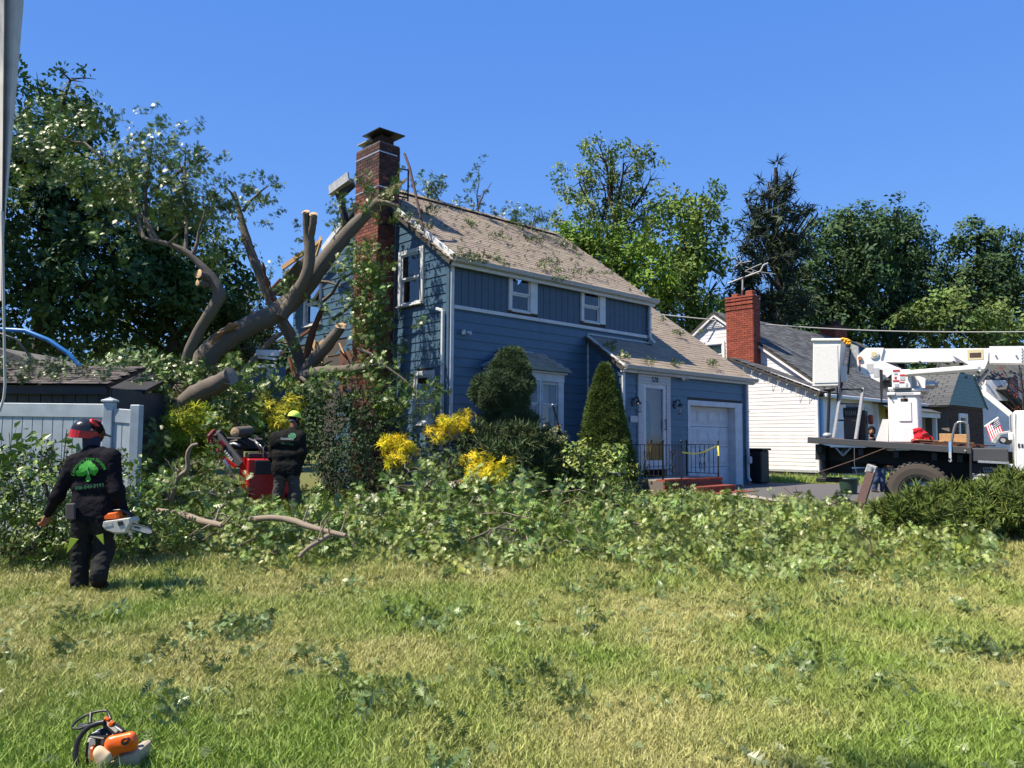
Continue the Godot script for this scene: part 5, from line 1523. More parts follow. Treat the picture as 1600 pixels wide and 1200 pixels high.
	siding(H3, wl, -0.2, 2.9, 0.24, func(y): return [-0.15, 3.0 if y < 0.9 else 3.0 * (2.95 - y) / 2.05], [], M.vinyl, "clapboard", false, 0.02)
	obj("rake_board", mb().bar(z3.call(1533, 610, d - 0.2), z3.call(1582, 650, d - 1.2), 0.1, 0.22), M.vinyl, H3)
	obj("lower_roof", mb().prism([Vector2(0, 0), Vector2(2.4, -1.9), Vector2(2.6, -1.7), Vector2(0.1, 0.2)], 4.0, Transform3D(Basis(Vector3.UP, 0.35), z3.call(1536, 607, d) + Vector3(0, 0, -4.2))), M.roofgrey[1], H3)
	obj("main_roof", mb().box(z3.call(1600, 575, d + 4), Vector3(9.0, 1.9, 0.2), Basis(Vector3.RIGHT, -0.6)), M.roofgrey[3], H3)
	obj("dormer", mb().span(z3.call(1540, 626, d + 1) - Vector3(0, 0, 2.5), z3.call(1578, 594, d + 1), 0.01), M.vinyl, H3)
	obj("dormer_side", mb().span(z3.call(1578, 626, d + 0.8) - Vector3(0, 0, 2.5), z3.call(1589, 590, d + 0.8)), M.shedwall, H3)
	obj("dormer_window", mb().span(z3.call(1580, 615, d + 0.7), z3.call(1586, 598, d + 0.7) + Vector3(0, 0, 0.05)), M.glass, H3)
	obj("rear_wall", mb().span(z3.call(1590, 650, d + 2) - Vector3(0, 3, 2), z3.call(1700, 590, d + 2)), M.vinyl, H3)

# ---- left side: fence, shed, poles
func make_left_side() -> void:
	var F := thing("white_fence", "pale vinyl privacy fence behind the man with the chainsaw", "fence")
	var d := 10.5
	var y1 := 2.05
	var post := func(px: float, top: float, dd: float, cap: bool):
		var p := at(px, 690, dd)
		var g := ground_y(p.x, p.z)
		obj("post", mb().span(Vector3(p.x - 0.064, g, p.z - 0.064), Vector3(p.x + 0.064, top, p.z + 0.064), 0.008), M.fence, F)
		if cap:
			var c := mb()
			c.span(Vector3(p.x - 0.085, top, p.z - 0.085), Vector3(p.x + 0.085, top + 0.03, p.z + 0.085), 0.006)
			c.lathe([Vector2(0.105, 0.03), Vector2(0.0, 0.07)], 4, Transform3D(Basis(Vector3.UP, PI / 4), Vector3(p.x, top, p.z)))
			obj("post_cap", c, M.fence, F)
		return p
	var a: Vector3 = post.call(169.5, y1 + 0.02, d, true)
	var b: Vector3 = post.call(212, y1 - 0.02, d - 0.1, false)
	var a0: Vector3 = post.call(-110, y1 + 0.05, d + 0.5, true)
	var panel := func(p: Vector3, q: Vector3, t0: float, t1: float, w: float):
		var g := 0.18
		var off := (q - p).normalized() * 0.065
		var p0 := p + off
		var p1 := q - off
		obj("top_rail", mb().bar(Vector3(p0.x, t0 - 0.09, p0.z), Vector3(p1.x, t1 - 0.09, p1.z), 0.05, 0.19, 0.006), M.fence, F)
		obj("bottom_rail", mb().bar(Vector3(p0.x, g + 0.1, p0.z), Vector3(p1.x, g + 0.1, p1.z), 0.05, 0.16, 0.006), M.fence, F)
		var n := roundi(p0.distance_to(p1) / w)
		for k in n:
			var u: float = (k + 0.5) / n
			var m: Vector3 = p0.lerp(p1, u)
			var hh: float = lerpf(t0, t1, u) - 0.18
			var dir := (p1 - p0).normalized()
			obj("board", mb().box(Vector3(m.x, (g + hh) / 2 + 0.05, m.z), Vector3(p0.distance_to(p1) / n - 0.006, hh - g - 0.1, 0.022), Basis(dir, Vector3.UP, dir.cross(Vector3.UP)), 0.005), M.fence, F)
	panel.call(a0, a, y1 + 0.02, y1 - 0.01, 0.158)
	panel.call(a, b, y1 - 0.07, y1 - 0.09, 0.155)
	# dark shed
	var S := thing("dark_shed", "dark board shed with leaf strewn shingle roof behind the fence", "shed")
	var sw := at(172, 640, 12.6)
	var xr := sw.x
	var xl := xr - 4.6
	var zf := sw.z
	for k in 24:
		var x0 := xl + k * (xr - xl) / 24.0
		obj("board", mb().span(Vector3(x0 + 0.004, 0.25, zf - 0.03), Vector3(x0 + (xr - xl) / 24.0 - 0.006, 2.40, zf + rf(0, 0.004)), 0.004), M.shedwall, S)
	obj("walls", mb().span(Vector3(xl, 0.2, zf - 2.2), Vector3(xr, 2.40, zf - 0.04)), M.shedwall, S)
	var ev := Vector3(xl - 0.2, 2.44, zf + 0.22)
	var up := Vector3(0, 0.42, -1.3)
	obj("roof_deck", mb().box(ev + Vector3(2.42, 0, 0) + up / 2 - Vector3(0, 0.05, 0), Vector3(4.84, up.length(), 0.06), Basis(Vector3.RIGHT, up.normalized(), Vector3.RIGHT.cross(up.normalized()))).box(Vector3(ev.x + 2.42, ev.y + 0.16, ev.z - 1.95), Vector3(4.84, 1.36, 0.06), Basis(Vector3.RIGHT, -PI / 2 + 0.31)), M.black, S)
	obj("fascia", mb().span(Vector3(ev.x, ev.y - 0.16, ev.z - 0.03), Vector3(ev.x + 4.84, ev.y - 0.02, ev.z)), M.black, S)
	pieces("shingle", [shingle_mesh(0.31, 0.14)], M.roofshed, shingle_xfs(ev, Vector3(4.84, 0, 0), up, 0.31, 0.14), 150, S)
	var xs := []
	var cs := []
	for i in 150:
		var u := rf(1.3, 4.8)
		var t := rf(0.0, 1.0) * (1.0 if u > 2.2 else 0.6)
		xs.append(Transform3D(facing(Vector3(rf(-1, 1), rf(0.0, 0.8), rf(-1, 1)), rf(0.5, 0.9)), ev + Vector3(u, 0.05, 0) + up * t)); cs.append(Color(0.10, 0.14, 0.05) * rf(0.5, 1.3))
	var ll := thing("shed_roof_litter", "torn leaf sprays lying on the dark shed's roof", "leaves")
	stuff(ll)
	stuff(many("leaves", K.oakflat[0], M.leaf, xs, cs, ll))
	var tent := thing("grey_canopy", "grey sloped canopy top behind the shed at the left edge", "canopy")
	var t0 := at(0, 541, 15.0)
	obj("cloth", mb().prism([Vector2(-3.0, -1.9), Vector2(1.35, -0.55), Vector2(0.3, -0.15), Vector2(-0.15, 0.0), Vector2(-0.5, 0.0), Vector2(-3.0, -0.7)], 2.2, Transform3D(Basis(), t0 - Vector3(0, 0, 2.2))), M.tarp, tent)
	var canopy_leg := mb()
	canopy_leg.bar(t0 + Vector3(1.1, -0.5, -0.2), Vector3(t0.x + 1.1, 0.1, t0.z - 0.2), 0.05, 0.05)
	obj("leg", canopy_leg, M.steel, tent)
	var pipe := thing("blue_hoop_pole", "bright blue padded pole arching down behind the shed roof", "pole")
	var pp := []
	for q in [[-190, 720, 14.6], [-150, 620, 14.6], [-70, 540, 14.6], [0, 514.5, 14.6], [40, 517, 14.6], [75, 531, 14.6], [105, 551, 14.6], [125, 572, 14.6], [135, 590, 14.6], [150, 650, 14.6], [158, 720, 14.6]]: pp.append(at(q[0], q[1], q[2]))
	obj("tube", mb().tube(pp, [0.042], 10), M.bluepipe, pipe)
	var hp := thing("dark_hoop_pole", "thin dark curved pole behind the shed beneath the blue one", "pole")
	obj("tube", mb().tube([at(-60, 525, 15.2), at(0, 521, 15.2), at(25, 530, 15.2), at(42, 550, 15.2), at(56, 575, 15.2), at(70, 640, 15.2)], [0.022], 7), M.iron, hp)
	# white canopy cloth and its cord hanging close by
	var c := thing("hanging_canopy", "grey white folded canopy cloth hanging at the picture's upper left edge", "canopy")
	var cl := mb()
	var dd := 2.3
	var rows := 14
	var prof := func(t: float) -> Array:
		var y := lerpf(-60.0, 470.0, t)
		var xr2 := lerpf(42.0, -3.0, pow(t, 1.05))
		var xs2 := lerpf(8.5, 3.0, t)
		return [at(-60.0, y, dd + 0.10), at(xs2 - 14.0, y, dd + 0.02), at(xs2 - 1.5, y, dd - 0.015), at(xs2 + 1.5, y, dd + 0.01), at((xs2 + xr2) * 0.55, y, dd - 0.01), at(maxf(xr2, xs2 + 1.6), y, dd + 0.03), at(maxf(xr2, xs2 + 1.6) - 2.0, y, dd + 0.08)]
	for i in rows:
		var p: Array = prof.call(float(i) / rows)
		var q: Array = prof.call(float(i + 1) / rows)
		for k in p.size() - 1: cl.quad(q[k], q[k + 1], p[k + 1], p[k])
		cl.quad(q[6], q[0], p[0], p[6])
	obj("cloth", cl, M.canvas, c)
	var cord := thing("dangling_rope", "thin grey cord dangling from the folded canopy at the left edge", "rope")
	obj("cord", mb().tube([at(3.5, 330, 2.28), at(5, 430, 2.28), at(6.5, 520, 2.28), at(8, 600, 2.28), at(6, 622, 2.28), at(0, 641, 2.28), at(-10, 655, 2.28)], [0.0036], 6), M.cordgrey, cord)

# ---- bucket truck, broadside; d is the distance of the face towards us
const TRUCK_TURN := 0.545
var truck_at := Vector3()
var truck_tf := Transform3D()

func tk(px: float, py: float, k: float) -> Vector3:      # in the truck's own axes: x towards the cab, z towards us, k metres behind its near side
	var v := at(px, py, 1.0) - EYE
	var n := truck_tf.basis.z
	return truck_tf.affine_inverse() * (EYE + v * (((truck_at - EYE).dot(n) - k) / v.dot(n)))

func tthing(called: String, label: String, category: String, group := "") -> Node3D:
	var o := thing(called, label, category, Vector3.ZERO, 0.0, group)
	o.transform = truck_tf
	return o

func slab(b: MB, x0: float, y0: float, x1: float, y1: float, d: float, thick: float, bev := 0.01) -> MB:
	var p := tk(x0, y0, d)
	var q := tk(x1, y1, d)
	var z := (p.z + q.z) * 0.5
	return b.span(Vector3(p.x, p.y, z), Vector3(q.x, q.y, z - thick), bev)

func plate(b: MB, pts: Array, d: float, thick: float) -> MB:
	var z := 0.0
	var poly := []
	for p in pts:
		var w := at(p[0], p[1], d)
		poly.append(Vector2(w.x, w.y)); z += w.z / pts.size()
	return b.prism(poly, thick, Transform3D(Basis(), Vector3(0, 0, z - thick)))

func tplate(b: MB, pts: Array, d: float, thick: float) -> MB:
	var z := 0.0
	var poly := []
	for p in pts:
		var w := tk(p[0], p[1], d)
		poly.append(Vector2(w.x, w.y)); z += w.z / pts.size()
	return b.prism(poly, thick, Transform3D(Basis(), Vector3(0, 0, z - thick)))

func make_truck() -> void:
	var D := 0.0
	truck_at = at(1435, 690, 12.75)
	truck_at.y = 0.0
	truck_tf = Transform3D(Basis(Vector3.UP, -TRUCK_TURN), truck_at)
	var T := tthing("bucket_truck", "white and black flatbed bucket truck with its boom folded over the bed", "truck")
	# flat bed: edge rail tilts down towards the cab
	var bed := mb()
	bed.bar(tk(1262.5, 687.5, D), tk(1518, 704, D), 0.10, 0.108, 0.006)
	obj("bed_rail", bed, M.plate, T)
	var deck := mb()
	var e0 := tk(1262.5, 687.5, D)
	var e1 := tk(1518, 704, D)
	deck.bar(e0 + Vector3(0.02, 0.015, -1.05), e1 + Vector3(0, 0.015, -1.05), 2.0, 0.06)
	obj("bed_deck", deck, M.lumberdark, T)
	obj("bed_rail", mb().bar(e0 + Vector3(0.03, 0, -2.1), e1 + Vector3(0, 0, -2.1), 0.10, 0.10, 0.006), M.plate, T)
	obj("tail_rail", mb().bar(e0 + Vector3(0.06, -0.002, -0.06), e0 + Vector3(0.06, -0.002, -2.05), 0.10, 0.10, 0.006), M.plate, T)
	var fr := mb()
	fr.bar(tk(1275, 708, D + 0.75), tk(1600, 728, D + 0.75), 0.10, 0.24)
	fr.bar(tk(1275, 708, D + 1.55), tk(1600, 728, D + 1.55), 0.10, 0.24)
	for px in [1280, 1320, 1345, 1400, 1460, 1500]: fr.bar(tk(px, 702 + (px - 1280) * 0.065, D + 0.08), tk(px, 702 + (px - 1280) * 0.065, D + 2.05), 0.08, 0.12)
	obj("chassis", fr, M.black, T)
	var hitch := mb()
	tplate(hitch, [[1274, 694], [1290, 697], [1289, 742], [1282, 742], [1281, 716], [1274, 715]], D + 0.35, 0.5)
	slab(hitch, 1275, 746.5, 1310, 754, D + 0.3, 0.5)
	tplate(hitch, [[1284, 720], [1288, 722], [1291, 745], [1285, 745]], D + 0.2, 0.06)
	obj("rear_hitch", hitch, M.black, T)
	obj("underbody", slab(slab(mb(), 1283, 699, 1380, 731, D + 1.0, 0.7), 1395, 704, 1600, 776, D + 0.75, 0.7), M.black, T)
	obj("mud_flap", slab(mb(), 1291, 704, 1331, 740, D + 0.9, 0.03), M.black, T)
	obj("tool_bin", slab(mb(), 1340, 706, 1404, 728, D + 1.2, 0.6), M.black, T)
	obj("bracket", mb().bar(tk(1305, 698, D + 0.06), tk(1317, 712, D + 0.06), 0.02, 0.03).bar(tk(1330, 699, D + 0.06), tk(1317, 712, D + 0.06), 0.02, 0.03).box(tk(1319, 707, D + 0.1), Vector3(0.08, 0.07, 0.02)), M.steel, T)
	# wheel
	var wc := tk(1435.3, 769, D + 0.18)
	var wheel := part("wheel", T)
	var turn := Basis(Vector3.RIGHT, PI / 2)
	obj("tyre", mb().lathe([Vector2(0.27, -0.10), Vector2(0.30, -0.125), Vector2(0.40, -0.135), Vector2(0.475, -0.125), Vector2(0.50, -0.10), Vector2(0.50, 0.10), Vector2(0.475, 0.125), Vector2(0.40, 0.135), Vector2(0.30, 0.125), Vector2(0.27, 0.10)], 40, Transform3D(turn, wc)), M.rubber, wheel)
	var tread := mb()
	for k in 36:
		var w := TAU * k / 36.0
		for s in [-1, 1]:
			tread.box(wc + Vector3(cos(w + s * 0.04), sin(w + s * 0.04), 0) * 0.500 + Vector3(0, 0, s * 0.085), Vector3(0.045, 0.03, 0.09), Basis(Vector3(0, 0, 1), w + PI / 2), 0.004)
	obj("tread_blocks", tread, M.rubber, wheel)
	obj("rim", mb().lathe([Vector2(0.0, -0.02), Vector2(0.10, -0.02), Vector2(0.12, 0.03), Vector2(0.20, 0.015), Vector2(0.235, 0.06), Vector2(0.27, 0.115), Vector2(0.285, 0.12), Vector2(0.285, 0.09)], 30, Transform3D(turn, wc)), M.steel, wheel)
	var lug := mb()
	for k in 8:
		var w := TAU * k / 8.0
		lug.disc(wc + Vector3(cos(w) * 0.15, sin(w) * 0.15, 0.04), Vector3(0, 0, 1), 0.018, 0.03, 6)
		lug.disc(wc + Vector3(cos(w + 0.39) * 0.205, sin(w + 0.39) * 0.205, 0.045), Vector3(0, 0, 1), 0.028, 0.012, 8)
	lug.disc(wc + Vector3(0, 0, 0.05), Vector3(0, 0, 1), 0.075, 0.06, 14)
	obj("hub", lug, M.black, wheel)
	obj("tyre", mb().lathe([Vector2(0.1, -0.12), Vector2(0.45, -0.12), Vector2(0.50, -0.09), Vector2(0.50, 0.09), Vector2(0.45, 0.12), Vector2(0.1, 0.12)], 28, Transform3D(turn, wc + Vector3(0, 0, -1.9))), M.rubber, part("wheel", T))
	obj("axle", mb().tube([wc + Vector3(0, 0, -0.1), wc + Vector3(0, 0, -1.9)], [0.09], 10), M.black, T)
	# side boxes and steps ahead of the wheel
	obj("side_box", slab(mb(), 1518, 700.5, 1576, 722, D - 0.02, 1.9), M.plate, T)
	obj("side_box", slab(mb(), 1517, 722.5, 1574, 762, D + 0.12, 0.8), M.black, T)
	obj("step_bar", mb().bar(tk(1528, 721, D - 0.1), tk(1576, 723.5, D - 0.1), 0.07, 0.035), M.alu, T)
	obj("step_bar", mb().bar(tk(1520, 744, D - 0.1), tk(1575, 746, D - 0.1), 0.10, 0.03), M.steel, T)
	var gr := mb()
	for k in 11: gr.bar(tk(1536 + k * 3.6, 730, D - 0.05), tk(1540 + k * 3.6, 743, D - 0.05), 0.012, 0.01)
	for k in 3: gr.bar(tk(1536, 731 + k * 5, D - 0.06), tk(1575, 732 + k * 5, D - 0.06), 0.012, 0.01)
	obj("step_mesh", gr, M.steel, T)
	obj("fuel_tank", mb().tube([tk(1520, 753, D + 0.1), tk(1545, 754, D + 0.1)], [0.14], 14), M.gutter, T)
	obj("splash_panel", mb().bar(tk(1516.5, 700, D - 0.02), tk(1516.5, 768, D - 0.02), 0.05, 0.03), M.black, T)
	# cab, cut by the picture's edge
	var cab := mb()
	slab(cab, 1583, 641.5, 1760, 746, D - 0.12, 1.9, 0.03)
	slab(cab, 1575.5, 676, 1584, 688, D - 0.10, 0.1)
	slab(cab, 1573.5, 725, 1584, 736, D - 0.10, 0.1)
	obj("cab", cab, M.truckwhite, T)
	obj("door_seam", mb().bar(tk(1586.5, 646, D - 0.126), tk(1584.5, 742, D - 0.126), 0.012, 0.006), M.labelgrey, T)
	var lb := part("cab_lettering", T)
	obj("panel", slab(mb(), 1590, 692, 1606, 699.5, D - 0.124, 0.012), M.white, lb)
	for k in 3: obj("letter", slab(mb(), 1590.5 + k * 5.5, 693 + (k % 2), 1593.5 + k * 5.5, 699, D - 0.13, 0.01, 0.002), M.black, lb)
	var front := wc + Vector3(3.3, -0.03, 0.05)
	obj("tyre", mb().lathe([Vector2(0.1, -0.13), Vector2(0.45, -0.13), Vector2(0.50, -0.10), Vector2(0.50, 0.10), Vector2(0.45, 0.13), Vector2(0.1, 0.12)], 28, Transform3D(turn, front)), M.rubber, part("wheel", T))
	# pedestal with turret
	var P := part("pedestal", T)
	var pd := mb()
	slab(pd, 1387, 617, 1437, 692, D + 0.45, 0.85, 0.02)
	obj("pedestal_body", pd, M.truckwhite, P)
	obj("pedestal_cap", slab(mb(), 1386, 613.5, 1439, 618, D + 0.43, 0.9, 0.01), M.labelgrey, P)
	obj("cap_corners", slab(slab(mb(), 1386, 613, 1399, 617.5, D + 0.41, 0.1), 1428, 613, 1439, 617.5, D + 0.41, 0.1), M.truckwhite, P)
	obj("access_cover", slab(mb(), 1403.5, 628, 1425.5, 659, D + 0.435, 0.03, 0.02), M.truckwhite, P)
	obj("maker_plate", slab(mb(), 1407, 622.5, 1418.5, 627.5, D + 0.44, 0.012), M.oldsteel, P)
	obj("lock", mb().disc(tk(1412.5, 619.8, D + 0.42), Vector3(0, 0, 1), 0.022, 0.02), M.black, P)
	for px in [1391, 1440]: obj("latch", mb().bar(tk(px, 619, D + 0.42), tk(px + 2, 623, D + 0.42), 0.015, 0.02), M.oldsteel, P)
	var tu := part("turret", T)
	obj("turntable", slab(mb(), 1390, 607, 1448, 613.5, D + 0.5, 0.7, 0.02), M.gutter, tu)
	obj("valve_block", mb().tube([tk(1388, 608, D + 0.45), tk(1398, 608, D + 0.45)], [0.03], 10).tube([tk(1424, 609, D + 0.45), tk(1453, 609.5, D + 0.45)], [0.028], 10), M.truckwhite, tu)
	var cbx := slab(mb(), 1393, 578, 1424, 606.5, D + 0.4, 0.35, 0.015)
	obj("control_box", cbx, M.truckwhite, tu)
	var st := part("warning_labels", T)
	for q in [[1395, 577.6, 1406, 580.2, M.redcloth], [1406, 585, 1421.5, 587, M.redcloth], [1397.5, 588.5, 1401, 592, M.redcloth], [1395, 594, 1405, 596, M.redcloth], [1405, 596.5, 1413, 598, M.redcloth], [1398, 599.5, 1404.5, 604.5, M.labelgrey], [1406, 589, 1414, 594, M.labelgrey], [1397, 582, 1402, 585, M.labelgrey], [1415, 598.5, 1418.5, 603, M.labelgrey]]:
		obj("label", slab(mb(), q[0], q[1], q[2], q[3], D + 0.393, 0.008, 0.001), q[4], st)
	obj("turret_plate", tplate(mb(), [[1424, 583], [1430, 585], [1446, 591], [1447, 608], [1424, 608]], D + 0.6, 0.06), M.truckwhite, tu)
	obj("turret_plate", tplate(mb(), [[1424, 583], [1430, 586], [1438, 608], [1424, 608]], D + 0.5, 0.06), M.labelgrey, tu)
	obj("motor", mb().tube([tk(1446, 601, D + 0.45), tk(1461, 601, D + 0.45)], [0.075], 14).tube([tk(1461, 601, D + 0.45), tk(1466, 601, D + 0.45)], [0.045], 12), M.alu, tu)
	obj("open_box", slab(mb(), 1376, 577, 1393, 605, D + 0.55, 0.35), M.plate, tu)
	obj("box_lid", tplate(mb(), [[1374, 577], [1379, 578], [1379.5, 604], [1378.5, 628], [1376, 628], [1375, 604]], D + 0.45, 0.03), M.black, tu)
	obj("box_lever", mb().ball(tk(1388, 594, D + 0.5), Vector3(0.045, 0.035, 0.04), 10, 6).tube([tk(1378, 600, D + 0.45), tk(1384, 606, D + 0.45), tk(1391, 605, D + 0.45)], [0.008], 5), M.black, tu)
	# booms
	var bm := part("boom", T)
	obj("upper_boom", tplate(mb(), [[1352, 544.8], [1546, 544.2], [1546, 564.5], [1352, 566]], D + 0.55, 0.24), M.truckwhite, bm)
	obj("upper_boom_base", tplate(mb(), [[1546, 541], [1700, 540], [1700, 568], [1546, 567]], D + 0.5, 0.34), M.truckwhite, bm)
	obj("lower_boom", mb().bar(tk(1414, 584, D + 0.34), tk(1532, 574.5, D + 0.34), 0.11, 0.105, 0.035), M.truckwhite, bm)
	obj("tip_plate", tplate(mb(), [[1339, 556], [1353, 543.5], [1381, 543.5], [1376, 563], [1408, 576], [1397, 581], [1376, 598], [1339, 579]], D + 0.52, 0.05), M.truckwhite, bm)
	obj("elbow_plate", tplate(mb(), [[1488.6, 555], [1503, 545], [1542, 544.5], [1545, 549], [1544, 563], [1538, 578], [1531, 580.5]], D + 0.50, 0.05), M.truckwhite, bm)
	obj("rating_plate", slab(mb(), 1511, 546.5, 1537, 561.6, D + 0.495, 0.01, 0.002), M.labeltan, bm)
	obj("rating_text", slab(slab(mb(), 1515, 551.5, 1533, 554, D + 0.49, 0.01, 0.001), 1515, 555.5, 1533, 558, D + 0.49, 0.01, 0.001), M.oldsteel, bm)
	obj("pivot_pin", mb().disc(tk(1535, 573, D + 0.49), Vector3(0, 0, 1), 0.045, 0.05, 16).disc(tk(1366, 553.5, D + 0.51), Vector3(0, 0, 1), 0.075, 0.03, 18), M.fibre, bm)
	obj("pivot_ring", mb().disc(tk(1366, 553.5, D + 0.50), Vector3(0, 0, 1), 0.045, 0.03, 18), M.labeltan, bm)
	obj("rust_streak", slab(mb(), 1341.5, 563, 1345, 580, D + 0.515, 0.01, 0.002), M.rustpaint, bm)
	obj("rusty_bolt", mb().disc(tk(1344, 560, D + 0.51), Vector3(0, 0, 1), 0.035, 0.05, 12), M.rustpaint, bm)
	obj("decal", slab(slab(mb(), 1354, 568.5, 1364.5, 583, D + 0.515, 0.01, 0.001), 1364.8, 575, 1373.5, 589, D + 0.515, 0.01, 0.001), M.labelgrey, bm)
	for px in [1438, 1491]: obj("hose_clip", mb().box(tk(px, 566, D + 0.54), Vector3(0.03, 0.05, 0.03), Basis(Vector3(0, 0, 1), 0.5)), M.black, bm)
	for px in [1556, 1588]: obj("bolt", mb().disc(tk(px, 556, D + 0.49), Vector3(0, 0, 1), 0.014, 0.03, 8), M.steel, bm)
	for k in 5: obj("bolt", mb().disc(tk(1597, 545 + k * 5, D + 0.49), Vector3(0, 0, 1), 0.010, 0.03, 8), M.steel, bm)
	obj("hinge_cylinder", mb().tube([tk(1545, 578, D + 0.7), tk(1527, 600, D + 0.75)], [0.035], 10), M.steel, bm)
	# bucket
	var B := part("bucket", T)
	var bw := mb()
	var d0 := D + 0.25
	var f := [tk(1270.5, 531, d0), tk(1314, 531, d0), tk(1309, 602, d0), tk(1269.5, 603, d0)]
	var k2 := Vector3(0.0, 0.0, -0.60)
	var k3 := Vector3(-0.01, 0.02, -0.56)
	var back := [f[0] + k2, f[1] + k2, f[2] + k3, f[3] + k3]
	var cc := Vector3()
	for p in f + back: cc += p / 8.0
	bw.out_quad(f[0], f[1], f[2], f[3], cc); bw.out_quad(back[0], back[1], back[2], back[3], cc)
	for i in 4: bw.out_quad(f[i], f[(i + 1) % 4], back[(i + 1) % 4], back[i], cc)
	obj("tub", bw, M.fibre, B)
	var face := mb()
	face.box((f[0] + f[1] + f[2] + f[3]) / 4.0 + Vector3(-0.0, -0.03, 0.003), Vector3(0.415, 0.68, 0.018), Basis(), 0.016)
	obj("raised_front", face, M.fibre, B)
	var lip := mb()
	lip.bar(f[0] + Vector3(-0.02, 0.0, 0), f[1] + Vector3(0.02, 0, 0), 0.06, 0.05, 0.012)
	lip.bar(f[1] + Vector3(0.0, 0.001, 0.02), back[1] + Vector3(0, 0.001, 0), 0.06, 0.05, 0.012)
	lip.bar(f[0] + Vector3(0.0, 0.001, 0.02), back[0] + Vector3(0, 0.001, 0), 0.06, 0.05, 0.012)
	lip.bar(back[0], back[1], 0.06, 0.05, 0.012)
	obj("rim", lip, M.fibre, B)
	obj("mount_plate", tplate(mb(), [[1322, 575], [1329, 574], [1341, 572], [1341, 541], [1330, 537]], D + 0.75, 0.12), M.gutter, B)
	obj("step_pocket", slab(mb(), 1313, 572, 1323, 597, D + 0.5, 0.16), M.fibre, B)
	obj("black_edge", mb().bar(tk(1329, 545, D + 0.6), tk(1325, 585, D + 0.6), 0.02, 0.03), M.black, B)
	# outrigger leg on our side
	var O := part("outrigger", T)
	obj("leg", mb().bar(tk(1361, 738, D - 0.25), tk(1344, 790, D - 0.75), 0.13, 0.13, 0.008, Vector3(0, 0, 1)), M.oldsteel, O)
	obj("leg_cap", mb().bar(tk(1363.5, 727, D - 0.25), tk(1359, 740, D - 0.25), 0.155, 0.15, 0.01, Vector3(0, 0, 1)), M.gutter, O)
	obj("cap_seam", mb().bar(tk(1363, 729, D - 0.34), tk(1360, 739, D - 0.34), 0.012, 0.008), M.black, O)
	var ft := tk(1346, 796, D - 0.75)
	obj("foot", mb().box(Vector3(ft.x, ground_y((truck_tf * ft).x, (truck_tf * ft).z) + 0.03, ft.z), Vector3(0.28, 0.05, 0.28), Basis(), 0.01).bar(tk(1345, 787, D - 0.75), Vector3(ft.x, ground_y((truck_tf * ft).x, (truck_tf * ft).z) + 0.05, ft.z), 0.10, 0.10), M.oldsteel, O)
	obj("beam", mb().bar(tk(1361, 732, D - 0.2), tk(1366, 726, D + 1.0), 0.12, 0.12), M.black, O)
	# hoop bar standing on the bed
	obj("hoop_bar", mb().tube([tk(1486.5, 694, D + 0.06), tk(1490, 674, D + 0.06), tk(1493, 663, D + 0.06), tk(1498, 659.5, D + 0.06), tk(1507, 659.5, D + 0.06), tk(1511.5, 663, D + 0.06), tk(1513, 680, D + 0.06), tk(1513.5, 699, D + 0.06)], [0.02], 8), M.steel, T)
	obj("side_lamp", mb().disc(tk(1508, 704, D - 0.06), Vector3(0, 0, 1), 0.012, 0.02, 8), M.labeltan, T)
	# ---- loose things on and around the truck
	var lad := tthing("grey_ladder", "short aluminium ladder standing on the flatbed beside the dark engine box", "ladder")
	obj("rail", mb().bar(tk(1302.5, 684, D + 0.25), tk(1315, 606, D + 0.45), 0.05, 0.03), M.alu, lad)
	obj("rail", mb().bar(tk(1337, 686, D + 0.25), tk(1349, 606, D + 0.45), 0.05, 0.03), M.alu, lad)
	for q in [[1314, 608.5, 1348, 608.5], [1309, 630.5, 1345, 631], [1304, 656.5, 1341, 657.5]]: obj("rung", mb().bar(tk(q[0], q[1], D + 0.42), tk(q[2], q[3], D + 0.42), 0.04, 0.03), M.iron, lad)
	obj("rear_leg", mb().bar(tk(1309, 632, D + 0.5), tk(1318, 585, D + 0.6), 0.03, 0.03).bar(tk(1309, 632, D + 0.5), tk(1308, 604, D + 0.5), 0.02, 0.02), M.iron, lad)
	var en := tthing("engine_box", "black vented engine box on the flatbed behind the ladder", "engine")
	obj("box", slab(mb(), 1317.5, 637, 1342, 688, D + 0.9, 0.5, 0.01), M.plate, en)
	obj("box_side", slab(mb(), 1342, 641, 1353, 689, D + 0.95, 0.4, 0.01), M.black, en)
	obj("grille", slab(mb(), 1317, 637, 1342.5, 652, D + 0.88, 0.05, 0.006), M.black, en)
	var fins := mb()
	for k in 6: fins.bar(tk(1321 + k * 3, 642, D + 0.86), tk(1322.5 + k * 3, 649, D + 0.86), 0.012, 0.01)
	obj("fins", fins, M.steel, en)
	obj("caps", mb().tube([tk(1322, 634, D + 1.0), tk(1341, 634, D + 1.0)], [0.04], 8).tube([tk(1350, 640, D + 1.0), tk(1353, 635, D + 1.0), tk(1357, 640, D + 1.0)], [0.012], 6), M.gutter, en)
	obj("red_tank", slab(mb(), 1356, 648, 1364, 663, D + 1.1, 0.15, 0.02), M.hose, en)
	var brm := tthing("push_broom", "black headed push broom standing upright on the truck's tail", "broom")
	obj("handle", mb().tube([tk(1293.5, 676, D + 0.1), tk(1296, 612, D + 0.1)], [0.026], 8), M.black, brm)
	obj("head", mb().ball(tk(1296, 608.5, D + 0.1), Vector3(0.105, 0.045, 0.05), 14, 8), M.black, brm)
	obj("socket", mb().ball(tk(1292.5, 680, D + 0.1), Vector3(0.075, 0.05, 0.06), 12, 6), M.gutter, brm)
	var wp := tthing("white_chock", "tilted white plastic chock leaning on the truck's pedestal", "chock")
	obj("panel", tplate(mb(), [[1368, 689], [1379, 655], [1388, 655], [1388, 690]], D + 0.5, 0.12), M.fibre, wp)
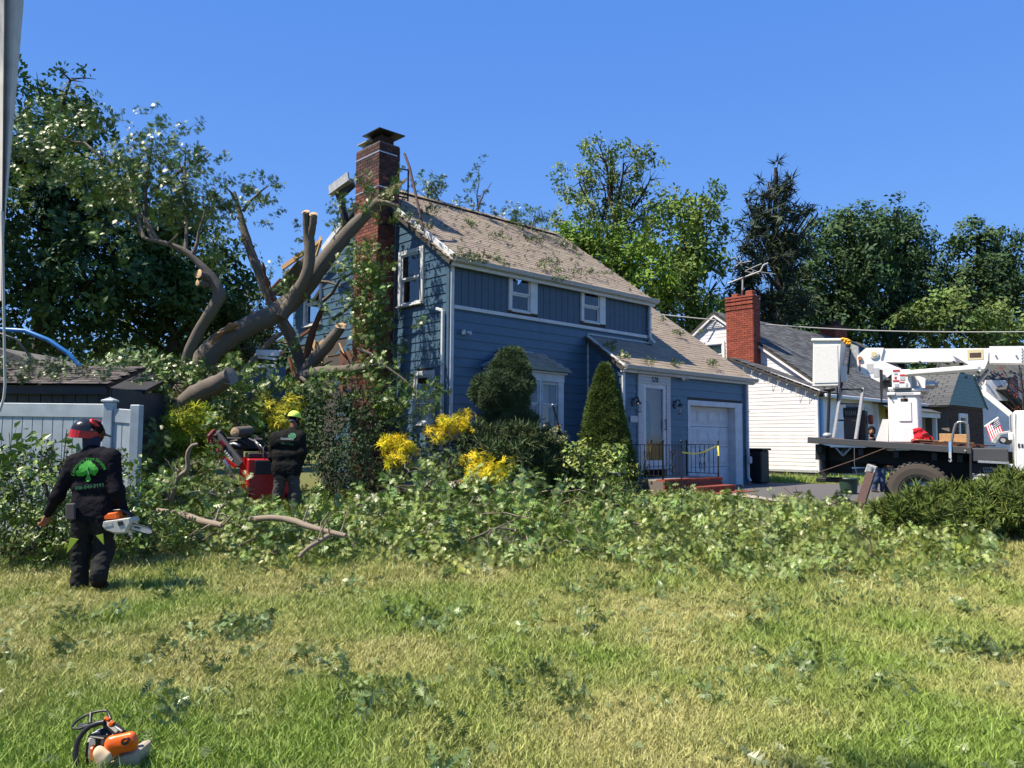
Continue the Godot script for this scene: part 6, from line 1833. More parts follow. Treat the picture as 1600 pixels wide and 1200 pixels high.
	var gl := tthing("orange_gloves", "yellow orange work gloves hung over the bucket's rim", "gloves")
	var gb := mb()
	for q in [[1317, 530, 0.05], [1322, 531, 0.05], [1326, 533, 0.045], [1320, 534, 0.03], [1324, 537, 0.03], [1328, 537, 0.03]]: gb.ball(tk(q[0], q[1], d0 - 0.0), Vector3(q[2], 0.03, 0.05), 9, 6)
	obj("gloves", gb, M.glove, gl)
	var bag := tthing("red_bag", "crumpled red bag with black straps beside the pedestal", "bag")
	var bb := mb()
	var bbn := []
	for q in [[1437, 684, 1437, 676, 0.085], [1431, 674, 1436, 681, 0.055], [1440, 684, 1452, 687, 0.065], [1437, 672, 1444, 678, 0.045], [1427, 689, 1436, 689, 0.035], [1446, 680, 1452, 685, 0.05]]: bbn.append([tk(q[0], q[1], D + 0.32), tk(q[2], q[3], D + 0.35), q[4], q[4] * 0.8, 0])
	flesh(bb, bbn, 0.010, 0.03, [Color(0.50, 0.022, 0.032)], 0.03)
	obj("cloth", bb, M.cloth, bag)
	obj("straps", mb().tube([tk(1441, 679, D + 0.22), tk(1448, 677, D + 0.22), tk(1453, 683, D + 0.24), tk(1455, 688, D + 0.3)], [0.014], 6).tube([tk(1424, 691, D + 0.25), tk(1430, 688, D + 0.23), tk(1438, 688, D + 0.22)], [0.015], 6), M.black, bag)
	for i in 10:
		var ax := rf(1424, 1480)
		var ex := rf(1500, 1560)
		var up := 0.9 + 1.9 * (i % 4)
		var a := tk(ax, 682.5 + (ax - 1262.5) * 0.0648 - up, D + rf(0.1, 0.6))
		var e := tk(ex, 682.5 + (ex - 1262.5) * 0.0648 - up, D + rf(0.1, 0.6))
		var pk := obj("plank", mb().bar(a, e, 0.12, 0.018, 0.002), [M.lumberdark, M.lumberdark, M.oldsteel, M.lumber][i % 4])
		pk.transform = truck_tf
		tag(pk, "thin weathered red brown plank in the pile on the flatbed", "plank", "planks piled on the flatbed")
	var crate := tthing("wooden_crate", "light brown wooden box behind the hoop bar on the bed", "box")
	(obj("box", slab(slab(mb(), 1467.5, 677.5, 1489, 690, D + 0.5, 0.35, 0.006), 1489.5, 678.5, 1511, 692, D + 0.5, 0.35, 0.006), M.lumber, crate))
	var strap := tthing("blue_strap", "blue and white ratchet strap hanging down from the bed rail", "strap")
	obj("webbing", slab(mb(), 1482, 690, 1487, 706, D - 0.07, 0.012, 0.002), M.strapblue, strap)
	obj("faded_end", slab(mb(), 1482.3, 706, 1487, 716, D - 0.07, 0.012, 0.002), M.labelgrey, strap)
	obj("hook", mb().tube([tk(1485, 716, D - 0.07), tk(1487, 720, D - 0.07), tk(1484.5, 722, D - 0.07), tk(1482, 719, D - 0.07)], [0.012], 6), M.alu, strap)
	make_flag(D + 0.6)
	var arm := tthing("grey_fender_arm", "bent grey steel arm with pulley between the flag and the cab", "machine part")
	obj("arm", mb().bar(tk(1552, 693, D + 0.4), tk(1562, 678, D + 0.4), 0.10, 0.07, 0.01).bar(tk(1561, 678, D + 0.4), tk(1580, 675, D + 0.4), 0.10, 0.05, 0.01), M.gutter, arm)
	obj("pulley", mb().disc(tk(1568, 688, D + 0.35), Vector3(0.4, 0, 1), 0.06, 0.06, 14).disc(tk(1574, 690, D + 0.38), Vector3(0.4, 0, 1), 0.05, 0.08, 14), M.iron, arm)
	obj("pulley_ring", mb().disc(tk(1567, 688, D + 0.31), Vector3(0.4, 0, 1), 0.035, 0.03, 12), M.alu, arm)
	var ln := tthing("dangling_line", "thin ropes strung from the truck's tail under the bed", "rope")
	obj("rope", mb().tube([tk(1280, 738, D - 0.05), tk(1335, 719, D - 0.05), tk(1384, 700, D - 0.06)], [0.010], 5), M.oldsteel, ln)
	obj("rope", mb().tube([tk(1335, 697, D - 0.06), tk(1335, 725, D - 0.05), tk(1340, 745, D - 0.02), tk(1342, 759, D - 0.0)], [0.008], 5), M.steel, ln)
	var bin := thing("green_bin", "dark green plastic bin on the grass seen under the truck bed", "bin")
	var bp := at(1326, 758, 18.2)
	obj("tub", mb().lathe([Vector2(0.17, 0.0), Vector2(0.22, 0.36), Vector2(0.24, 0.37), Vector2(0.24, 0.40), Vector2(0.0, 0.40)], 18, Transform3D(Basis(), on_ground(bp.x, bp.z))), M.bingreen, bin)
	obj("lid_rim", mb().lathe([Vector2(0.245, 0.36), Vector2(0.255, 0.38), Vector2(0.245, 0.40)], 18, Transform3D(Basis(), on_ground(bp.x, bp.z))), M.bingreen, bin)
	var tc := at(1184, 750, 22.3)
	var can := thing("black_trash_can", "black trash can at the corner between the garage and white house", "trash can", on_ground(tc.x, tc.z), YAW)
	obj("body", mb().box(Vector3(0, 0.5, 0), Vector3(0.46, 0.94, 0.5), Basis(), 0.03), M.black, can)
	obj("lid", mb().box(Vector3(0.0, 1.0, 0.02), Vector3(0.52, 0.06, 0.58), Basis(), 0.02), M.plastic, can)
	for s in [-1, 1]: obj("wheel", mb().disc(Vector3(0.2 * s, 0.1, -0.24), Vector3(1, 0, 0), 0.1, 0.05), M.rubber, can)

func make_flag(d: float) -> void:
	var F := tthing("american_flag", "american flag drooping from a white pole near the truck cab", "flag")
	var a := tk(1539.5, 666, d)           # pole end
	var b := tk(1559, 653, d)
	obj("pole", mb().tube([a + (a - b) * 0.05, b + (b - a) * 0.06], [0.014], 8), M.truckwhite, F)
	var r := tk(1568, 675, d - 0.05)
	var l := tk(1549, 691, d - 0.12)
	var P := func(u: float, w: float) -> Vector3:     # u along the pole from b to a, w down the flag
		var p: Vector3 = b.lerp(a, u).lerp(r.lerp(l, u), w)
		return p + Vector3(0, 0, 0.03 * sin(u * 9.0 + w * 3.0))
	var mats := [mb(), mb(), mb()]
	for i in 13:
		var u0 := i / 13.0
		var u1 := (i + 1) / 13.0
		for k in 10:
			var w0 := k / 10.0
			var w1 := (k + 1) / 10.0
			var t: MB = mats[0] if i % 2 == 0 else mats[1]
			if i < 7 and k < 5: t = mats[2]
			t.quad(P.call(u0, w0), P.call(u0, w1), P.call(u1, w1), P.call(u1, w0))
	obj("red_stripes", mats[0], M.flagred, F)
	obj("white_stripes", mats[1], M.flagwhite, F)
	obj("blue_canton", mats[2], M.flagblue, F)
	var s := mb()
	for i in 6:
		for k in 4:
			var c: Vector3 = P.call((i + 0.6) / 6.6 * 0.52, (k + 0.6) / 4.4 * 0.5) + Vector3(0, 0, 0.008)
			for q in 5:
				var w := TAU * q / 5.0 + PI / 2
				s.tri(c, c + Vector3(cos(w - 0.5), sin(w - 0.5), 0) * 0.005, c + Vector3(cos(w), sin(w), 0) * 0.013)
				s.tri(c, c + Vector3(cos(w), sin(w), 0) * 0.013, c + Vector3(cos(w + 0.5), sin(w + 0.5), 0) * 0.005)
	obj("stars", s, M.flagwhite, F)

# ---- figures: capsules between joints, joined with a smooth minimum and meshed as surface nets
# bone: [from, to, radius from, radius to, tone, flatness along z]
func flesh(b: MB, bones: Array, cell: float, k: float, palette: Array, wrinkle := 0.0) -> void:
	var lo := Vector3.ONE * 99.0
	var hi := -lo
	for q in bones:
		var m: float = maxf(q[2], q[3]) + k * 0.5 + cell * 2.0
		for e in [q[0], q[1]]:
			lo = lo.min(e - Vector3.ONE * m); hi = hi.max(e + Vector3.ONE * m)
	var n := Vector3i(((hi - lo) / cell).ceil()) + Vector3i.ONE
	var sy := n.x
	var sz := n.x * n.y
	var f := PackedFloat32Array()
	f.resize(sz * n.z); f.fill(0.2)
	var near := f.duplicate()
	near.fill(9.0)
	var ci := PackedByteArray()
	ci.resize(sz * n.z)
	for q in bones:
		var fl: float = q[5] if q.size() > 5 else 1.0
		var sc := Vector3(1, 1, 1.0 / fl)
		var a: Vector3 = q[0] * sc
		var ab: Vector3 = q[1] * sc - a
		var l2 := maxf(ab.length_squared(), 1e-9)
		var m: float = maxf(q[2], q[3]) + k + cell * 2.0
		var p0 := Vector3i(((q[0].min(q[1]) - Vector3.ONE * m - lo) / cell).floor()).clamp(Vector3i.ZERO, n - Vector3i.ONE)
		var p1 := Vector3i(((q[0].max(q[1]) + Vector3.ONE * m - lo) / cell).ceil()).clamp(Vector3i.ZERO, n - Vector3i.ONE)
		for z in range(p0.z, p1.z + 1):
			for y in range(p0.y, p1.y + 1):
				var id := p0.x + y * sy + z * sz
				for x in range(p0.x, p1.x + 1):
					var p := (lo + Vector3(x, y, z) * cell) * sc
					var t := clampf((p - a).dot(ab) / l2, 0.0, 1.0)
					var d := (p - a - ab * t).length() - lerpf(q[2], q[3], t)
					if d < near[id]:
						near[id] = d; ci[id] = q[4]
					var o := f[id]
					var h := maxf(k - absf(o - d), 0.0) / k
					f[id] = minf(o, d) - h * h * k * 0.25
					id += 1
	if wrinkle > 0.0:
		for i in f.size():
			if absf(f[i]) < cell * 3.0 and ci[i] < 2:
				var p := lo + Vector3(i % n.x, (i / sy) % n.y, i / sz) * cell
				f[i] += wrinkle * fine.get_noise_3d(p.x * 6.0 + p.y * 4.0, p.y * 11.0 - p.x * 6.0, p.z * 6.0) * (0.55 if ci[i] == 0 else 1.0) + wrinkle * 0.4 * fine.get_noise_3d(p.x * 18.0, p.y * 26.0 + p.x * 14.0, p.z * 18.0)
	var vid := PackedInt32Array()
	vid.resize(f.size()); vid.fill(-1)
	var V := PackedVector3Array()
	var N := PackedVector3Array()
	var C := PackedColorArray()
	var offs := [0, 1, sy, sy + 1, sz, sz + 1, sz + sy, sz + sy + 1]
	var edges := [[0, 1], [2, 3], [4, 5], [6, 7], [0, 2], [1, 3], [4, 6], [5, 7], [0, 4], [1, 5], [2, 6], [3, 7]]
	for z in n.z - 1:
		for y in n.y - 1:
			var id := y * sy + z * sz - 1
			for x in n.x - 1:
				id += 1
				if absf(f[id]) > cell * 2.5: continue
				var g := []
				var inside := 0
				for o in offs:
					var v := f[id + o]
					g.append(v)
					if v < 0.0: inside += 1
				if inside == 0 or inside == 8: continue
				var acc := Vector3()
				var cnt := 0
				for e in edges:
					var u: float = g[e[0]]
					var w: float = g[e[1]]
					if (u < 0.0) != (w < 0.0):
						var t := u / (u - w)
						var pa := Vector3(e[0] & 1, (e[0] >> 1) & 1, e[0] >> 2)
						var pb := Vector3(e[1] & 1, (e[1] >> 1) & 1, e[1] >> 2)
						acc += pa.lerp(pb, t); cnt += 1
				vid[id] = V.size()
				V.append(lo + (Vector3(x, y, z) + acc / cnt) * cell)
				N.append(Vector3(g[1] + g[3] + g[5] + g[7] - g[0] - g[2] - g[4] - g[6], g[2] + g[3] + g[6] + g[7] - g[0] - g[1] - g[4] - g[5], g[4] + g[5] + g[6] + g[7] - g[0] - g[1] - g[2] - g[3]).normalized())
				C.append(palette[ci[id]])
	for z in range(1, n.z - 1):
		for y in range(1, n.y - 1):
			var id := y * sy + z * sz
			for x in range(1, n.x - 1):
				id += 1
				if absf(f[id]) > cell * 2.5: continue
				var s := f[id] < 0.0
				for ax in 3:
					var st: int = [1, sy, sz][ax]
					if s == (f[id + st] < 0.0): continue
					var u: int = [sy, sz, 1][ax]
					var w: int = [sz, 1, sy][ax]
					var q := [vid[id - u - w], vid[id - w], vid[id], vid[id - u]]
					if q.min() < 0: continue
					if not s: q.reverse()
					for t in [[0, 1, 2], [0, 2, 3]]:
						b.v.append(V[q[t[0]]]); b.v.append(V[q[t[2]]]); b.v.append(V[q[t[1]]])
						b.n.append(N[q[t[0]]]); b.n.append(N[q[t[2]]]); b.n.append(N[q[t[1]]])
						b.c.append(C[q[t[0]]]); b.c.append(C[q[t[2]]]); b.c.append(C[q[t[1]]])

# A hand in its own frame: wrist at the origin, fingers along -y, palm facing -z, thumb on side s. curl 0 open .. 1 fist
func hand(b: MB, xf: Transform3D, s: float, curl: float, skin: Color) -> void:
	var bones := []
	var J := func(v: Vector3) -> Vector3: return xf * v
	for i in 4: bones.append([J.call(Vector3(0.010 * (i - 1.5), 0.0, 0)), J.call(Vector3(0.019 * (i - 1.5), -0.085, 0)), 0.017, 0.012, 2])
	var ln := [0.062, 0.078, 0.084, 0.074]
	for i in 4:
		var p := Vector3(0.0195 * (i - 1.5), -0.088 - 0.004 * (1 if i in [1, 2] else 0), 0)
		var a := 0.15 + curl * 1.25
		var r := 0.0098
		var l: float = ln[i] if s > 0 else ln[3 - i]
		for k in 3:
			var seg: float = l * [0.45, 0.32, 0.23][k]
			var e := p + Vector3(0, -cos(a), -sin(a)) * seg
			bones.append([J.call(p), J.call(e), r, r - 0.0008, 2])
			p = e; a += 0.2 + curl * 1.15; r -= 0.0007
	var t0 := Vector3(s * 0.026, -0.025, -0.006)
	var t1 := t0 + Vector3(s * 0.028, -0.034, -0.016)
	var t2 := t1 + Vector3(s * (0.008 - 0.02 * curl), -0.030, -0.012 - 0.012 * curl)
	bones.append([J.call(t0), J.call(t1), 0.015, 0.0115, 2]); bones.append([J.call(t1), J.call(t2), 0.011, 0.009, 2])
	flesh(b, bones, 0.0042, 0.007, [skin, skin, skin, skin, skin])

# A head in its own frame: chin-neck joint at the origin, face towards -z
func head(b: MB, xf: Transform3D, skin: Color, hair: Color, beard: bool) -> void:
	var bones := []
	var add := func(a: Vector3, e: Vector3, r0: float, r1: float, t: int): bones.append([xf * a, xf * e, r0, r1, t])
	add.call(Vector3(0, -0.06, 0.01), Vector3(0, 0.05, 0.01), 0.056, 0.058, 0)
	add.call(Vector3(0, 0.135, 0.025), Vector3(0, 0.135, -0.02), 0.079, 0.074, 1)
	add.call(Vector3(0, 0.15, 0.03), Vector3(0, 0.165, 0.0), 0.078, 0.072, 1)
	add.call(Vector3(0, 0.09, -0.05), Vector3(0, 0.10, -0.02), 0.052, 0.062, 0)
	add.call(Vector3(0, 0.035, -0.062), Vector3(0, 0.07, -0.03), 0.032, 0.05, 1 if beard else 0)
	for s in [-1, 1]:
		add.call(Vector3(0, 0.035, -0.06), Vector3(s * 0.055, 0.065, 0.0), 0.026, 0.028, 1 if beard else 0)
		add.call(Vector3(s * 0.076, 0.085, 0.012), Vector3(s * 0.082, 0.125, 0.022), 0.010, 0.014, 0)
		add.call(Vector3(s * 0.030, 0.118, -0.086), Vector3(s * 0.030, 0.118, -0.084), 0.014, 0.014, 0)
		add.call(Vector3(s * 0.018, 0.140, -0.092), Vector3(s * 0.045, 0.138, -0.080), 0.009, 0.009, 1)
		add.call(Vector3(s * 0.030, 0.118, -0.0985), Vector3(s * 0.032, 0.118, -0.0985), 0.0055, 0.0055, 3)
	add.call(Vector3(0, 0.125, -0.095), Vector3(0, 0.088, -0.112), 0.010, 0.014, 0)
	add.call(Vector3(-0.018, 0.055, -0.097), Vector3(0.018, 0.055, -0.097), 0.008, 0.008, 4)
	flesh(b, bones, 0.0055, 0.016, [skin, hair, skin, Color(0.01, 0.01, 0.01), Color(skin.r * 0.9, skin.g * 0.55, skin.b * 0.5)])

func joint(ox: float, oy: float, s: float, px: float, py: float, z := 0.0) -> Vector3:
	return Vector3((px - ox) / s, (oy - py) / s, z)

# Surface height map of a body's back, for print on cloth
func back_map(b: MB) -> Dictionary:
	var m := {}
	for p in b.v:
		var k := Vector2i(roundi(p.x / 0.016), roundi(p.y / 0.016))
		if not m.has(k) or m[k] < p.z: m[k] = p.z
	return m

func back_z(m: Dictionary, x: float, y: float) -> float:
	var k := Vector2i(roundi(x / 0.016), roundi(y / 0.016))
	var s := 0.0
	var c := 0.0
	for i in range(-1, 2):
		for j in range(-1, 2):
			if m.has(k + Vector2i(i, j)):
				s += m[k + Vector2i(i, j)]; c += 1.0
	return (s / c if c > 0.0 else 0.0) + 0.007

func print_text(called: String, text: String, ctr: Vector3, h: float, arc: float, tilt: float, m: Material, map: Dictionary, parent: Node) -> void:
	var t := TextMesh.new()
	t.text = text
	var f := SystemFont.new()
	f.font_names = PackedStringArray(["Droid Sans"])
	f.font_weight = 700
	t.font = f
	t.font_size = 32; t.pixel_size = h / 24.0; t.depth = 0.002
	var a := t.surface_get_arrays(0)
	var v: PackedVector3Array = a[Mesh.ARRAY_VERTEX]
	for i in v.size():
		var x := v[i].x
		var y := v[i].y
		if arc > 0.0:
			var w := x / arc
			x = sin(w) * (arc + y); y = cos(w) * (arc + y) - arc
		var q := Vector2(x, y).rotated(tilt)
		v[i] = Vector3(ctr.x + q.x, ctr.y + q.y, back_z(map, ctr.x + q.x, ctr.y + q.y) + v[i].z)
	a[Mesh.ARRAY_VERTEX] = v
	var am := ArrayMesh.new()
	am.add_surface_from_arrays(Mesh.PRIMITIVE_TRIANGLES, a)
	obj(called, am, m, parent)

func make_people() -> void:
	var black := Color(0.011, 0.011, 0.013)
	var trou := Color(0.020, 0.022, 0.021)
	var skin := Color(0.30, 0.135, 0.085)
	var boot := Color(0.022, 0.016, 0.012)
	var lime := Color(0.22, 0.32, 0.02)
	# 1: the man with the chainsaw, walking away
	var d := 7.9
	var f0 := at(140, 925, d)
	var P := thing("person", "person in black shirt and red helmet walking with a chainsaw in the right hand", "person", on_ground(f0.x, f0.z, -0.01))
	var J := func(px: float, py: float, z := 0.0) -> Vector3: return joint(140, 925, 152, px, py, z)
	var b := mb()
	flesh(b, [
		[J.call(120, 735, 0.0), J.call(158, 729, 0.0), 0.125, 0.125, 0, 0.85], [J.call(112, 722, -0.01), J.call(162, 714, -0.01), 0.085, 0.085, 0, 0.9], [J.call(124, 712, -0.02), J.call(146, 708, -0.02), 0.075, 0.075, 0],
		[J.call(124, 762, 0.0), J.call(155, 760, 0.0), 0.122, 0.122, 0, 0.85], [J.call(125, 786, 0.01), J.call(156, 786, 0.01), 0.122, 0.122, 0, 0.9], [J.call(126, 802, 0.02), J.call(157, 803, 0.02), 0.122, 0.120, 0, 0.95],
		[J.call(132, 708, -0.03), J.call(127, 692, -0.06), 0.066, 0.062, 0],
		[J.call(106, 722, 0), J.call(84, 775, 0.02), 0.080, 0.062, 0], [J.call(84, 775, 0.02), J.call(65, 803, -0.05), 0.062, 0.045, 0],
		[J.call(166, 714, 0), J.call(180, 766, 0.05), 0.080, 0.062, 0], [J.call(180, 766, 0.05), J.call(187, 798, -0.02), 0.062, 0.046, 0],
		[J.call(124, 815, 0.01), J.call(122, 860, -0.03), 0.108, 0.092, 1], [J.call(122, 860, -0.03), J.call(125, 908, 0.02), 0.092, 0.080, 1],
		[J.call(155, 815, 0.01), J.call(160, 860, -0.01), 0.106, 0.092, 1], [J.call(160, 860, -0.01), J.call(164, 893, 0.14), 0.092, 0.080, 1],
		[J.call(124, 912, 0.02), J.call(119, 918, -0.16), 0.055, 0.042, 3], [J.call(124, 910, 0.02), J.call(124, 918, 0.03), 0.05, 0.045, 3],
		[J.call(164, 893, 0.16), J.call(165, 917, 0.02), 0.05, 0.046, 3], [J.call(164, 898, 0.15), J.call(164, 905, 0.17), 0.05, 0.048, 3],
	], 0.0135, 0.055, [black, trou, skin, boot, lime], 0.013)
	var bo := obj("body", b, M.cloth, P)
	var hands := mb()
	hand(hands, Transform3D(Basis(Vector3(0, 0, 1), -0.35).rotated(Vector3.UP, 1.2), J.call(63, 804, -0.06)), 1.0, 0.45, skin)
	hand(hands, Transform3D(Basis(Vector3.RIGHT, 0.5).rotated(Vector3.UP, -1.3), J.call(188, 797, -0.03)), -1.0, 0.95, Color(0.10, 0.045, 0.03))
	obj("hands", hands, M.cloth, P)
	var hb := mb()
	var hx := Transform3D(Basis(Vector3.UP, -1.0).rotated(Vector3(0, 0, 1), -0.12), J.call(127, 690, -0.07))
	head(hb, hx, Color(0.16, 0.075, 0.05), Color(0.012, 0.010, 0.010), true)
	obj("head", hb, M.cloth, P)
	obj("neck_gaiter", mb().lathe([Vector2(0.075, -0.07), Vector2(0.085, 0.0), Vector2(0.09, 0.06), Vector2(0.085, 0.085)], 18, Transform3D(Basis(), J.call(127, 693, -0.065))), mat(Color(0.012, 0.016, 0.045), 0.85), P)
	var hm := part("helmet", P)
	var hc := Transform3D(Basis(Vector3.UP, -1.05).rotated(Vector3(0, 0, 1), -0.16), J.call(119, 672, -0.06))
	obj("shell", mb().ball(hc.origin, Vector3(0.118, 0.125, 0.150), 22, 10, hc.basis, -0.1), mat(Color(0.016, 0.014, 0.015), 0.22), hm)
	var band := mb()
	for i in 22:
		var w0 := TAU * i / 22.0
		var w1 := TAU * (i + 1) / 22.0
		var q := []
		for e in [[w0, 0], [w1, 0], [w1, 1], [w0, 1]]:
			var r: float = 1.06 if e[1] == 0 else 1.02
			var back: float = 0.5 + 0.5 * cos(e[0])
			q.append(hc * Vector3(sin(e[0]) * 0.118 * r, (-0.055 - 0.03 * back) if e[1] == 0 else (0.012 - 0.015 * back), cos(e[0]) * 0.15 * r))
		band.out_quad(q[0], q[1], q[2], q[3], hc.origin)
	obj("red_band", band, M.red, hm)
	var crest := mb()
	for s in [-1, 1]:
		crest.tube([hc * Vector3(s * 0.02, 0.125, -0.03), hc * Vector3(s * 0.07, 0.105, -0.02), hc * Vector3(s * 0.085, 0.075, -0.07), hc * Vector3(s * 0.06, 0.06, -0.125)], [0.012, 0.020, 0.020, 0.010], 8)
	crest.ball(hc * Vector3(0, 0.112, -0.055), Vector3(0.05, 0.02, 0.07), 10, 6, hc.basis)
	obj("red_crest", crest, M.red, hm)
	obj("visor", mb().prism([Vector2(-0.105, 0.0), Vector2(0.105, 0.0), Vector2(0.075, 0.10), Vector2(-0.075, 0.10)], 0.012, hc * Transform3D(Basis(Vector3.RIGHT, -PI / 2 - 0.22), Vector3(0, -0.01, -0.135))), M.plastic, hm)
	var vents := mb()
	for s in [-1, 1]:
		for k in 3: vents.ball(hc * Vector3(s * (0.07 + 0.012 * k), 0.075 - 0.028 * k, 0.06 - 0.02 * k), Vector3(0.013, 0.008, 0.024), 8, 5, hc.basis)
	obj("vents", vents, M.alu, hm)
	obj("chin_strap", mb().tube([hc * Vector3(0.10, -0.05, -0.05), hc * Vector3(0.07, -0.14, -0.08), hc * Vector3(0.0, -0.17, -0.09)], [0.008], 6), M.redcloth, hm)
	obj("tool_pouch", mb().box(J.call(118, 797, 0.155), Vector3(0.10, 0.17, 0.03), Basis(Vector3(0, 0, 1), 0.05), 0.012), mat(Color(0.05, 0.048, 0.05), 0.9), P)
	var lp := mb()
	for t in [[[115, 838], [128, 840], [111, 862]], [[155, 834], [166, 831], [168, 848]], [[104, 846], [108, 848], [103, 856]]]:
		var q := []
		for p in t: q.append(J.call(p[0], p[1], 0.104 if p[0] > 108 else 0.06))
		lp.prism([Vector2(q[0].x, q[0].y), Vector2(q[1].x, q[1].y), Vector2(q[2].x, q[2].y)], 0.012, Transform3D(Basis(), Vector3(0, 0, q[0].z)))
	obj("lime_patch", lp, mat(lime, 0.8), P)
	var map := back_map(b)
	var tr := mb()
	var disc2 := func(px: float, py: float, r: float):
		for k in 14:
			var w0 := TAU * k / 14.0
			var w1 := TAU * (k + 1) / 14.0
			var c: Vector3 = J.call(px, py)
			var q := []
			for e in [Vector2.ZERO, Vector2(cos(w0), sin(w0)) * r, Vector2(cos(w1), sin(w1)) * r]:
				q.append(Vector3(c.x + e.x, c.y + e.y, back_z(map, c.x + e.x, c.y + e.y) + 0.001 * (int(px) % 5)))
			tr.tri(q[0], q[1], q[2])
	for q in [[137, 726, 0.052], [130, 730, 0.045], [144, 729, 0.04], [124, 738, 0.034], [149, 733, 0.036], [138, 733, 0.05], [147, 738, 0.026], [129, 737, 0.04]]: disc2.call(q[0], q[1], q[2])
	for k in 5: disc2.call(138, 738 + k * 2.3, 0.018 if k < 4 else 0.028)
	obj("tree_emblem", tr, M.shirtprint, P)
	var hl := mb()
	for q in [[138.5, 733, 139.5, 740], [139.5, 728, 138, 733], [140, 743, 141, 748]]:
		var a: Vector3 = J.call(q[0], q[1])
		var e: Vector3 = J.call(q[2], q[3])
		hl.bar(Vector3(a.x, a.y, back_z(map, a.x, a.y) + 0.008), Vector3(e.x, e.y, back_z(map, e.x, e.y) + 0.008), 0.010, 0.002)
	obj("emblem_highlight", hl, M.shirtpale, P)
	print_text("shirt_lettering", "Camino's Tree Service", J.call(135.5, 716.5), 0.034, 0.17, 0.20, M.shirtprint, map, P)
	print_text("shirt_number", "908-543-3111", J.call(141, 759), 0.036, 0.0, 0.13, M.printgreen, map, P)
	# chainsaw in his hand
	var S := thing("chainsaw", "white and orange chainsaw carried low by the walking man", "chainsaw")
	var sd := d - 0.08
	obj("engine_cover", cplate([[158.7, 814.7], [202.7, 809], [204.7, 814.7], [197, 833], [180, 834.7], [164, 829], [158, 822.7]], sd, 0.17, 0.02), M.sawwhite, S)
	obj("top_cover", cplate([[160.7, 812], [160, 806.7], [168, 802], [183, 800], [184.5, 807], [184.5, 811]], sd + 0.02, 0.12, 0.015), M.orange, S)
	obj("exhaust", plate(mb(), [[183, 815], [191, 814], [193, 820], [185, 822]], sd - 0.004, 0.02), M.plastic, S)
	obj("starter_vents", plate(mb(), [[162, 819], [175, 816.5], [176, 821], [163, 824]], sd - 0.003, 0.02), M.gutter, S)
	obj("guide_bar", plate(mb(), [[203, 818], [205, 817], [231, 824], [238.7, 828.7], [237, 832.7], [232, 834], [204, 826.7]], sd + 0.05, 0.006), M.alu, S)
	obj("saw_chain", mb().tube([at(203, 817, sd + 0.053), at(231, 823.5, sd + 0.053), at(238.9, 828.7, sd + 0.053), at(237.3, 833, sd + 0.053), at(232, 834.5, sd + 0.053), at(203, 827, sd + 0.053)], [0.006], 5), M.black, S)
	obj("bar_lettering", plate(mb(), [[210, 822], [219, 824], [218.5, 826.5], [209.5, 824.5]], sd + 0.047, 0.004), M.plastic, S)
	obj("handle", mb().tube([at(170, 806, sd + 0.08), at(176, 798, sd + 0.08), at(190, 797, sd + 0.08), at(200, 802, sd + 0.08), at(202, 810, sd + 0.08)], [0.015], 8), M.plastic, S)
	# 2: the man at the loader, seen from behind
	d = 12.45
	f0 = at(448, 808, d)
	var Q := thing("person", "person in bright lime cap and black shirt standing at the red loader", "person", on_ground(f0.x, f0.z, -0.01))
	var I := func(px: float, py: float, z := 0.0) -> Vector3: return joint(448, 808, 96, px, py, z)
	var grey := Color(0.070, 0.066, 0.060)
	b = mb()
	flesh(b, [
		[I.call(433, 690, 0), I.call(460, 688, 0), 0.125, 0.125, 0, 0.85], [I.call(429, 681, -0.01), I.call(466, 679, -0.01), 0.080, 0.080, 0], [I.call(442, 676, -0.03), I.call(456, 675, -0.03), 0.075, 0.075, 0], [I.call(435, 710, 0), I.call(458, 709, 0), 0.128, 0.128, 0, 0.85], [I.call(434, 726, 0.01), I.call(458, 726, 0.01), 0.120, 0.122, 0, 0.9], [I.call(434, 735, 0.01), I.call(457, 735, 0.01), 0.116, 0.116, 0, 0.9],
		[I.call(450, 676, -0.03), I.call(453, 666, -0.05), 0.062, 0.058, 0],
		[I.call(426, 683, 0), I.call(420, 712, -0.08), 0.078, 0.060, 0], [I.call(420, 712, -0.08), I.call(417, 722, -0.32), 0.060, 0.045, 0],
		[I.call(467, 682, 0), I.call(471, 705, 0.02), 0.078, 0.064, 0], [I.call(471, 705, 0.02), I.call(462, 725, -0.22), 0.062, 0.045, 0],
		[I.call(437, 742, 0), I.call(432, 772, -0.03), 0.098, 0.080, 1], [I.call(432, 772, -0.03), I.call(429, 800, 0.02), 0.078, 0.066, 1],
		[I.call(456, 742, 0), I.call(460, 772, -0.03), 0.098, 0.082, 1], [I.call(460, 772, -0.03), I.call(461, 800, 0.03), 0.080, 0.066, 1],
		[I.call(429, 803, 0.03), I.call(427, 805, -0.15), 0.05, 0.042, 3], [I.call(461, 803, 0.03), I.call(463, 805, -0.15), 0.05, 0.042, 3],
	], 0.015, 0.055, [Color(0.014, 0.013, 0.014), grey, skin, boot, lime], 0.012)
	obj("body", b, M.cloth, Q)
	hands = mb()
	hand(hands, Transform3D(Basis(Vector3.RIGHT, 1.4), I.call(416.5, 723, -0.33)), 1.0, 0.6, skin)
	hand(hands, Transform3D(Basis(Vector3.RIGHT, 1.2).rotated(Vector3.UP, 0.4), I.call(461, 726, -0.24)), -1.0, 0.6, skin)
	obj("hands", hands, M.cloth, Q)
	hb = mb()
	var qx := Transform3D(Basis(Vector3.UP, -0.55).rotated(Vector3.RIGHT, -0.15), I.call(454, 663, -0.06))
	head(hb, qx, Color(0.20, 0.095, 0.06), Color(0.012, 0.011, 0.012), true)
	obj("head", hb, M.cloth, Q)
	var cp := part("cap", Q)
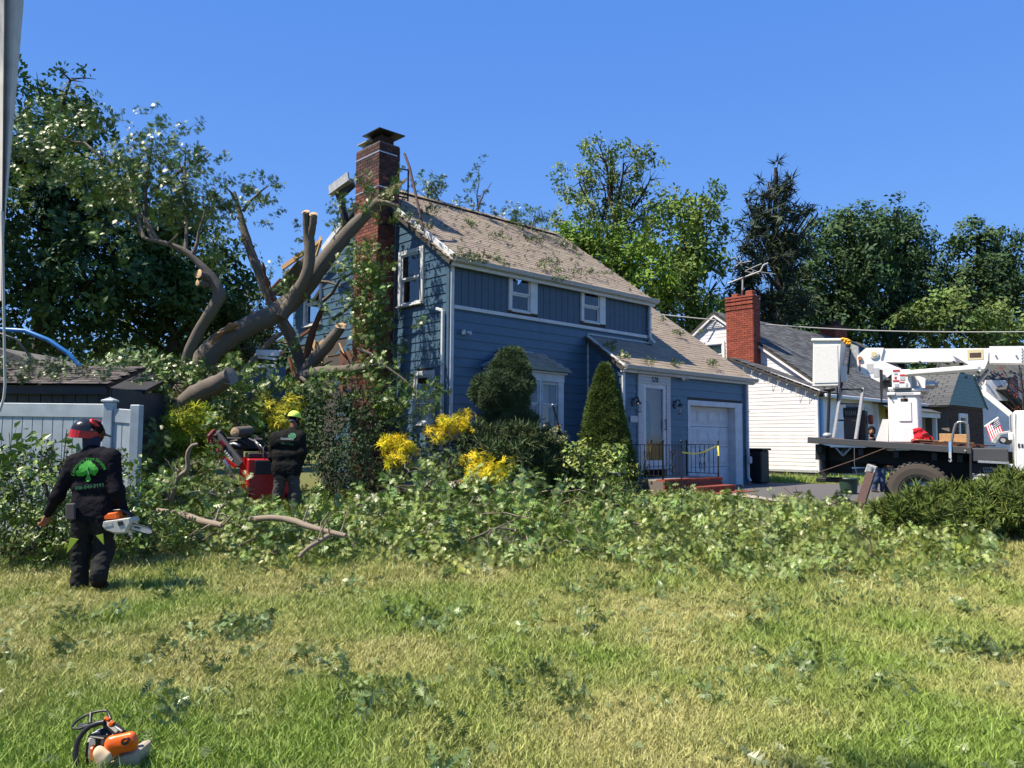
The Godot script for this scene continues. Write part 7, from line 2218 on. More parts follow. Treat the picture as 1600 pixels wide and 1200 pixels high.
	var ct := Transform3D(qx.basis.rotated(Vector3(0, 0, 1), -0.12), qx * Vector3(0, 0.135, 0.005))
	obj("crown", mb().ball(ct.origin, Vector3(0.102, 0.115, 0.118), 20, 9, ct.basis, 0.0), M.cap, cp)
	obj("brim", mb().prism([Vector2(-0.085, 0.0), Vector2(0.085, 0.0), Vector2(0.06, 0.085), Vector2(0.0, 0.10), Vector2(-0.06, 0.085)], 0.008, ct * Transform3D(Basis(Vector3.RIGHT, -PI / 2 - 0.2), Vector3(0, 0.005, -0.10))), M.cap, cp)
	obj("nape_band", mb().ball(qx * Vector3(0, 0.075, 0.055), Vector3(0.058, 0.03, 0.035), 12, 6, qx.basis), mat(Color(0.09, 0.12, 0.17), 0.8), Q)
	map = back_map(b)
	tr = mb()
	var em: Vector3 = I.call(455.5, 679.5)
	for k in 16:
		var w0 := TAU * k / 16.0
		var w1 := TAU * (k + 1) / 16.0
		var q := []
		for e in [Vector2.ZERO, Vector2(cos(w0), sin(w0) * 0.8) * 0.066, Vector2(cos(w1), sin(w1) * 0.8) * 0.066]: q.append(Vector3(em.x + e.x, em.y + e.y, back_z(map, em.x + e.x, em.y + e.y)))
		tr.tri(q[0], q[1], q[2])
	obj("tree_emblem", tr, M.printgreen, Q)
	print_text("shirt_lettering", "Camino's", I.call(448, 684), 0.036, 0.0, -0.05, M.printwhite, map, Q)
	print_text("shirt_number", "908-543-3111", I.call(449, 692), 0.024, 0.0, -0.12, M.printgreen, map, Q)
	# 3: man behind the truck, head above the bed and legs under it
	d = 18.75
	f0 = at(1378, 772, d)
	var W := thing("person", "person in jeans standing behind the flatbed, face just above its edge", "person", on_ground(f0.x, f0.z, -0.01))
	var L := func(px: float, py: float, z := 0.0) -> Vector3: return joint(1378, 772, 64, px, py, z)
	var jean := Color(0.045, 0.070, 0.115)
	b = mb()
	flesh(b, [
		[L.call(1366, 697, 0), L.call(1378, 697, 0), 0.12, 0.12, 0, 0.85], [L.call(1361, 694, 0), L.call(1381, 694, 0), 0.075, 0.075, 0], [L.call(1367, 715, 0), L.call(1380, 715, 0), 0.12, 0.12, 0, 0.85], [L.call(1368, 728, 0), L.call(1381, 728, 0), 0.115, 0.115, 0, 0.9], [L.call(1366, 688, -0.02), L.call(1364, 683, 0.02), 0.06, 0.056, 0],
		[L.call(1360, 696, 0), L.call(1357, 713, 0.02), 0.066, 0.052, 0], [L.call(1357, 713, 0.02), L.call(1362, 722, 0.18), 0.05, 0.04, 0], [L.call(1382, 696, 0), L.call(1386, 713, 0), 0.066, 0.052, 0], [L.call(1386, 713, 0), L.call(1382, 723, 0.15), 0.05, 0.04, 0],
		[L.call(1370, 733, 0), L.call(1368, 752, 0.04), 0.092, 0.072, 1], [L.call(1368, 752, 0.04), L.call(1367, 767, -0.02), 0.070, 0.062, 1], [L.call(1379, 733, 0), L.call(1378, 752, 0.04), 0.092, 0.072, 1], [L.call(1378, 752, 0.04), L.call(1380, 767, 0.0), 0.070, 0.062, 1],
		[L.call(1367, 769, -0.02), L.call(1366, 770, 0.16), 0.05, 0.042, 3], [L.call(1380, 769, 0.0), L.call(1382, 770, 0.17), 0.05, 0.042, 3]], 0.017, 0.035, [black, jean, skin, boot, lime], 0.010)
	obj("body", b, M.cloth, W)
	hb = mb()
	head(hb, Transform3D(Basis(Vector3.UP, PI - 0.5), L.call(1364, 682, 0.02)), Color(0.42, 0.22, 0.14), Color(0.014, 0.010, 0.008), true)
	obj("head", hb, M.cloth, W)
	hands = mb()
	hand(hands, Transform3D(Basis(Vector3.RIGHT, -1.0), L.call(1362, 723, 0.2)), 1.0, 0.6, skin)
	hand(hands, Transform3D(Basis(Vector3.RIGHT, -1.0), L.call(1382, 724, 0.17)), -1.0, 0.6, skin)
	obj("hands", hands, M.cloth, W)
	# 4: worker behind the low bush by the bay window
	d = 16.3
	f0 = at(857, 775, d)
	var X := thing("person", "person in black cap half hidden by the bush, holding up a black pole", "person", on_ground(f0.x, f0.z, -0.01))
	var E4 := func(px: float, py: float, z := 0.0) -> Vector3: return joint(857, 775, 73.6, px, py, z)
	b = mb()
	flesh(b, [
		[E4.call(848, 689, 0), E4.call(863, 689, 0), 0.12, 0.12, 0, 0.85], [E4.call(843, 684, 0), E4.call(866, 684, 0), 0.075, 0.075, 0], [E4.call(849, 705, 0), E4.call(863, 705, 0), 0.12, 0.12, 0, 0.85], [E4.call(849, 718, 0), E4.call(862, 718, 0), 0.115, 0.115, 0, 0.9], [E4.call(855, 680, -0.02), E4.call(855, 673, -0.02), 0.06, 0.056, 0],
		[E4.call(842, 686, 0), E4.call(838, 703, 0.05), 0.066, 0.052, 0], [E4.call(838, 703, 0.05), E4.call(846, 714, 0.2), 0.05, 0.042, 0], [E4.call(867, 685, 0), E4.call(876, 690, 0.1), 0.066, 0.052, 0], [E4.call(876, 690, 0.1), E4.call(872, 668, 0.18), 0.05, 0.040, 0],
		[E4.call(850, 724, 0), E4.call(849, 746, 0.0), 0.09, 0.072, 1], [E4.call(849, 746, 0), E4.call(849, 770, 0.0), 0.07, 0.06, 1], [E4.call(861, 724, 0), E4.call(863, 746, 0.0), 0.09, 0.072, 1], [E4.call(863, 746, 0), E4.call(864, 770, 0.0), 0.07, 0.06, 1],
		[E4.call(849, 772, 0), E4.call(848, 773, -0.16), 0.05, 0.042, 3], [E4.call(864, 772, 0), E4.call(866, 773, -0.16), 0.05, 0.042, 3]], 0.017, 0.035, [black, trou, skin, boot, lime], 0.010)
	obj("body", b, M.cloth, X)
	hb = mb()
	var xx := Transform3D(Basis(Vector3.UP, -1.2), E4.call(854, 671, -0.02))
	head(hb, xx, Color(0.10, 0.045, 0.03), Color(0.012, 0.010, 0.009), true)
	obj("head", hb, M.cloth, X)
	obj("cap", mb().ball(xx * Vector3(0, 0.12, 0.005), Vector3(0.102, 0.11, 0.118), 18, 8, xx.basis, 0.0).prism([Vector2(-0.08, 0.0), Vector2(0.08, 0.0), Vector2(0.05, 0.09), Vector2(-0.05, 0.09)], 0.01, xx * Transform3D(Basis(Vector3.RIGHT, -PI / 2 - 0.2), Vector3(0, 0.125, -0.10))), M.plastic, X)
	hands = mb()
	hand(hands, Transform3D(Basis(Vector3.RIGHT, PI).rotated(Vector3.UP, 0.3), E4.call(871.5, 666, 0.18)), -1.0, 0.9, Color(0.45, 0.20, 0.12))
	hand(hands, Transform3D(Basis(Vector3.RIGHT, -1.0), E4.call(846, 715, 0.2)), 1.0, 0.6, skin)
	obj("hands", hands, M.cloth, X)
	obj("lime_hem", mb().box(E4.call(853, 711.5, 0.17), Vector3(0.23, 0.05, 0.02), Basis(Vector3(0, 0, 1), 0.06), 0.006), M.cap, X)
	var po := thing("black_pole", "thin black pole with pale tip held up before the bay window", "pole")
	obj("shaft", mb().tube([at(863.5, 633, d - 0.25), at(872.5, 662, d - 0.22), at(880, 690, d - 0.2)], [0.016], 8), M.plastic, po)
	obj("tip", mb().ball(at(863.3, 632.5, d - 0.25), Vector3(0.018, 0.022, 0.018), 8, 6), M.truckwhite, po)

# outline with a chamfered front
func cplate(pts: Array, d: float, thick: float, bev: float) -> MB:
	var z := 0.0
	var poly := []
	var c := Vector2()
	for p in pts:
		var w := at(p[0], p[1], d)
		poly.append(Vector2(w.x, w.y)); z += w.z / pts.size(); c += Vector2(w.x, w.y) / pts.size()
	var b := mb()
	var small := []
	for p in poly: small.append(p - (p - c).normalized() * bev)
	b.prism(poly, thick - bev, Transform3D(Basis(), Vector3(0, 0, z - thick)))
	b.prism(small, 0.001, Transform3D(Basis(), Vector3(0, 0, z - 0.001)))
	var mid := Vector3(c.x, c.y, z - thick * 0.5)
	for i in poly.size():
		var j := (i + 1) % poly.size()
		b.out_quad(Vector3(poly[i].x, poly[i].y, z - bev), Vector3(poly[j].x, poly[j].y, z - bev), Vector3(small[j].x, small[j].y, z), Vector3(small[i].x, small[i].y, z), mid)
	return b

func make_saw_and_loader() -> void:
	var S := thing("chainsaw", "orange and black top handle chainsaw lying on the lawn in front", "chainsaw")
	var d := 3.62
	var Z := func(x: float, y: float, dd := 0.0) -> Vector3: return at(60.0 + x / 8.0, 1080.0 + y / 8.0, d + dd)
	var pp := func(list: Array) -> Array:
		var o := []
		for q in list: o.append([60.0 + q[0] / 8.0, 1080.0 + q[1] / 8.0])
		return o
	var cov := mb()
	var og := Color(0.78, 0.125, 0.012)
	var cbn := []
	for q in [[920, 610, 1160, 555], [955, 735, 1185, 690], [930, 670, 1185, 620], [900, 660, 935, 760]]:
		for dd in [0.0, 0.06, 0.12]: cbn.append([Z.call(q[0], q[1], 0.015 + dd), Z.call(q[2], q[3], 0.015 + dd), 0.020, 0.019, 0])
	flesh(cov, cbn, 0.005, 0.03, [og])
	obj("air_filter_cover", cov, mat(Color.WHITE, 0.3), S)
	S.get_child(0).material_override.vertex_color_use_as_albedo = true
	obj("knob", mb().disc(Z.call(1090, 625, -0.03), Vector3(0.1, 0.05, 1), 0.0155, 0.03, 16), M.plastic, S)
	obj("knob_ring", mb().disc(Z.call(1090, 625, -0.02), Vector3(0.1, 0.05, 1), 0.020, 0.02, 18), M.orange, S)
	obj("knob_slot", mb().box(Z.call(1090, 622, -0.047), Vector3(0.016, 0.005, 0.004), Basis(Vector3(0, 0, 1), 0.5)), M.orange, S)
	obj("base", cplate(pp.call([[860, 900], [950, 820], [1210, 745], [1245, 760], [1235, 900], [1190, 1010], [860, 1010]]), d + 0.02, 0.13, 0.02), M.tan, S)
	var tnk := mb()
	var tbn := []
	for q in [[760, 730, 870, 790], [780, 800, 850, 860], [745, 780, 790, 930], [830, 850, 800, 960]]:
		for dd in [-0.01, 0.05]: tbn.append([Z.call(q[0], q[1], dd), Z.call(q[2], q[3], dd), 0.016, 0.018, 0])
	flesh(tnk, tbn, 0.005, 0.03, [Color(0.60, 0.46, 0.30)])
	obj("fuel_tank", tnk, M.cloth, S)
	obj("sprocket_cover", cplate(pp.call([[585, 650], [620, 560], [680, 550], [850, 600], [835, 700], [730, 740], [720, 980], [630, 980]]), d + 0.06, 0.08, 0.015), M.sawwhite, S)
	obj("orange_trim", cplate(pp.call([[640, 710], [670, 705], [695, 800], [680, 890], [650, 890]]), d + 0.02, 0.04, 0.006), M.orange, S)
	obj("chain_teeth", mb().tube([Z.call(615, 640, 0.03), Z.call(600, 800, 0.03), Z.call(625, 960, 0.03)], [0.006], 5), M.black, S)
	obj("brake_vent", plate(mb(), pp.call([[715, 590], [755, 585], [752, 690], [710, 700]]), d + 0.045, 0.02), M.plastic, S)
	var hd := mb()
	hd.bar(Z.call(815, 370, 0.08), Z.call(1010, 540, 0.03), 0.030, 0.035, 0.010)
	hd.bar(Z.call(790, 470, 0.08), Z.call(900, 560, 0.05), 0.03, 0.03, 0.008)
	hd.bar(Z.call(660, 545, 0.06), Z.call(870, 575, 0.03), 0.05, 0.010, 0.004)
	hd.tube([Z.call(930, 430, 0.06), Z.call(1000, 480, 0.05), Z.call(1060, 520, 0.03)], [0.016, 0.018, 0.014], 10)
	obj("rear_handle", hd, M.plastic, S)
	obj("throttle_lock", mb().box(Z.call(855, 350, 0.07), Vector3(0.022, 0.018, 0.02), Basis(Vector3(0, 0, 1), -0.6), 0.004).box(Z.call(912, 405, 0.05), Vector3(0.020, 0.022, 0.02), Basis(Vector3(0, 0, 1), -0.5), 0.004), M.orange, S)
	obj("handle_bar", mb().tube([Z.call(825, 385, 0.05), Z.call(740, 400, 0.05), Z.call(640, 440, 0.045), Z.call(565, 510, 0.04), Z.call(505, 600, 0.03), Z.call(475, 690, 0.02), Z.call(465, 790, 0.01), Z.call(472, 880, 0.0), Z.call(490, 930, 0.0)], [0.0125], 10), M.plastic, S)
	obj("hand_guard", mb().tube([Z.call(905, 350, 0.10), Z.call(885, 300, 0.12), Z.call(860, 250, 0.13), Z.call(830, 240, 0.13), Z.call(700, 262, 0.13), Z.call(565, 315, 0.12), Z.call(475, 375, 0.11), Z.call(425, 435, 0.10), Z.call(440, 468, 0.09), Z.call(520, 468, 0.08), Z.call(600, 440, 0.08)], [0.0062], 8).tube([Z.call(655, 275, 0.13), Z.call(652, 330, 0.11), Z.call(650, 405, 0.08)], [0.010, 0.008, 0.010], 8), M.plastic, S)
	obj("bumper_plate", mb().bar(Z.call(510, 420, 0.12), Z.call(620, 430, 0.10), 0.03, 0.006), M.steel, S)
	# ---- red mini loader
	d = 13.3
	var L := thing("mini_loader", "red walk-behind mini skid loader with raised black arms among the branches", "loader")
	var c := at(412, 760, d + 0.3)
	var g := ground_y(c.x, c.z)
	var bs := Basis(Vector3.UP, 0.42)
	var o := Vector3(c.x, g, c.z)
	var bx := func(called: String, p: Vector3, s: Vector3, m: Material, bev := 0.02): obj(called, mb().box(o + bs * p, s, bs, bev), m, L)
	bx.call("body", Vector3(0.04, 0.62, 0.0), Vector3(0.72, 0.62, 0.85), M.red)
	bx.call("hood", Vector3(-0.05, 0.98, -0.05), Vector3(0.5, 0.10, 0.6), M.black)
	bx.call("rear_panel", Vector3(0.06, 0.78, 0.43), Vector3(0.52, 0.24, 0.03), M.black, 0.008)
	bx.call("track", Vector3(-0.40, 0.22, -0.05), Vector3(0.18, 0.42, 1.1), M.rubber, 0.08)
	bx.call("track", Vector3(0.44, 0.22, -0.05), Vector3(0.18, 0.42, 1.1), M.rubber, 0.08)
	bx.call("lower_frame", Vector3(0.02, 0.25, 0.38), Vector3(0.6, 0.3, 0.1), M.red)
	for s in [-0.18, 0.0, 0.18]: obj("control_lever", mb().tube([o + bs * Vector3(0.12 + s, 0.95, 0.40), o + bs * Vector3(0.12 + s, 1.12, 0.36), o + bs * Vector3(0.17 + s, 1.16, 0.30), o + bs * Vector3(0.22 + s, 1.05, 0.28)], [0.016], 7), M.black, L)
	obj("arm", mb().bar(at(377, 727, d), at(338, 679, d + 0.2), 0.08, 0.14, 0.01), M.plate, L)
	obj("arm", mb().bar(at(430, 722, d + 0.6), at(398, 684, d + 0.8), 0.08, 0.14, 0.01), M.black, L)
	obj("arm_mount", plate(mb(), [[374, 720], [380, 714], [386, 735], [384, 760], [374, 765]], d - 0.03, 0.12), M.red, L)
	obj("arm_sticker", mb().bar(at(347, 698, d + 0.03), at(343, 691, d + 0.05), 0.09, 0.10).bar(at(345, 706, d + 0.03), at(342, 700, d + 0.05), 0.07, 0.09), M.redcloth, L)
	var al := mb()
	for k in 5: al.bar(at(351 + k * 2.6, 704 + k * 3.2, d - 0.05), at(352.6 + k * 2.6, 706 + k * 3.2, d - 0.052), 0.01, 0.035)
	obj("arm_lettering", al, M.truckwhite, L)
	obj("link", mb().bar(at(347, 714, d - 0.02), at(369, 730, d - 0.04), 0.05, 0.06, 0.006), M.red, L)
	obj("lift_cylinder", mb().tube([at(350, 718, d - 0.06), at(362, 740, d - 0.06), at(368, 752, d - 0.06)], [0.032, 0.032, 0.022], 10), M.alu, L)
	obj("cylinder_body", mb().tube([at(366, 748, d - 0.05), at(372, 765, d - 0.05)], [0.04], 10), M.black, L)
	var gp := mb()
	gp.bar(at(320, 678, d + 0.25), at(354, 678, d + 0.25), 0.03, 0.025)
	gp.bar(at(338, 676, d + 0.2), at(360, 706, d + 0.4), 0.12, 0.16, 0.01)
	gp.bar(at(352, 692, d + 0.4), at(412, 694, d + 0.6), 0.2, 0.22, 0.03)
	gp.tube([at(352, 702, d + 0.3), at(362, 690, d + 0.25), at(376, 688, d + 0.25), at(388, 696, d + 0.3)], [0.03], 8)
	obj("grapple", gp, M.black, L)
	obj("grapple_tine", mb().tube([at(355, 696, d + 0.2), at(365, 693, d + 0.15), at(375, 696, d + 0.15)], [0.025], 8).tube([at(341, 730, d), at(345, 720, d), at(352, 714, d)], [0.022], 7), M.gutter, L)
	for k in 4: obj("hydraulic_hose", mb().tube([at(385 + k * 4, 684 + k, d + 0.3), at(398 + k * 3, 690 + k * 2, d + 0.1), at(404 + k * 3, 702 + k, d + 0.1), at(407 + k * 4, 710, d + 0.2)], [0.011], 6), M.steel if k % 2 else M.black, L)
	var coil := []
	for k in 60:
		var t := k / 59.0
		var pth := at(335, 673, d).lerp(at(327, 682, d - 0.05), minf(1.0, t * 2.0)).lerp(at(332, 696, d - 0.05), maxf(0.0, t * 2.0 - 1.0))
		coil.append(pth + Vector3(cos(k * 1.1), sin(k * 1.1) * 0.4, sin(k * 1.1)) * 0.035)
	obj("coiled_hose", mb().tube(coil, [0.016], 6), M.hose, L)
	var lg := thing("sawn_log", "short sawn log with round pale end held up in the grapple", "log")
	var pa := at(367, 675, d + 0.1)
	obj("log", mb().tube([pa, pa + Vector3(0.05, 0.03, -0.6)], [0.085, 0.09], 14, true, 0.05, rng), M.bark, lg)
	cut_end(lg, pa, Vector3(-0.1, -0.02, 1.0), 0.082, M.cut)

# ---- shrubs
func shrub(called: String, label: String, cat: String, lobes: Array, c: Color, per: float, shapes: Array, m: Material, o := {}) -> Node3D:
	var ls := lob(lobes, o.get("deep", 0.9))
	var foot: Vector3 = ls[0][0]
	foot.y = ground_y(foot.x, foot.z)
	var t := thing(called, label, cat, foot, 0.0, o.get("group", ""))
	var loc := []
	var stems := mb()
	for l in ls:
		loc.append([l[0] - foot, l[1], l[2]])
		for k in int(o.get("stems", 2)):
			var e: Vector3 = l[0] - foot + rdir(0.3) * l[1] * 0.8
			bough(stems, Vector3(rf(-0.1, 0.1), -0.05, rf(-0.1, 0.1)), e, o.get("stem", 0.018), 0.005, 0.06, 5)
	obj("stems", stems, o.get("bark", M.bark), t)
	leaves("foliage", t, loc, per, shapes, m, c, o.get("size", 1.0), o.get("gap", -0.1), o.get("freq", 0.3), o.get("shell", 0.33), o.get("vary", 0.28))
	return t

func make_shrubs() -> void:
	# clipped cone spruce by the door
	var f := at(945, 775, 16.6)
	var cone := thing("conical_spruce", "tall dense conical dwarf spruce left of the front door", "shrub", on_ground(f.x, f.z))
	obj("trunk", mb().tube([Vector3(0, 0, 0), Vector3(0.01, 2.6, 0)], [0.07, 0.02], 8), M.bark, cone)
	var lists := [[], []]
	var cols := [[], []]
	var hgt := 2.92
	for i in 8200:
		var t := pow(rng.randf(), 0.75)
		var y := 0.10 + (hgt - 0.1) * (1.0 - t)
		var w := rf(0, TAU)
		var r := 0.76 * pow(t, 0.72) * minf(1.0, 0.55 + y * 0.9)
		var knob := 0.5 + 0.5 * fine.get_noise_3d(cos(w) * r * 3.4, y * 3.4, sin(w) * r * 3.4 + 9.0)
		r *= 0.80 + 0.26 * knob
		if rng.randf() < 0.35: r *= rf(0.75, 1.0)
		var d := Vector3(cos(w), 0.35, sin(w))
		var k := rng.randi() % 2
		lists[k].append(Transform3D(facing(d + rdir() * 0.6, rf(0.8, 1.4)), Vector3(cos(w) * r, y, sin(w) * r)))
		var q := rf(0.7, 1.25) * (0.6 + 0.65 * knob)
		cols[k].append(Color(0.105 * q, 0.150 * q, 0.036 * q))
	for k in 2: stuff(many("foliage", K.needle[k], M.needle, lists[k], cols[k], cone))
	# cloud-pruned spruce before the bay window: rounded pads of short needles
	var tp := thing("topiary_spruce", "irregular clipped spruce with rounded pads before the bay window", "shrub", on_ground(at(795, 770, 15.4).x, at(795, 770, 15.4).z))
	var stem := mb()
	bough(stem, Vector3(0, 0, 0), at(798, 600, 15.4) - tp.position, 0.07, 0.03, 0.04, 8)
	obj("trunk", stem, M.bark, tp)
	lists = [[], []]
	cols = [[], []]
	for l in lob([[799, 562, 15.4, 19, 15], [786, 577, 15.3, 17, 13], [808, 580, 15.2, 16, 16], [760, 600, 15.4, 18, 11], [785, 597, 15.1, 22, 13], [806, 606, 15.1, 22, 14], [752, 614, 15.4, 14, 9], [775, 615, 15.1, 22, 12], [800, 628, 15.2, 24, 11], [770, 630, 15.3, 20, 9], [822, 600, 15.4, 9, 8], [765, 662, 15.4, 13, 9], [812, 655, 15.2, 24, 11], [790, 645, 15.4, 15, 8]]):
		for i in 520:
			var d := rdir(0.15)
			var k := rng.randi() % 2
			var knob := fine.get_noise_3dv((l[0] + d * l[1]) * 4.0)
			lists[k].append(Transform3D(facing(d + rdir() * 0.5, rf(0.9, 1.5)), l[0] + d * l[1] * rf(0.8, 1.02) * (1.0 + 0.14 * knob) - tp.position))
			var q := rf(0.75, 1.25) * (1.0 + 0.3 * knob)
			cols[k].append(Color(0.085 * q, 0.125 * q, 0.062 * q))
	for k in 2: stuff(many("foliage", K.needle[k], M.needle, lists[k], cols[k], tp))
	var gold := Color(0.33, 0.29, 0.014)
	var dark := Color(0.020, 0.036, 0.018)
	# golden thread cypresses
	shrub("gold_cypress", "gold thread cypress at the foot of the house's white corner board", "shrub", [[705, 662, 14.6, 26, 14], [730, 648, 14.7, 16, 10], [690, 678, 14.5, 26, 12, 0.8], [725, 672, 14.5, 22, 14, 0.8]], gold, 900.0, K.thread, M.leafdull, {"gap": -0.05, "size": 0.48, "freq": 0.6})
	shrub("gold_cypress", "gold thread cypress glowing in the dark bushes right of the loader man", "shrub", [[615, 690, 14.0, 22, 12], [632, 702, 13.9, 22, 14], [605, 705, 14.0, 18, 14, 0.8], [622, 718, 13.9, 26, 12, 0.7]], gold, 900.0, K.thread, M.leafdull, {"gap": -0.05, "size": 0.48, "freq": 0.6})
	shrub("gold_cypress", "gold thread cypress half buried in branches in front of the bay window", "shrub", [[745, 720, 13.3, 26, 14, 0.8], [760, 740, 13.1, 34, 16], [740, 752, 13.0, 22, 14], [790, 728, 13.4, 26, 12, 0.5], [815, 746, 13.1, 8, 8]], gold, 900.0, K.thread, M.leafdull, {"gap": 0.0, "size": 0.48, "freq": 0.6})
	shrub("gold_cypress", "yellow green cypress just behind the lime cap", "shrub", [[432, 640, 14.6, 20, 16], [460, 632, 14.8, 22, 14, 0.8], [440, 660, 14.5, 22, 16], [415, 622, 14.8, 14, 10, 0.6]], Color(0.26, 0.26, 0.022), 700.0, K.thread, M.leafdull, {"gap": 0.0, "size": 0.5, "freq": 0.6})
	shrub("arborvitae", "yellow green arborvitae lit by the sun left of the loader", "shrub", [[300, 660, 14.2, 46, 34], [280, 690, 14.0, 34, 34], [325, 690, 14.1, 40, 34], [265, 720, 14.0, 22, 24, 0.8], [300, 720, 14.1, 30, 24, 0.8]], Color(0.120, 0.155, 0.012), 420.0, K.thread, M.leafdull, {"gap": -0.02, "size": 0.62, "freq": 0.5})
	# dark yews and broadleaf shrubs along the house
	shrub("yew_bush", "dark yew bushes filling the bed between the loader man and the gold cypress", "shrub", [[520, 690, 14.6, 50, 46], [560, 720, 14.2, 50, 40], [600, 660, 14.8, 46, 36], [530, 740, 13.8, 46, 30], [655, 715, 14.4, 34, 36], [690, 715, 14.3, 40, 30], [500, 640, 15.2, 40, 36], [570, 640, 15.2, 40, 30]], dark, 190.0, K.bush, M.leafdull, {"gap": -0.12})
	shrub("juniper_bush", "low dark juniper mound below the topiary spruce", "shrub", [[760, 690, 14.6, 44, 22], [805, 690, 14.5, 46, 22], [840, 705, 14.6, 34, 24], [785, 715, 14.2, 60, 22], [845, 735, 14.3, 26, 30], [870, 740, 14.8, 40, 34]], Color(0.034, 0.052, 0.022), 420.0, K.needle, M.needle, {"size": 2.2, "gap": -0.2})
	shrub("euonymus_bush", "rounded bush with yellowish leaves hiding the man with the pole", "shrub", [[857, 684, 15.0, 22, 14], [868, 694, 15.0, 20, 12], [848, 696, 15.0, 16, 10, 0.8]], Color(0.095, 0.115, 0.036), 330.0, K.bush, M.leaf, {"size": 0.9, "gap": -0.1})
	shrub("privet_bush", "bright leaved low bush at the foot of the conical spruce", "shrub", [[930, 708, 14.6, 30, 12], [905, 722, 14.5, 30, 16], [945, 725, 14.4, 34, 18], [920, 745, 14.3, 46, 20, 0.8], [960, 745, 14.6, 30, 18, 0.6]], Color(0.090, 0.130, 0.028), 170.0, K.bush, M.leaf, {"size": 1.3, "gap": -0.05})
	shrub("yew_bush", "dark shrub mass under the bright bush left of the steps", "shrub", [[895, 745, 14.8, 40, 34], [950, 765, 14.9, 46, 24], [985, 745, 16.2, 26, 26], [870, 715, 15.4, 26, 30]], dark, 170.0, K.bush, M.leafdull, {"gap": -0.15})
	# privet hedge along the fence and its big-leaved weed
	shrub("privet_hedge", "leafy hedge in front of the white fence behind the chainsaw man", "hedge", [[20, 745, 9.4, 50, 36], [70, 780, 9.2, 60, 50], [-20, 800, 9.2, 60, 60], [110, 740, 9.5, 50, 30, 0.8], [150, 790, 9.3, 50, 50], [205, 770, 9.5, 40, 36], [210, 815, 9.2, 46, 40], [60, 830, 9.0, 70, 36], [255, 830, 9.4, 34, 34], [160, 835, 9.1, 60, 30], [190, 738, 9.6, 26, 20, 0.7]], Color(0.060, 0.100, 0.022), 300.0, K.bush, M.leaf, {"gap": -0.08, "size": 1.05, "vary": 0.4})
	shrub("pokeweed", "big leaved weed rising above the hedge by the man's shoulder", "plant", [[75, 690, 9.2, 22, 16], [92, 672, 9.2, 14, 14, 0.8], [60, 706, 9.1, 24, 16], [90, 705, 9.2, 16, 20], [178, 706, 9.3, 8, 16], [12, 690, 9.3, 18, 26, 0.7], [30, 710, 9.3, 18, 14]], Color(0.072, 0.125, 0.026), 240.0, K.big, M.leaf, {"gap": -0.3, "size": 0.75})
	# spreading yew on the right
	shrub("spreading_yew", "low spreading evergreen in front of the bucket truck's wheel", "shrub", [[1420, 805, 11.3, 50, 26], [1470, 785, 11.5, 56, 24], [1530, 790, 11.3, 60, 28], [1590, 770, 11.6, 50, 26], [1500, 810, 11.0, 60, 22], [1590, 800, 11.0, 60, 30], [1395, 795, 11.5, 22, 14], [1600, 745, 12.0, 40, 14], [1650, 790, 11.4, 50, 40]], Color(0.052, 0.078, 0.018), 620.0, K.needle, M.needle, {"size": 2.0, "gap": -0.22, "freq": 0.5})
	# block wall end
	var bw := thing("block_wall", "short end of a brown concrete block retaining wall under the branches", "wall", Vector3.ZERO)
	for r in 3:
		for k in 4:
			var p := at(574 + k * 25 - (12 if r % 2 else 0), 781 - r * 11, 14.6)
			if r == 2 and k == 0: continue
			obj("block", mb().box(Vector3(p.x, 0.36 + r * 0.135, p.z), Vector3(0.29, 0.125, 0.26), Basis(Vector3.UP, rf(-0.04, 0.04)), 0.012), M.block, bw)
	var gp := thing("bent_pipe", "bent grey pipe rail standing before the conical spruce", "pipe")
	obj("pipe", mb().tube([at(938, 740, 15.0), at(955, 738.5, 15.0), at(965, 739, 15.0), at(969, 745, 15.0), at(974, 765, 15.0), at(985, 772, 14.9)], [0.022], 8), M.gutter, gp)

# ---- cut limbs and brush on the ground
func cut_limb(label: String, pts: Array, m: Material, cut := true) -> void:
	var t := thing("cut_branch", label, "branch")
	var l := limb(t, "wood", pts, m, 9, 0.06)
	if cut: cut_end(t, l[0][0], l[0][0] - l[0][1], l[1][0] * 0.97, M.cut)
	var tw := mb()
	for k in 4:
		var i := rng.randi_range(2, l[0].size() - 1)
		bough(tw, l[0][i], l[0][i] + rdir(0.4) * rf(0.2, 0.5), l[1][i] * 0.4, 0.004, 0.1, 5)
	obj("twigs", tw, m, t)

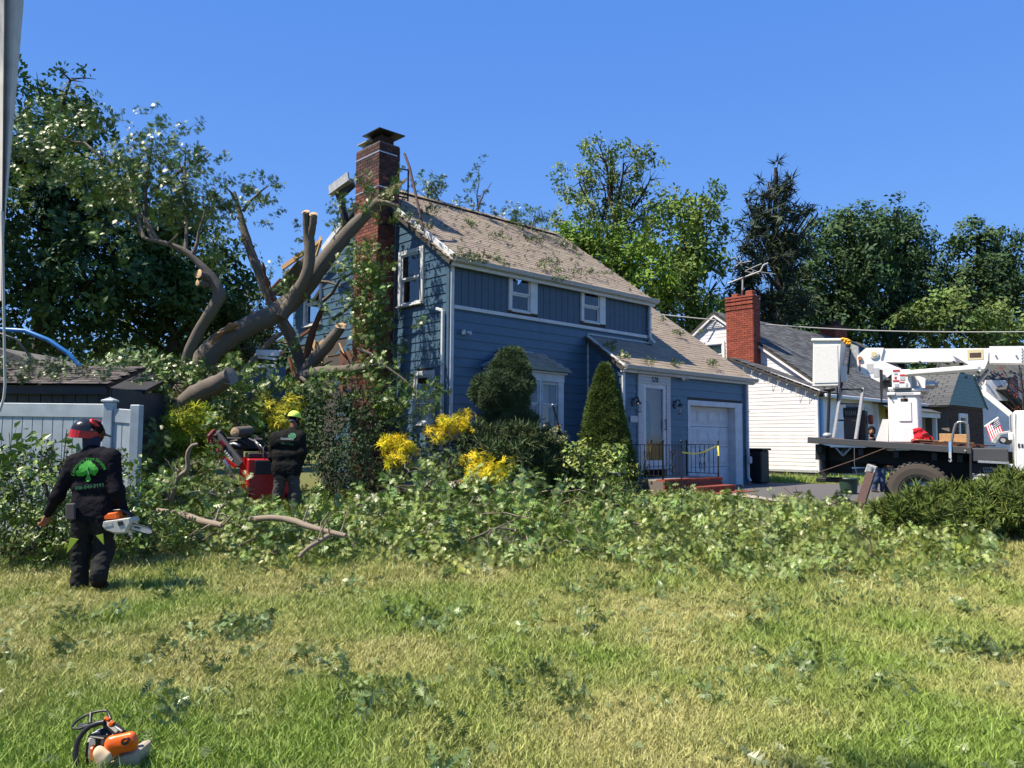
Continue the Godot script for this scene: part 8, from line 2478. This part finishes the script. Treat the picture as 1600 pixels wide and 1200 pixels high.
func make_brush() -> void:
	cut_limb("pale curved cut branch on the lawn below the loader's left side", [[245, 798, 10.1, 5.5], [285, 805, 9.9, 7], [317, 815, 9.7, 7], [348, 821, 9.5, 5.5]], M.barkpale)
	cut_limb("long pale branch lying across the brush in front of the loader man", [[390, 812, 9.9, 6], [425, 809, 9.8, 6.5], [458, 814, 9.7, 6.5], [490, 825, 9.5, 6], [540, 837, 9.3, 4.5]], M.barkpale)
	cut_limb("short bent branch under the long pale branch", [[468, 870, 9.1, 4], [482, 856, 9.1, 4.5], [500, 845, 9.2, 5], [515, 836, 9.3, 5]], M.barkpale)
	cut_limb("pale S curved branch standing left of the loader", [[267, 790, 12.0, 4], [272, 765, 12.0, 4.5], [280, 745, 12.0, 4.5], [293, 733, 12.0, 5], [293, 710, 12.0, 4.5], [300, 697, 12.0, 3.5], [309, 694, 12.0, 3]], M.barkpale)
	cut_limb("straight pale stick behind the S curved branch", [[240, 757, 12.4, 4], [262, 754, 12.4, 4], [292, 752, 12.3, 4]], M.barkpale)
	cut_limb("thin dark branch arching over the brush in the middle", [[672, 868, 9.9, 1.5], [755, 834, 9.9, 2], [770, 826, 9.9, 2.2], [800, 828, 9.9, 2.0], [830, 850, 9.8, 1.5], [880, 862, 9.7, 1.2]], M.bark, false)
	cut_limb("thin forked branch standing from the middle brush", [[770, 872, 9.7, 1.6], [762, 840, 9.8, 1.8], [775, 826, 9.8, 1.8], [800, 815, 9.9, 1.2]], M.bark, false)
	cut_limb("pale stick lying at the front edge of the middle brush", [[664, 896, 9.4, 2.2], [690, 893, 9.4, 2.4], [712, 891, 9.4, 2]], M.barkpale)
	cut_limb("pale stick lying deep in the brush left of the arch", [[625, 850, 10.1, 2], [650, 854, 10.1, 2.2], [672, 858, 10.0, 1.8]], M.barkpale)
	cut_limb("long thin branch lying among leaves right of the middle", [[1385, 857, 10.6, 1.6], [1420, 862, 10.5, 1.6], [1470, 866, 10.4, 1.2], [1530, 860, 10.3, 0.8]], M.barkpale, false)
	cut_limb("dark twig sticking up from the leaves right of the middle", [[1330, 898, 9.6, 2], [1350, 885, 9.6, 2], [1362, 862, 9.7, 1.5], [1357, 838, 9.7, 1]], M.bark, false)
	cut_limb("pale stick on the sparse leaves at centre right", [[1185, 937, 8.6, 2.2], [1215, 939, 8.6, 2.4], [1262, 943, 8.5, 1.6]], M.barkpale)
	cut_limb("thin reddish twig lying on the driveway", [[1225, 762, 15.6, 0.9], [1240, 775, 15.2, 1.1], [1248, 782, 15.0, 0.9]], M.oldsteel, false)
	var green := Color(0.066, 0.110, 0.026)
	var pile := func(label: String, lobes: Array, per: float, gap: float, col: Color):
		var ls := lob(lobes, 1.0)
		var t := thing("brush_pile", label, "brush pile", Vector3.ZERO)
		var tw := mb()
		for l in ls:
			for k in 4:
				var a: Vector3 = l[0] + rdir() * l[1] * 0.9
				a.y = maxf(a.y, ground_y(a.x, a.z))
				bough(tw, a, l[0] + rdir(0.5) * l[1] * 1.15, rf(0.008, 0.02), 0.004, 0.12, 5)
		obj("twigs", tw, M.barkpale if rng.randf() < 0.4 else M.bark, t)
		leaves("foliage", t, ls, per, K.oak, M.leaf, col, 1.0, gap, 0.22, 0.45, 0.35)
	pile.call("high heap of leafy branches behind the loader at the left", [[240, 600, 15.0, 50, 30], [200, 590, 15.2, 40, 24], [290, 590, 15.2, 40, 24], [230, 650, 14.8, 36, 40], [190, 620, 15.0, 26, 24], [350, 640, 15.0, 50, 40], [380, 600, 15.2, 36, 30, 0.7], [400, 650, 15.0, 40, 40], [260, 620, 14.9, 40, 30], [145, 600, 15.6, 30, 16]], 85.0, -0.02, green)
	pile.call("dark tangled branches around the loader's raised arms", [[250, 740, 13.2, 34, 36], [310, 750, 13.0, 46, 30], [350, 780, 12.4, 46, 26], [300, 790, 11.8, 50, 26], [260, 780, 12.0, 34, 30], [230, 700, 13.4, 26, 36], [350, 670, 14.4, 40, 30, 0.8], [330, 750, 12.9, 30, 20]], 80.0, 0.0, Color(0.055, 0.092, 0.024))
	pile.call("wide brush pile at the feet of the loader man", [[390, 818, 11.2, 46, 20], [460, 830, 10.8, 50, 18], [350, 830, 10.4, 60, 26], [420, 845, 10.2, 60, 24], [500, 840, 10.3, 56, 24], [300, 835, 10.2, 50, 26], [560, 840, 10.4, 50, 22], [540, 870, 9.8, 56, 18, 0.8], [450, 870, 9.7, 60, 16, 0.7], [398, 795, 12.2, 22, 14], [520, 808, 11.8, 46, 18]], 95.0, -0.02, green)
	pile.call("leafy brush heap over the block wall in front of the house", [[640, 750, 13.4, 50, 22], [690, 745, 13.4, 46, 26], [720, 765, 12.8, 50, 20], [650, 780, 12.6, 60, 20], [600, 800, 12.0, 60, 20], [800, 770, 12.6, 50, 20], [760, 790, 11.8, 60, 18], [850, 782, 12.8, 50, 16], [900, 782, 13.0, 50, 12], [690, 800, 11.6, 60, 18]], 80.0, -0.03, Color(0.075, 0.120, 0.034))
	pile.call("dense brush pile in the middle of the lawn's far edge", [[640, 840, 10.4, 50, 24], [700, 845, 10.2, 60, 26], [770, 850, 10.0, 56, 24], [720, 820, 10.9, 60, 20], [840, 860, 9.8, 50, 20], [900, 865, 9.7, 50, 18, 0.8], [680, 875, 9.6, 50, 16, 0.7], [800, 815, 11.0, 60, 18], [880, 825, 10.8, 60, 18]], 95.0, -0.02, green)
	pile.call("low leafy brush spread between the brush pile and the driveway", [[1000, 797, 12.6, 70, 10], [1060, 808, 12.2, 60, 11], [1120, 798, 12.8, 50, 10], [1160, 806, 12.4, 50, 9], [980, 830, 11.0, 60, 14], [1080, 835, 10.9, 60, 12], [1180, 830, 11.2, 60, 12], [1260, 815, 12.0, 50, 10], [1310, 790, 13.6, 40, 8], [1250, 782, 15.0, 26, 3]], 75.0, 0.0, Color(0.080, 0.125, 0.036))
	# leaves lying over the ground, one mass
	var lt := thing("leaf_litter", "torn oak leaves strewn over the far half of the lawn", "leaves")
	stuff(lt)
	var xs := [[], [], []]
	var cs := [[], [], []]
	var n := 0
	while n < 7600:
		var d := rf(8.2, 16.0)
		var x := d * rf(-0.55, 0.62)
		var z := -d
		if x < -3.0 and d < 9.4: continue
		var edge := 9.2 + 0.7 * fine.get_noise_2d(x * 0.45, 3.0) + (0.35 if x < -1.0 else (0.0 if x < 1.5 else -0.2))
		var den := smoothstep(edge - 0.7, edge + 0.6, d) * (0.85 + 0.6 * fine.get_noise_2d(x * 0.9, z * 0.9))
		if x > 4.4 and d > 13.8: den *= 0.10
		if rng.randf() > den:
			n += 1 if rng.randf() < 0.2 else 0
			continue
		n += 1
		var i := rng.randi() % 3
		var h := rng.randf() * rng.randf() * (0.22 if d > edge + 0.6 else 0.10)
		xs[i].append(Transform3D(facing(Vector3(rf(-1, 1), rf(-0.15, 0.55), rf(-1, 1)), rf(0.6, 1.05)), on_ground(x, z, h + 0.02)))
		var k := rf(0.65, 1.35)
		cs[i].append(Color(0.190 * k * rf(0.9, 1.2), 0.255 * k, 0.060 * k * rf(0.8, 1.5)))
	for i in 3: stuff(many("sprays", K.oakflat[i], M.leaf, xs[i], cs[i], lt))
	# single leaves and small sprays on the near grass
	var ls2 := thing("scattered_leaves", "single torn leaves scattered over the near lawn", "leaves")
	stuff(ls2)
	xs = [[], []]
	cs = [[], []]
	for i in 2600:
		var d := sqrt(rf(6.0, 92.0))
		var x := d * rf(-0.72, 0.72)
		if fine.get_noise_2d(x * 0.7, -d * 0.7 + 20.0) < rf(-0.5, 0.55): continue
		var k := rng.randi() % 2
		xs[k].append(Transform3D(facing(Vector3(rf(-0.7, 0.7), 1.0, rf(-0.7, 0.7)), rf(0.35, 0.85)), on_ground(x, -d, rf(0.03, 0.06))))
		var q := rf(0.6, 1.3)
		cs[k].append(Color(0.16, 0.20, 0.07) * q)
	for k in 2: stuff(many("leaves", K.leafone[k], M.leaf, xs[k], cs[k], ls2))
	var clump := thing("leaf_sprays", "small broken leafy sprays lying on the near lawn", "leaves")
	stuff(clump)
	xs = [[], [], []]
	cs = [[], [], []]
	for q in [[350, 1000, 14, 0.30], [380, 995, 12, 0.22], [120, 980, 7, 0.3], [300, 945, 6, 0.3], [640, 978, 6, 0.2], [680, 985, 7, 0.2], [620, 1105, 9, 0.25], [600, 1090, 5, 0.2], [820, 1080, 9, 0.28], [560, 1125, 7, 0.25], [730, 965, 4, 0.2], [990, 925, 10, 0.5], [1160, 960, 12, 0.6], [1250, 955, 9, 0.5], [1330, 905, 12, 0.6], [1420, 915, 10, 0.5], [1500, 905, 10, 0.4], [1500, 1022, 9, 0.2], [1560, 1030, 9, 0.22], [1270, 1045, 5, 0.25], [1230, 1060, 4, 0.2], [1380, 1085, 5, 0.15], [1200, 995, 4, 0.3], [290, 1040, 8, 0.35], [270, 1120, 7, 0.25], [700, 1190, 5, 0.15], [870, 1120, 6, 0.2], [480, 1050, 5, 0.3], [900, 985, 6, 0.4], [60, 1040, 6, 0.3], [1090, 1090, 4, 0.2], [1460, 960, 6, 0.4], [880, 940, 6, 0.4], [540, 925, 10, 0.5], [340, 905, 9, 0.5], [430, 890, 10, 0.5]]:
		var d: float = 1.6 * 1200.0 / (q[1] - 686.0)
		var c := at(q[0], q[1], d)
		for i in int(q[2] * 1.7):
			var k := rng.randi() % 3
			var x: float = c.x + rf(-1, 1) * q[3]
			var z: float = c.z + rf(-1, 1) * q[3]
			xs[k].append(Transform3D(facing(Vector3(rf(-1, 1), rf(0.0, 0.5), rf(-1, 1)), rf(0.38, 0.7)), on_ground(x, z, rf(0.03, 0.08))))
			cs[k].append(Color(0.135, 0.195, 0.065) * rf(0.6, 1.35))
	for i in 3: stuff(many("sprays", K.oakflat[i], M.leaf, xs[i], cs[i], clump))

func make_grass() -> void:
	var G := thing("grass", "short mown grass with dry straw coloured patches", "grass")
	stuff(G)
	var xs := [[], [], []]
	var cs := [[], [], []]
	for ring in [[2.3, 3.6, 2300.0, 0.85], [3.6, 5.5, 1500.0, 1.0], [5.5, 8.0, 850.0, 1.2], [8.0, 11.0, 420.0, 1.55], [11.0, 16.0, 120.0, 1.9], [16.0, 26.0, 40.0, 2.6]]:
		var area: float = 0.72 * (ring[1] * ring[1] - ring[0] * ring[0])
		for i in int(area * ring[2]):
			var d := sqrt(rf(ring[0] * ring[0], ring[1] * ring[1]))
			var x := d * rf(-0.73, 0.73)
			if d > 13.5 and x > 4.2 and d < 24.0 and not (x > 7.6 and d > 23.0): continue
			if d > 14.0 and x < 4.0: continue
			var p := on_ground(x, -d)
			var dry := 0.5 + 0.9 * fine.get_noise_2d(x * 0.42 + 7.0, d * 0.42) + 0.35 * fine.get_noise_2d(x * 1.7, d * 1.7)
			dry += 0.22 * smoothstep(5.0, 8.0, d) - 0.14 * smoothstep(5.0, 3.0, d)
			dry = clampf(dry, 0.0, 1.0)
			if d > 16.0: dry = 0.15
			var k := 2 if rng.randf() < 0.25 * (1.0 - dry) else (1 if rng.randf() < dry else 0)
			var tilt := Basis(rdir(), rf(0.0, 0.35)) * Basis(Vector3.UP, rf(0, TAU))
			xs[k].append(Transform3D(tilt * Basis.from_scale(Vector3.ONE * ring[3] * rf(0.7, 1.3)), p))
			var c := Color(0.215, 0.305, 0.065).lerp(Color(0.40, 0.385, 0.150), dry) * rf(0.8, 1.2)
			cs[k].append(c)
	for i in 3: stuff(many("blades", K.grass[i], M.grass, xs[i], cs[i], G))

# tree beyond the frame whose shade falls across the lawn at the bottom right
func make_shade_tree() -> void:
	var t := thing("shade_tree", "tree outside the picture that shades the lawn's near right corner", "tree", on_ground(-7.0, 2.5, -0.1))
	var tr := mb()
	bough(tr, Vector3.ZERO, Vector3(1.0, 7.5, -1.0), 0.3, 0.12, 0.03, 10)
	bough(tr, Vector3(0.6, 5.0, -0.5), Vector3(4.6, 7.6, -4.6), 0.14, 0.03, 0.04, 8)
	obj("trunk", tr, M.bark, t)
	leaves("crown", t, [[Vector3(4.5, 7.4, -4.55), Vector3(0.75, 0.5, 0.5)], [Vector3(3.7, 7.6, -4.2), Vector3(0.6, 0.5, 0.5)], [Vector3(2.6, 7.4, -3.2), Vector3(0.9, 0.6, 0.6)], [Vector3(1.0, 8.0, -1.5), Vector3(1.5, 1.2, 1.4)], [Vector3(4.9, 7.5, -4.3), Vector3(0.5, 0.4, 0.4)]], 60.0, K.oak, M.leaf, Color(0.06, 0.1, 0.03))

func _ready() -> void:
	rng.seed = 20240611
	lumps.seed = 3; lumps.frequency = 0.12; lumps.fractal_octaves = 3
	fine.seed = 11; fine.frequency = 1.0; fine.fractal_octaves = 2
	make_view()
	make_materials()
	make_foliage_shapes()
	make_ground()
	make_house()
	make_white_house()
	make_left_side()
	thick = 3.0
	make_far_trees()
	thick = 2.4
	make_fallen_oak()
	make_truck()
	make_people()
	make_saw_and_loader()
	thick = 1.6
	make_shrubs()
	thick = 2.0
	make_brush()
	make_grass()
	make_shade_tree()
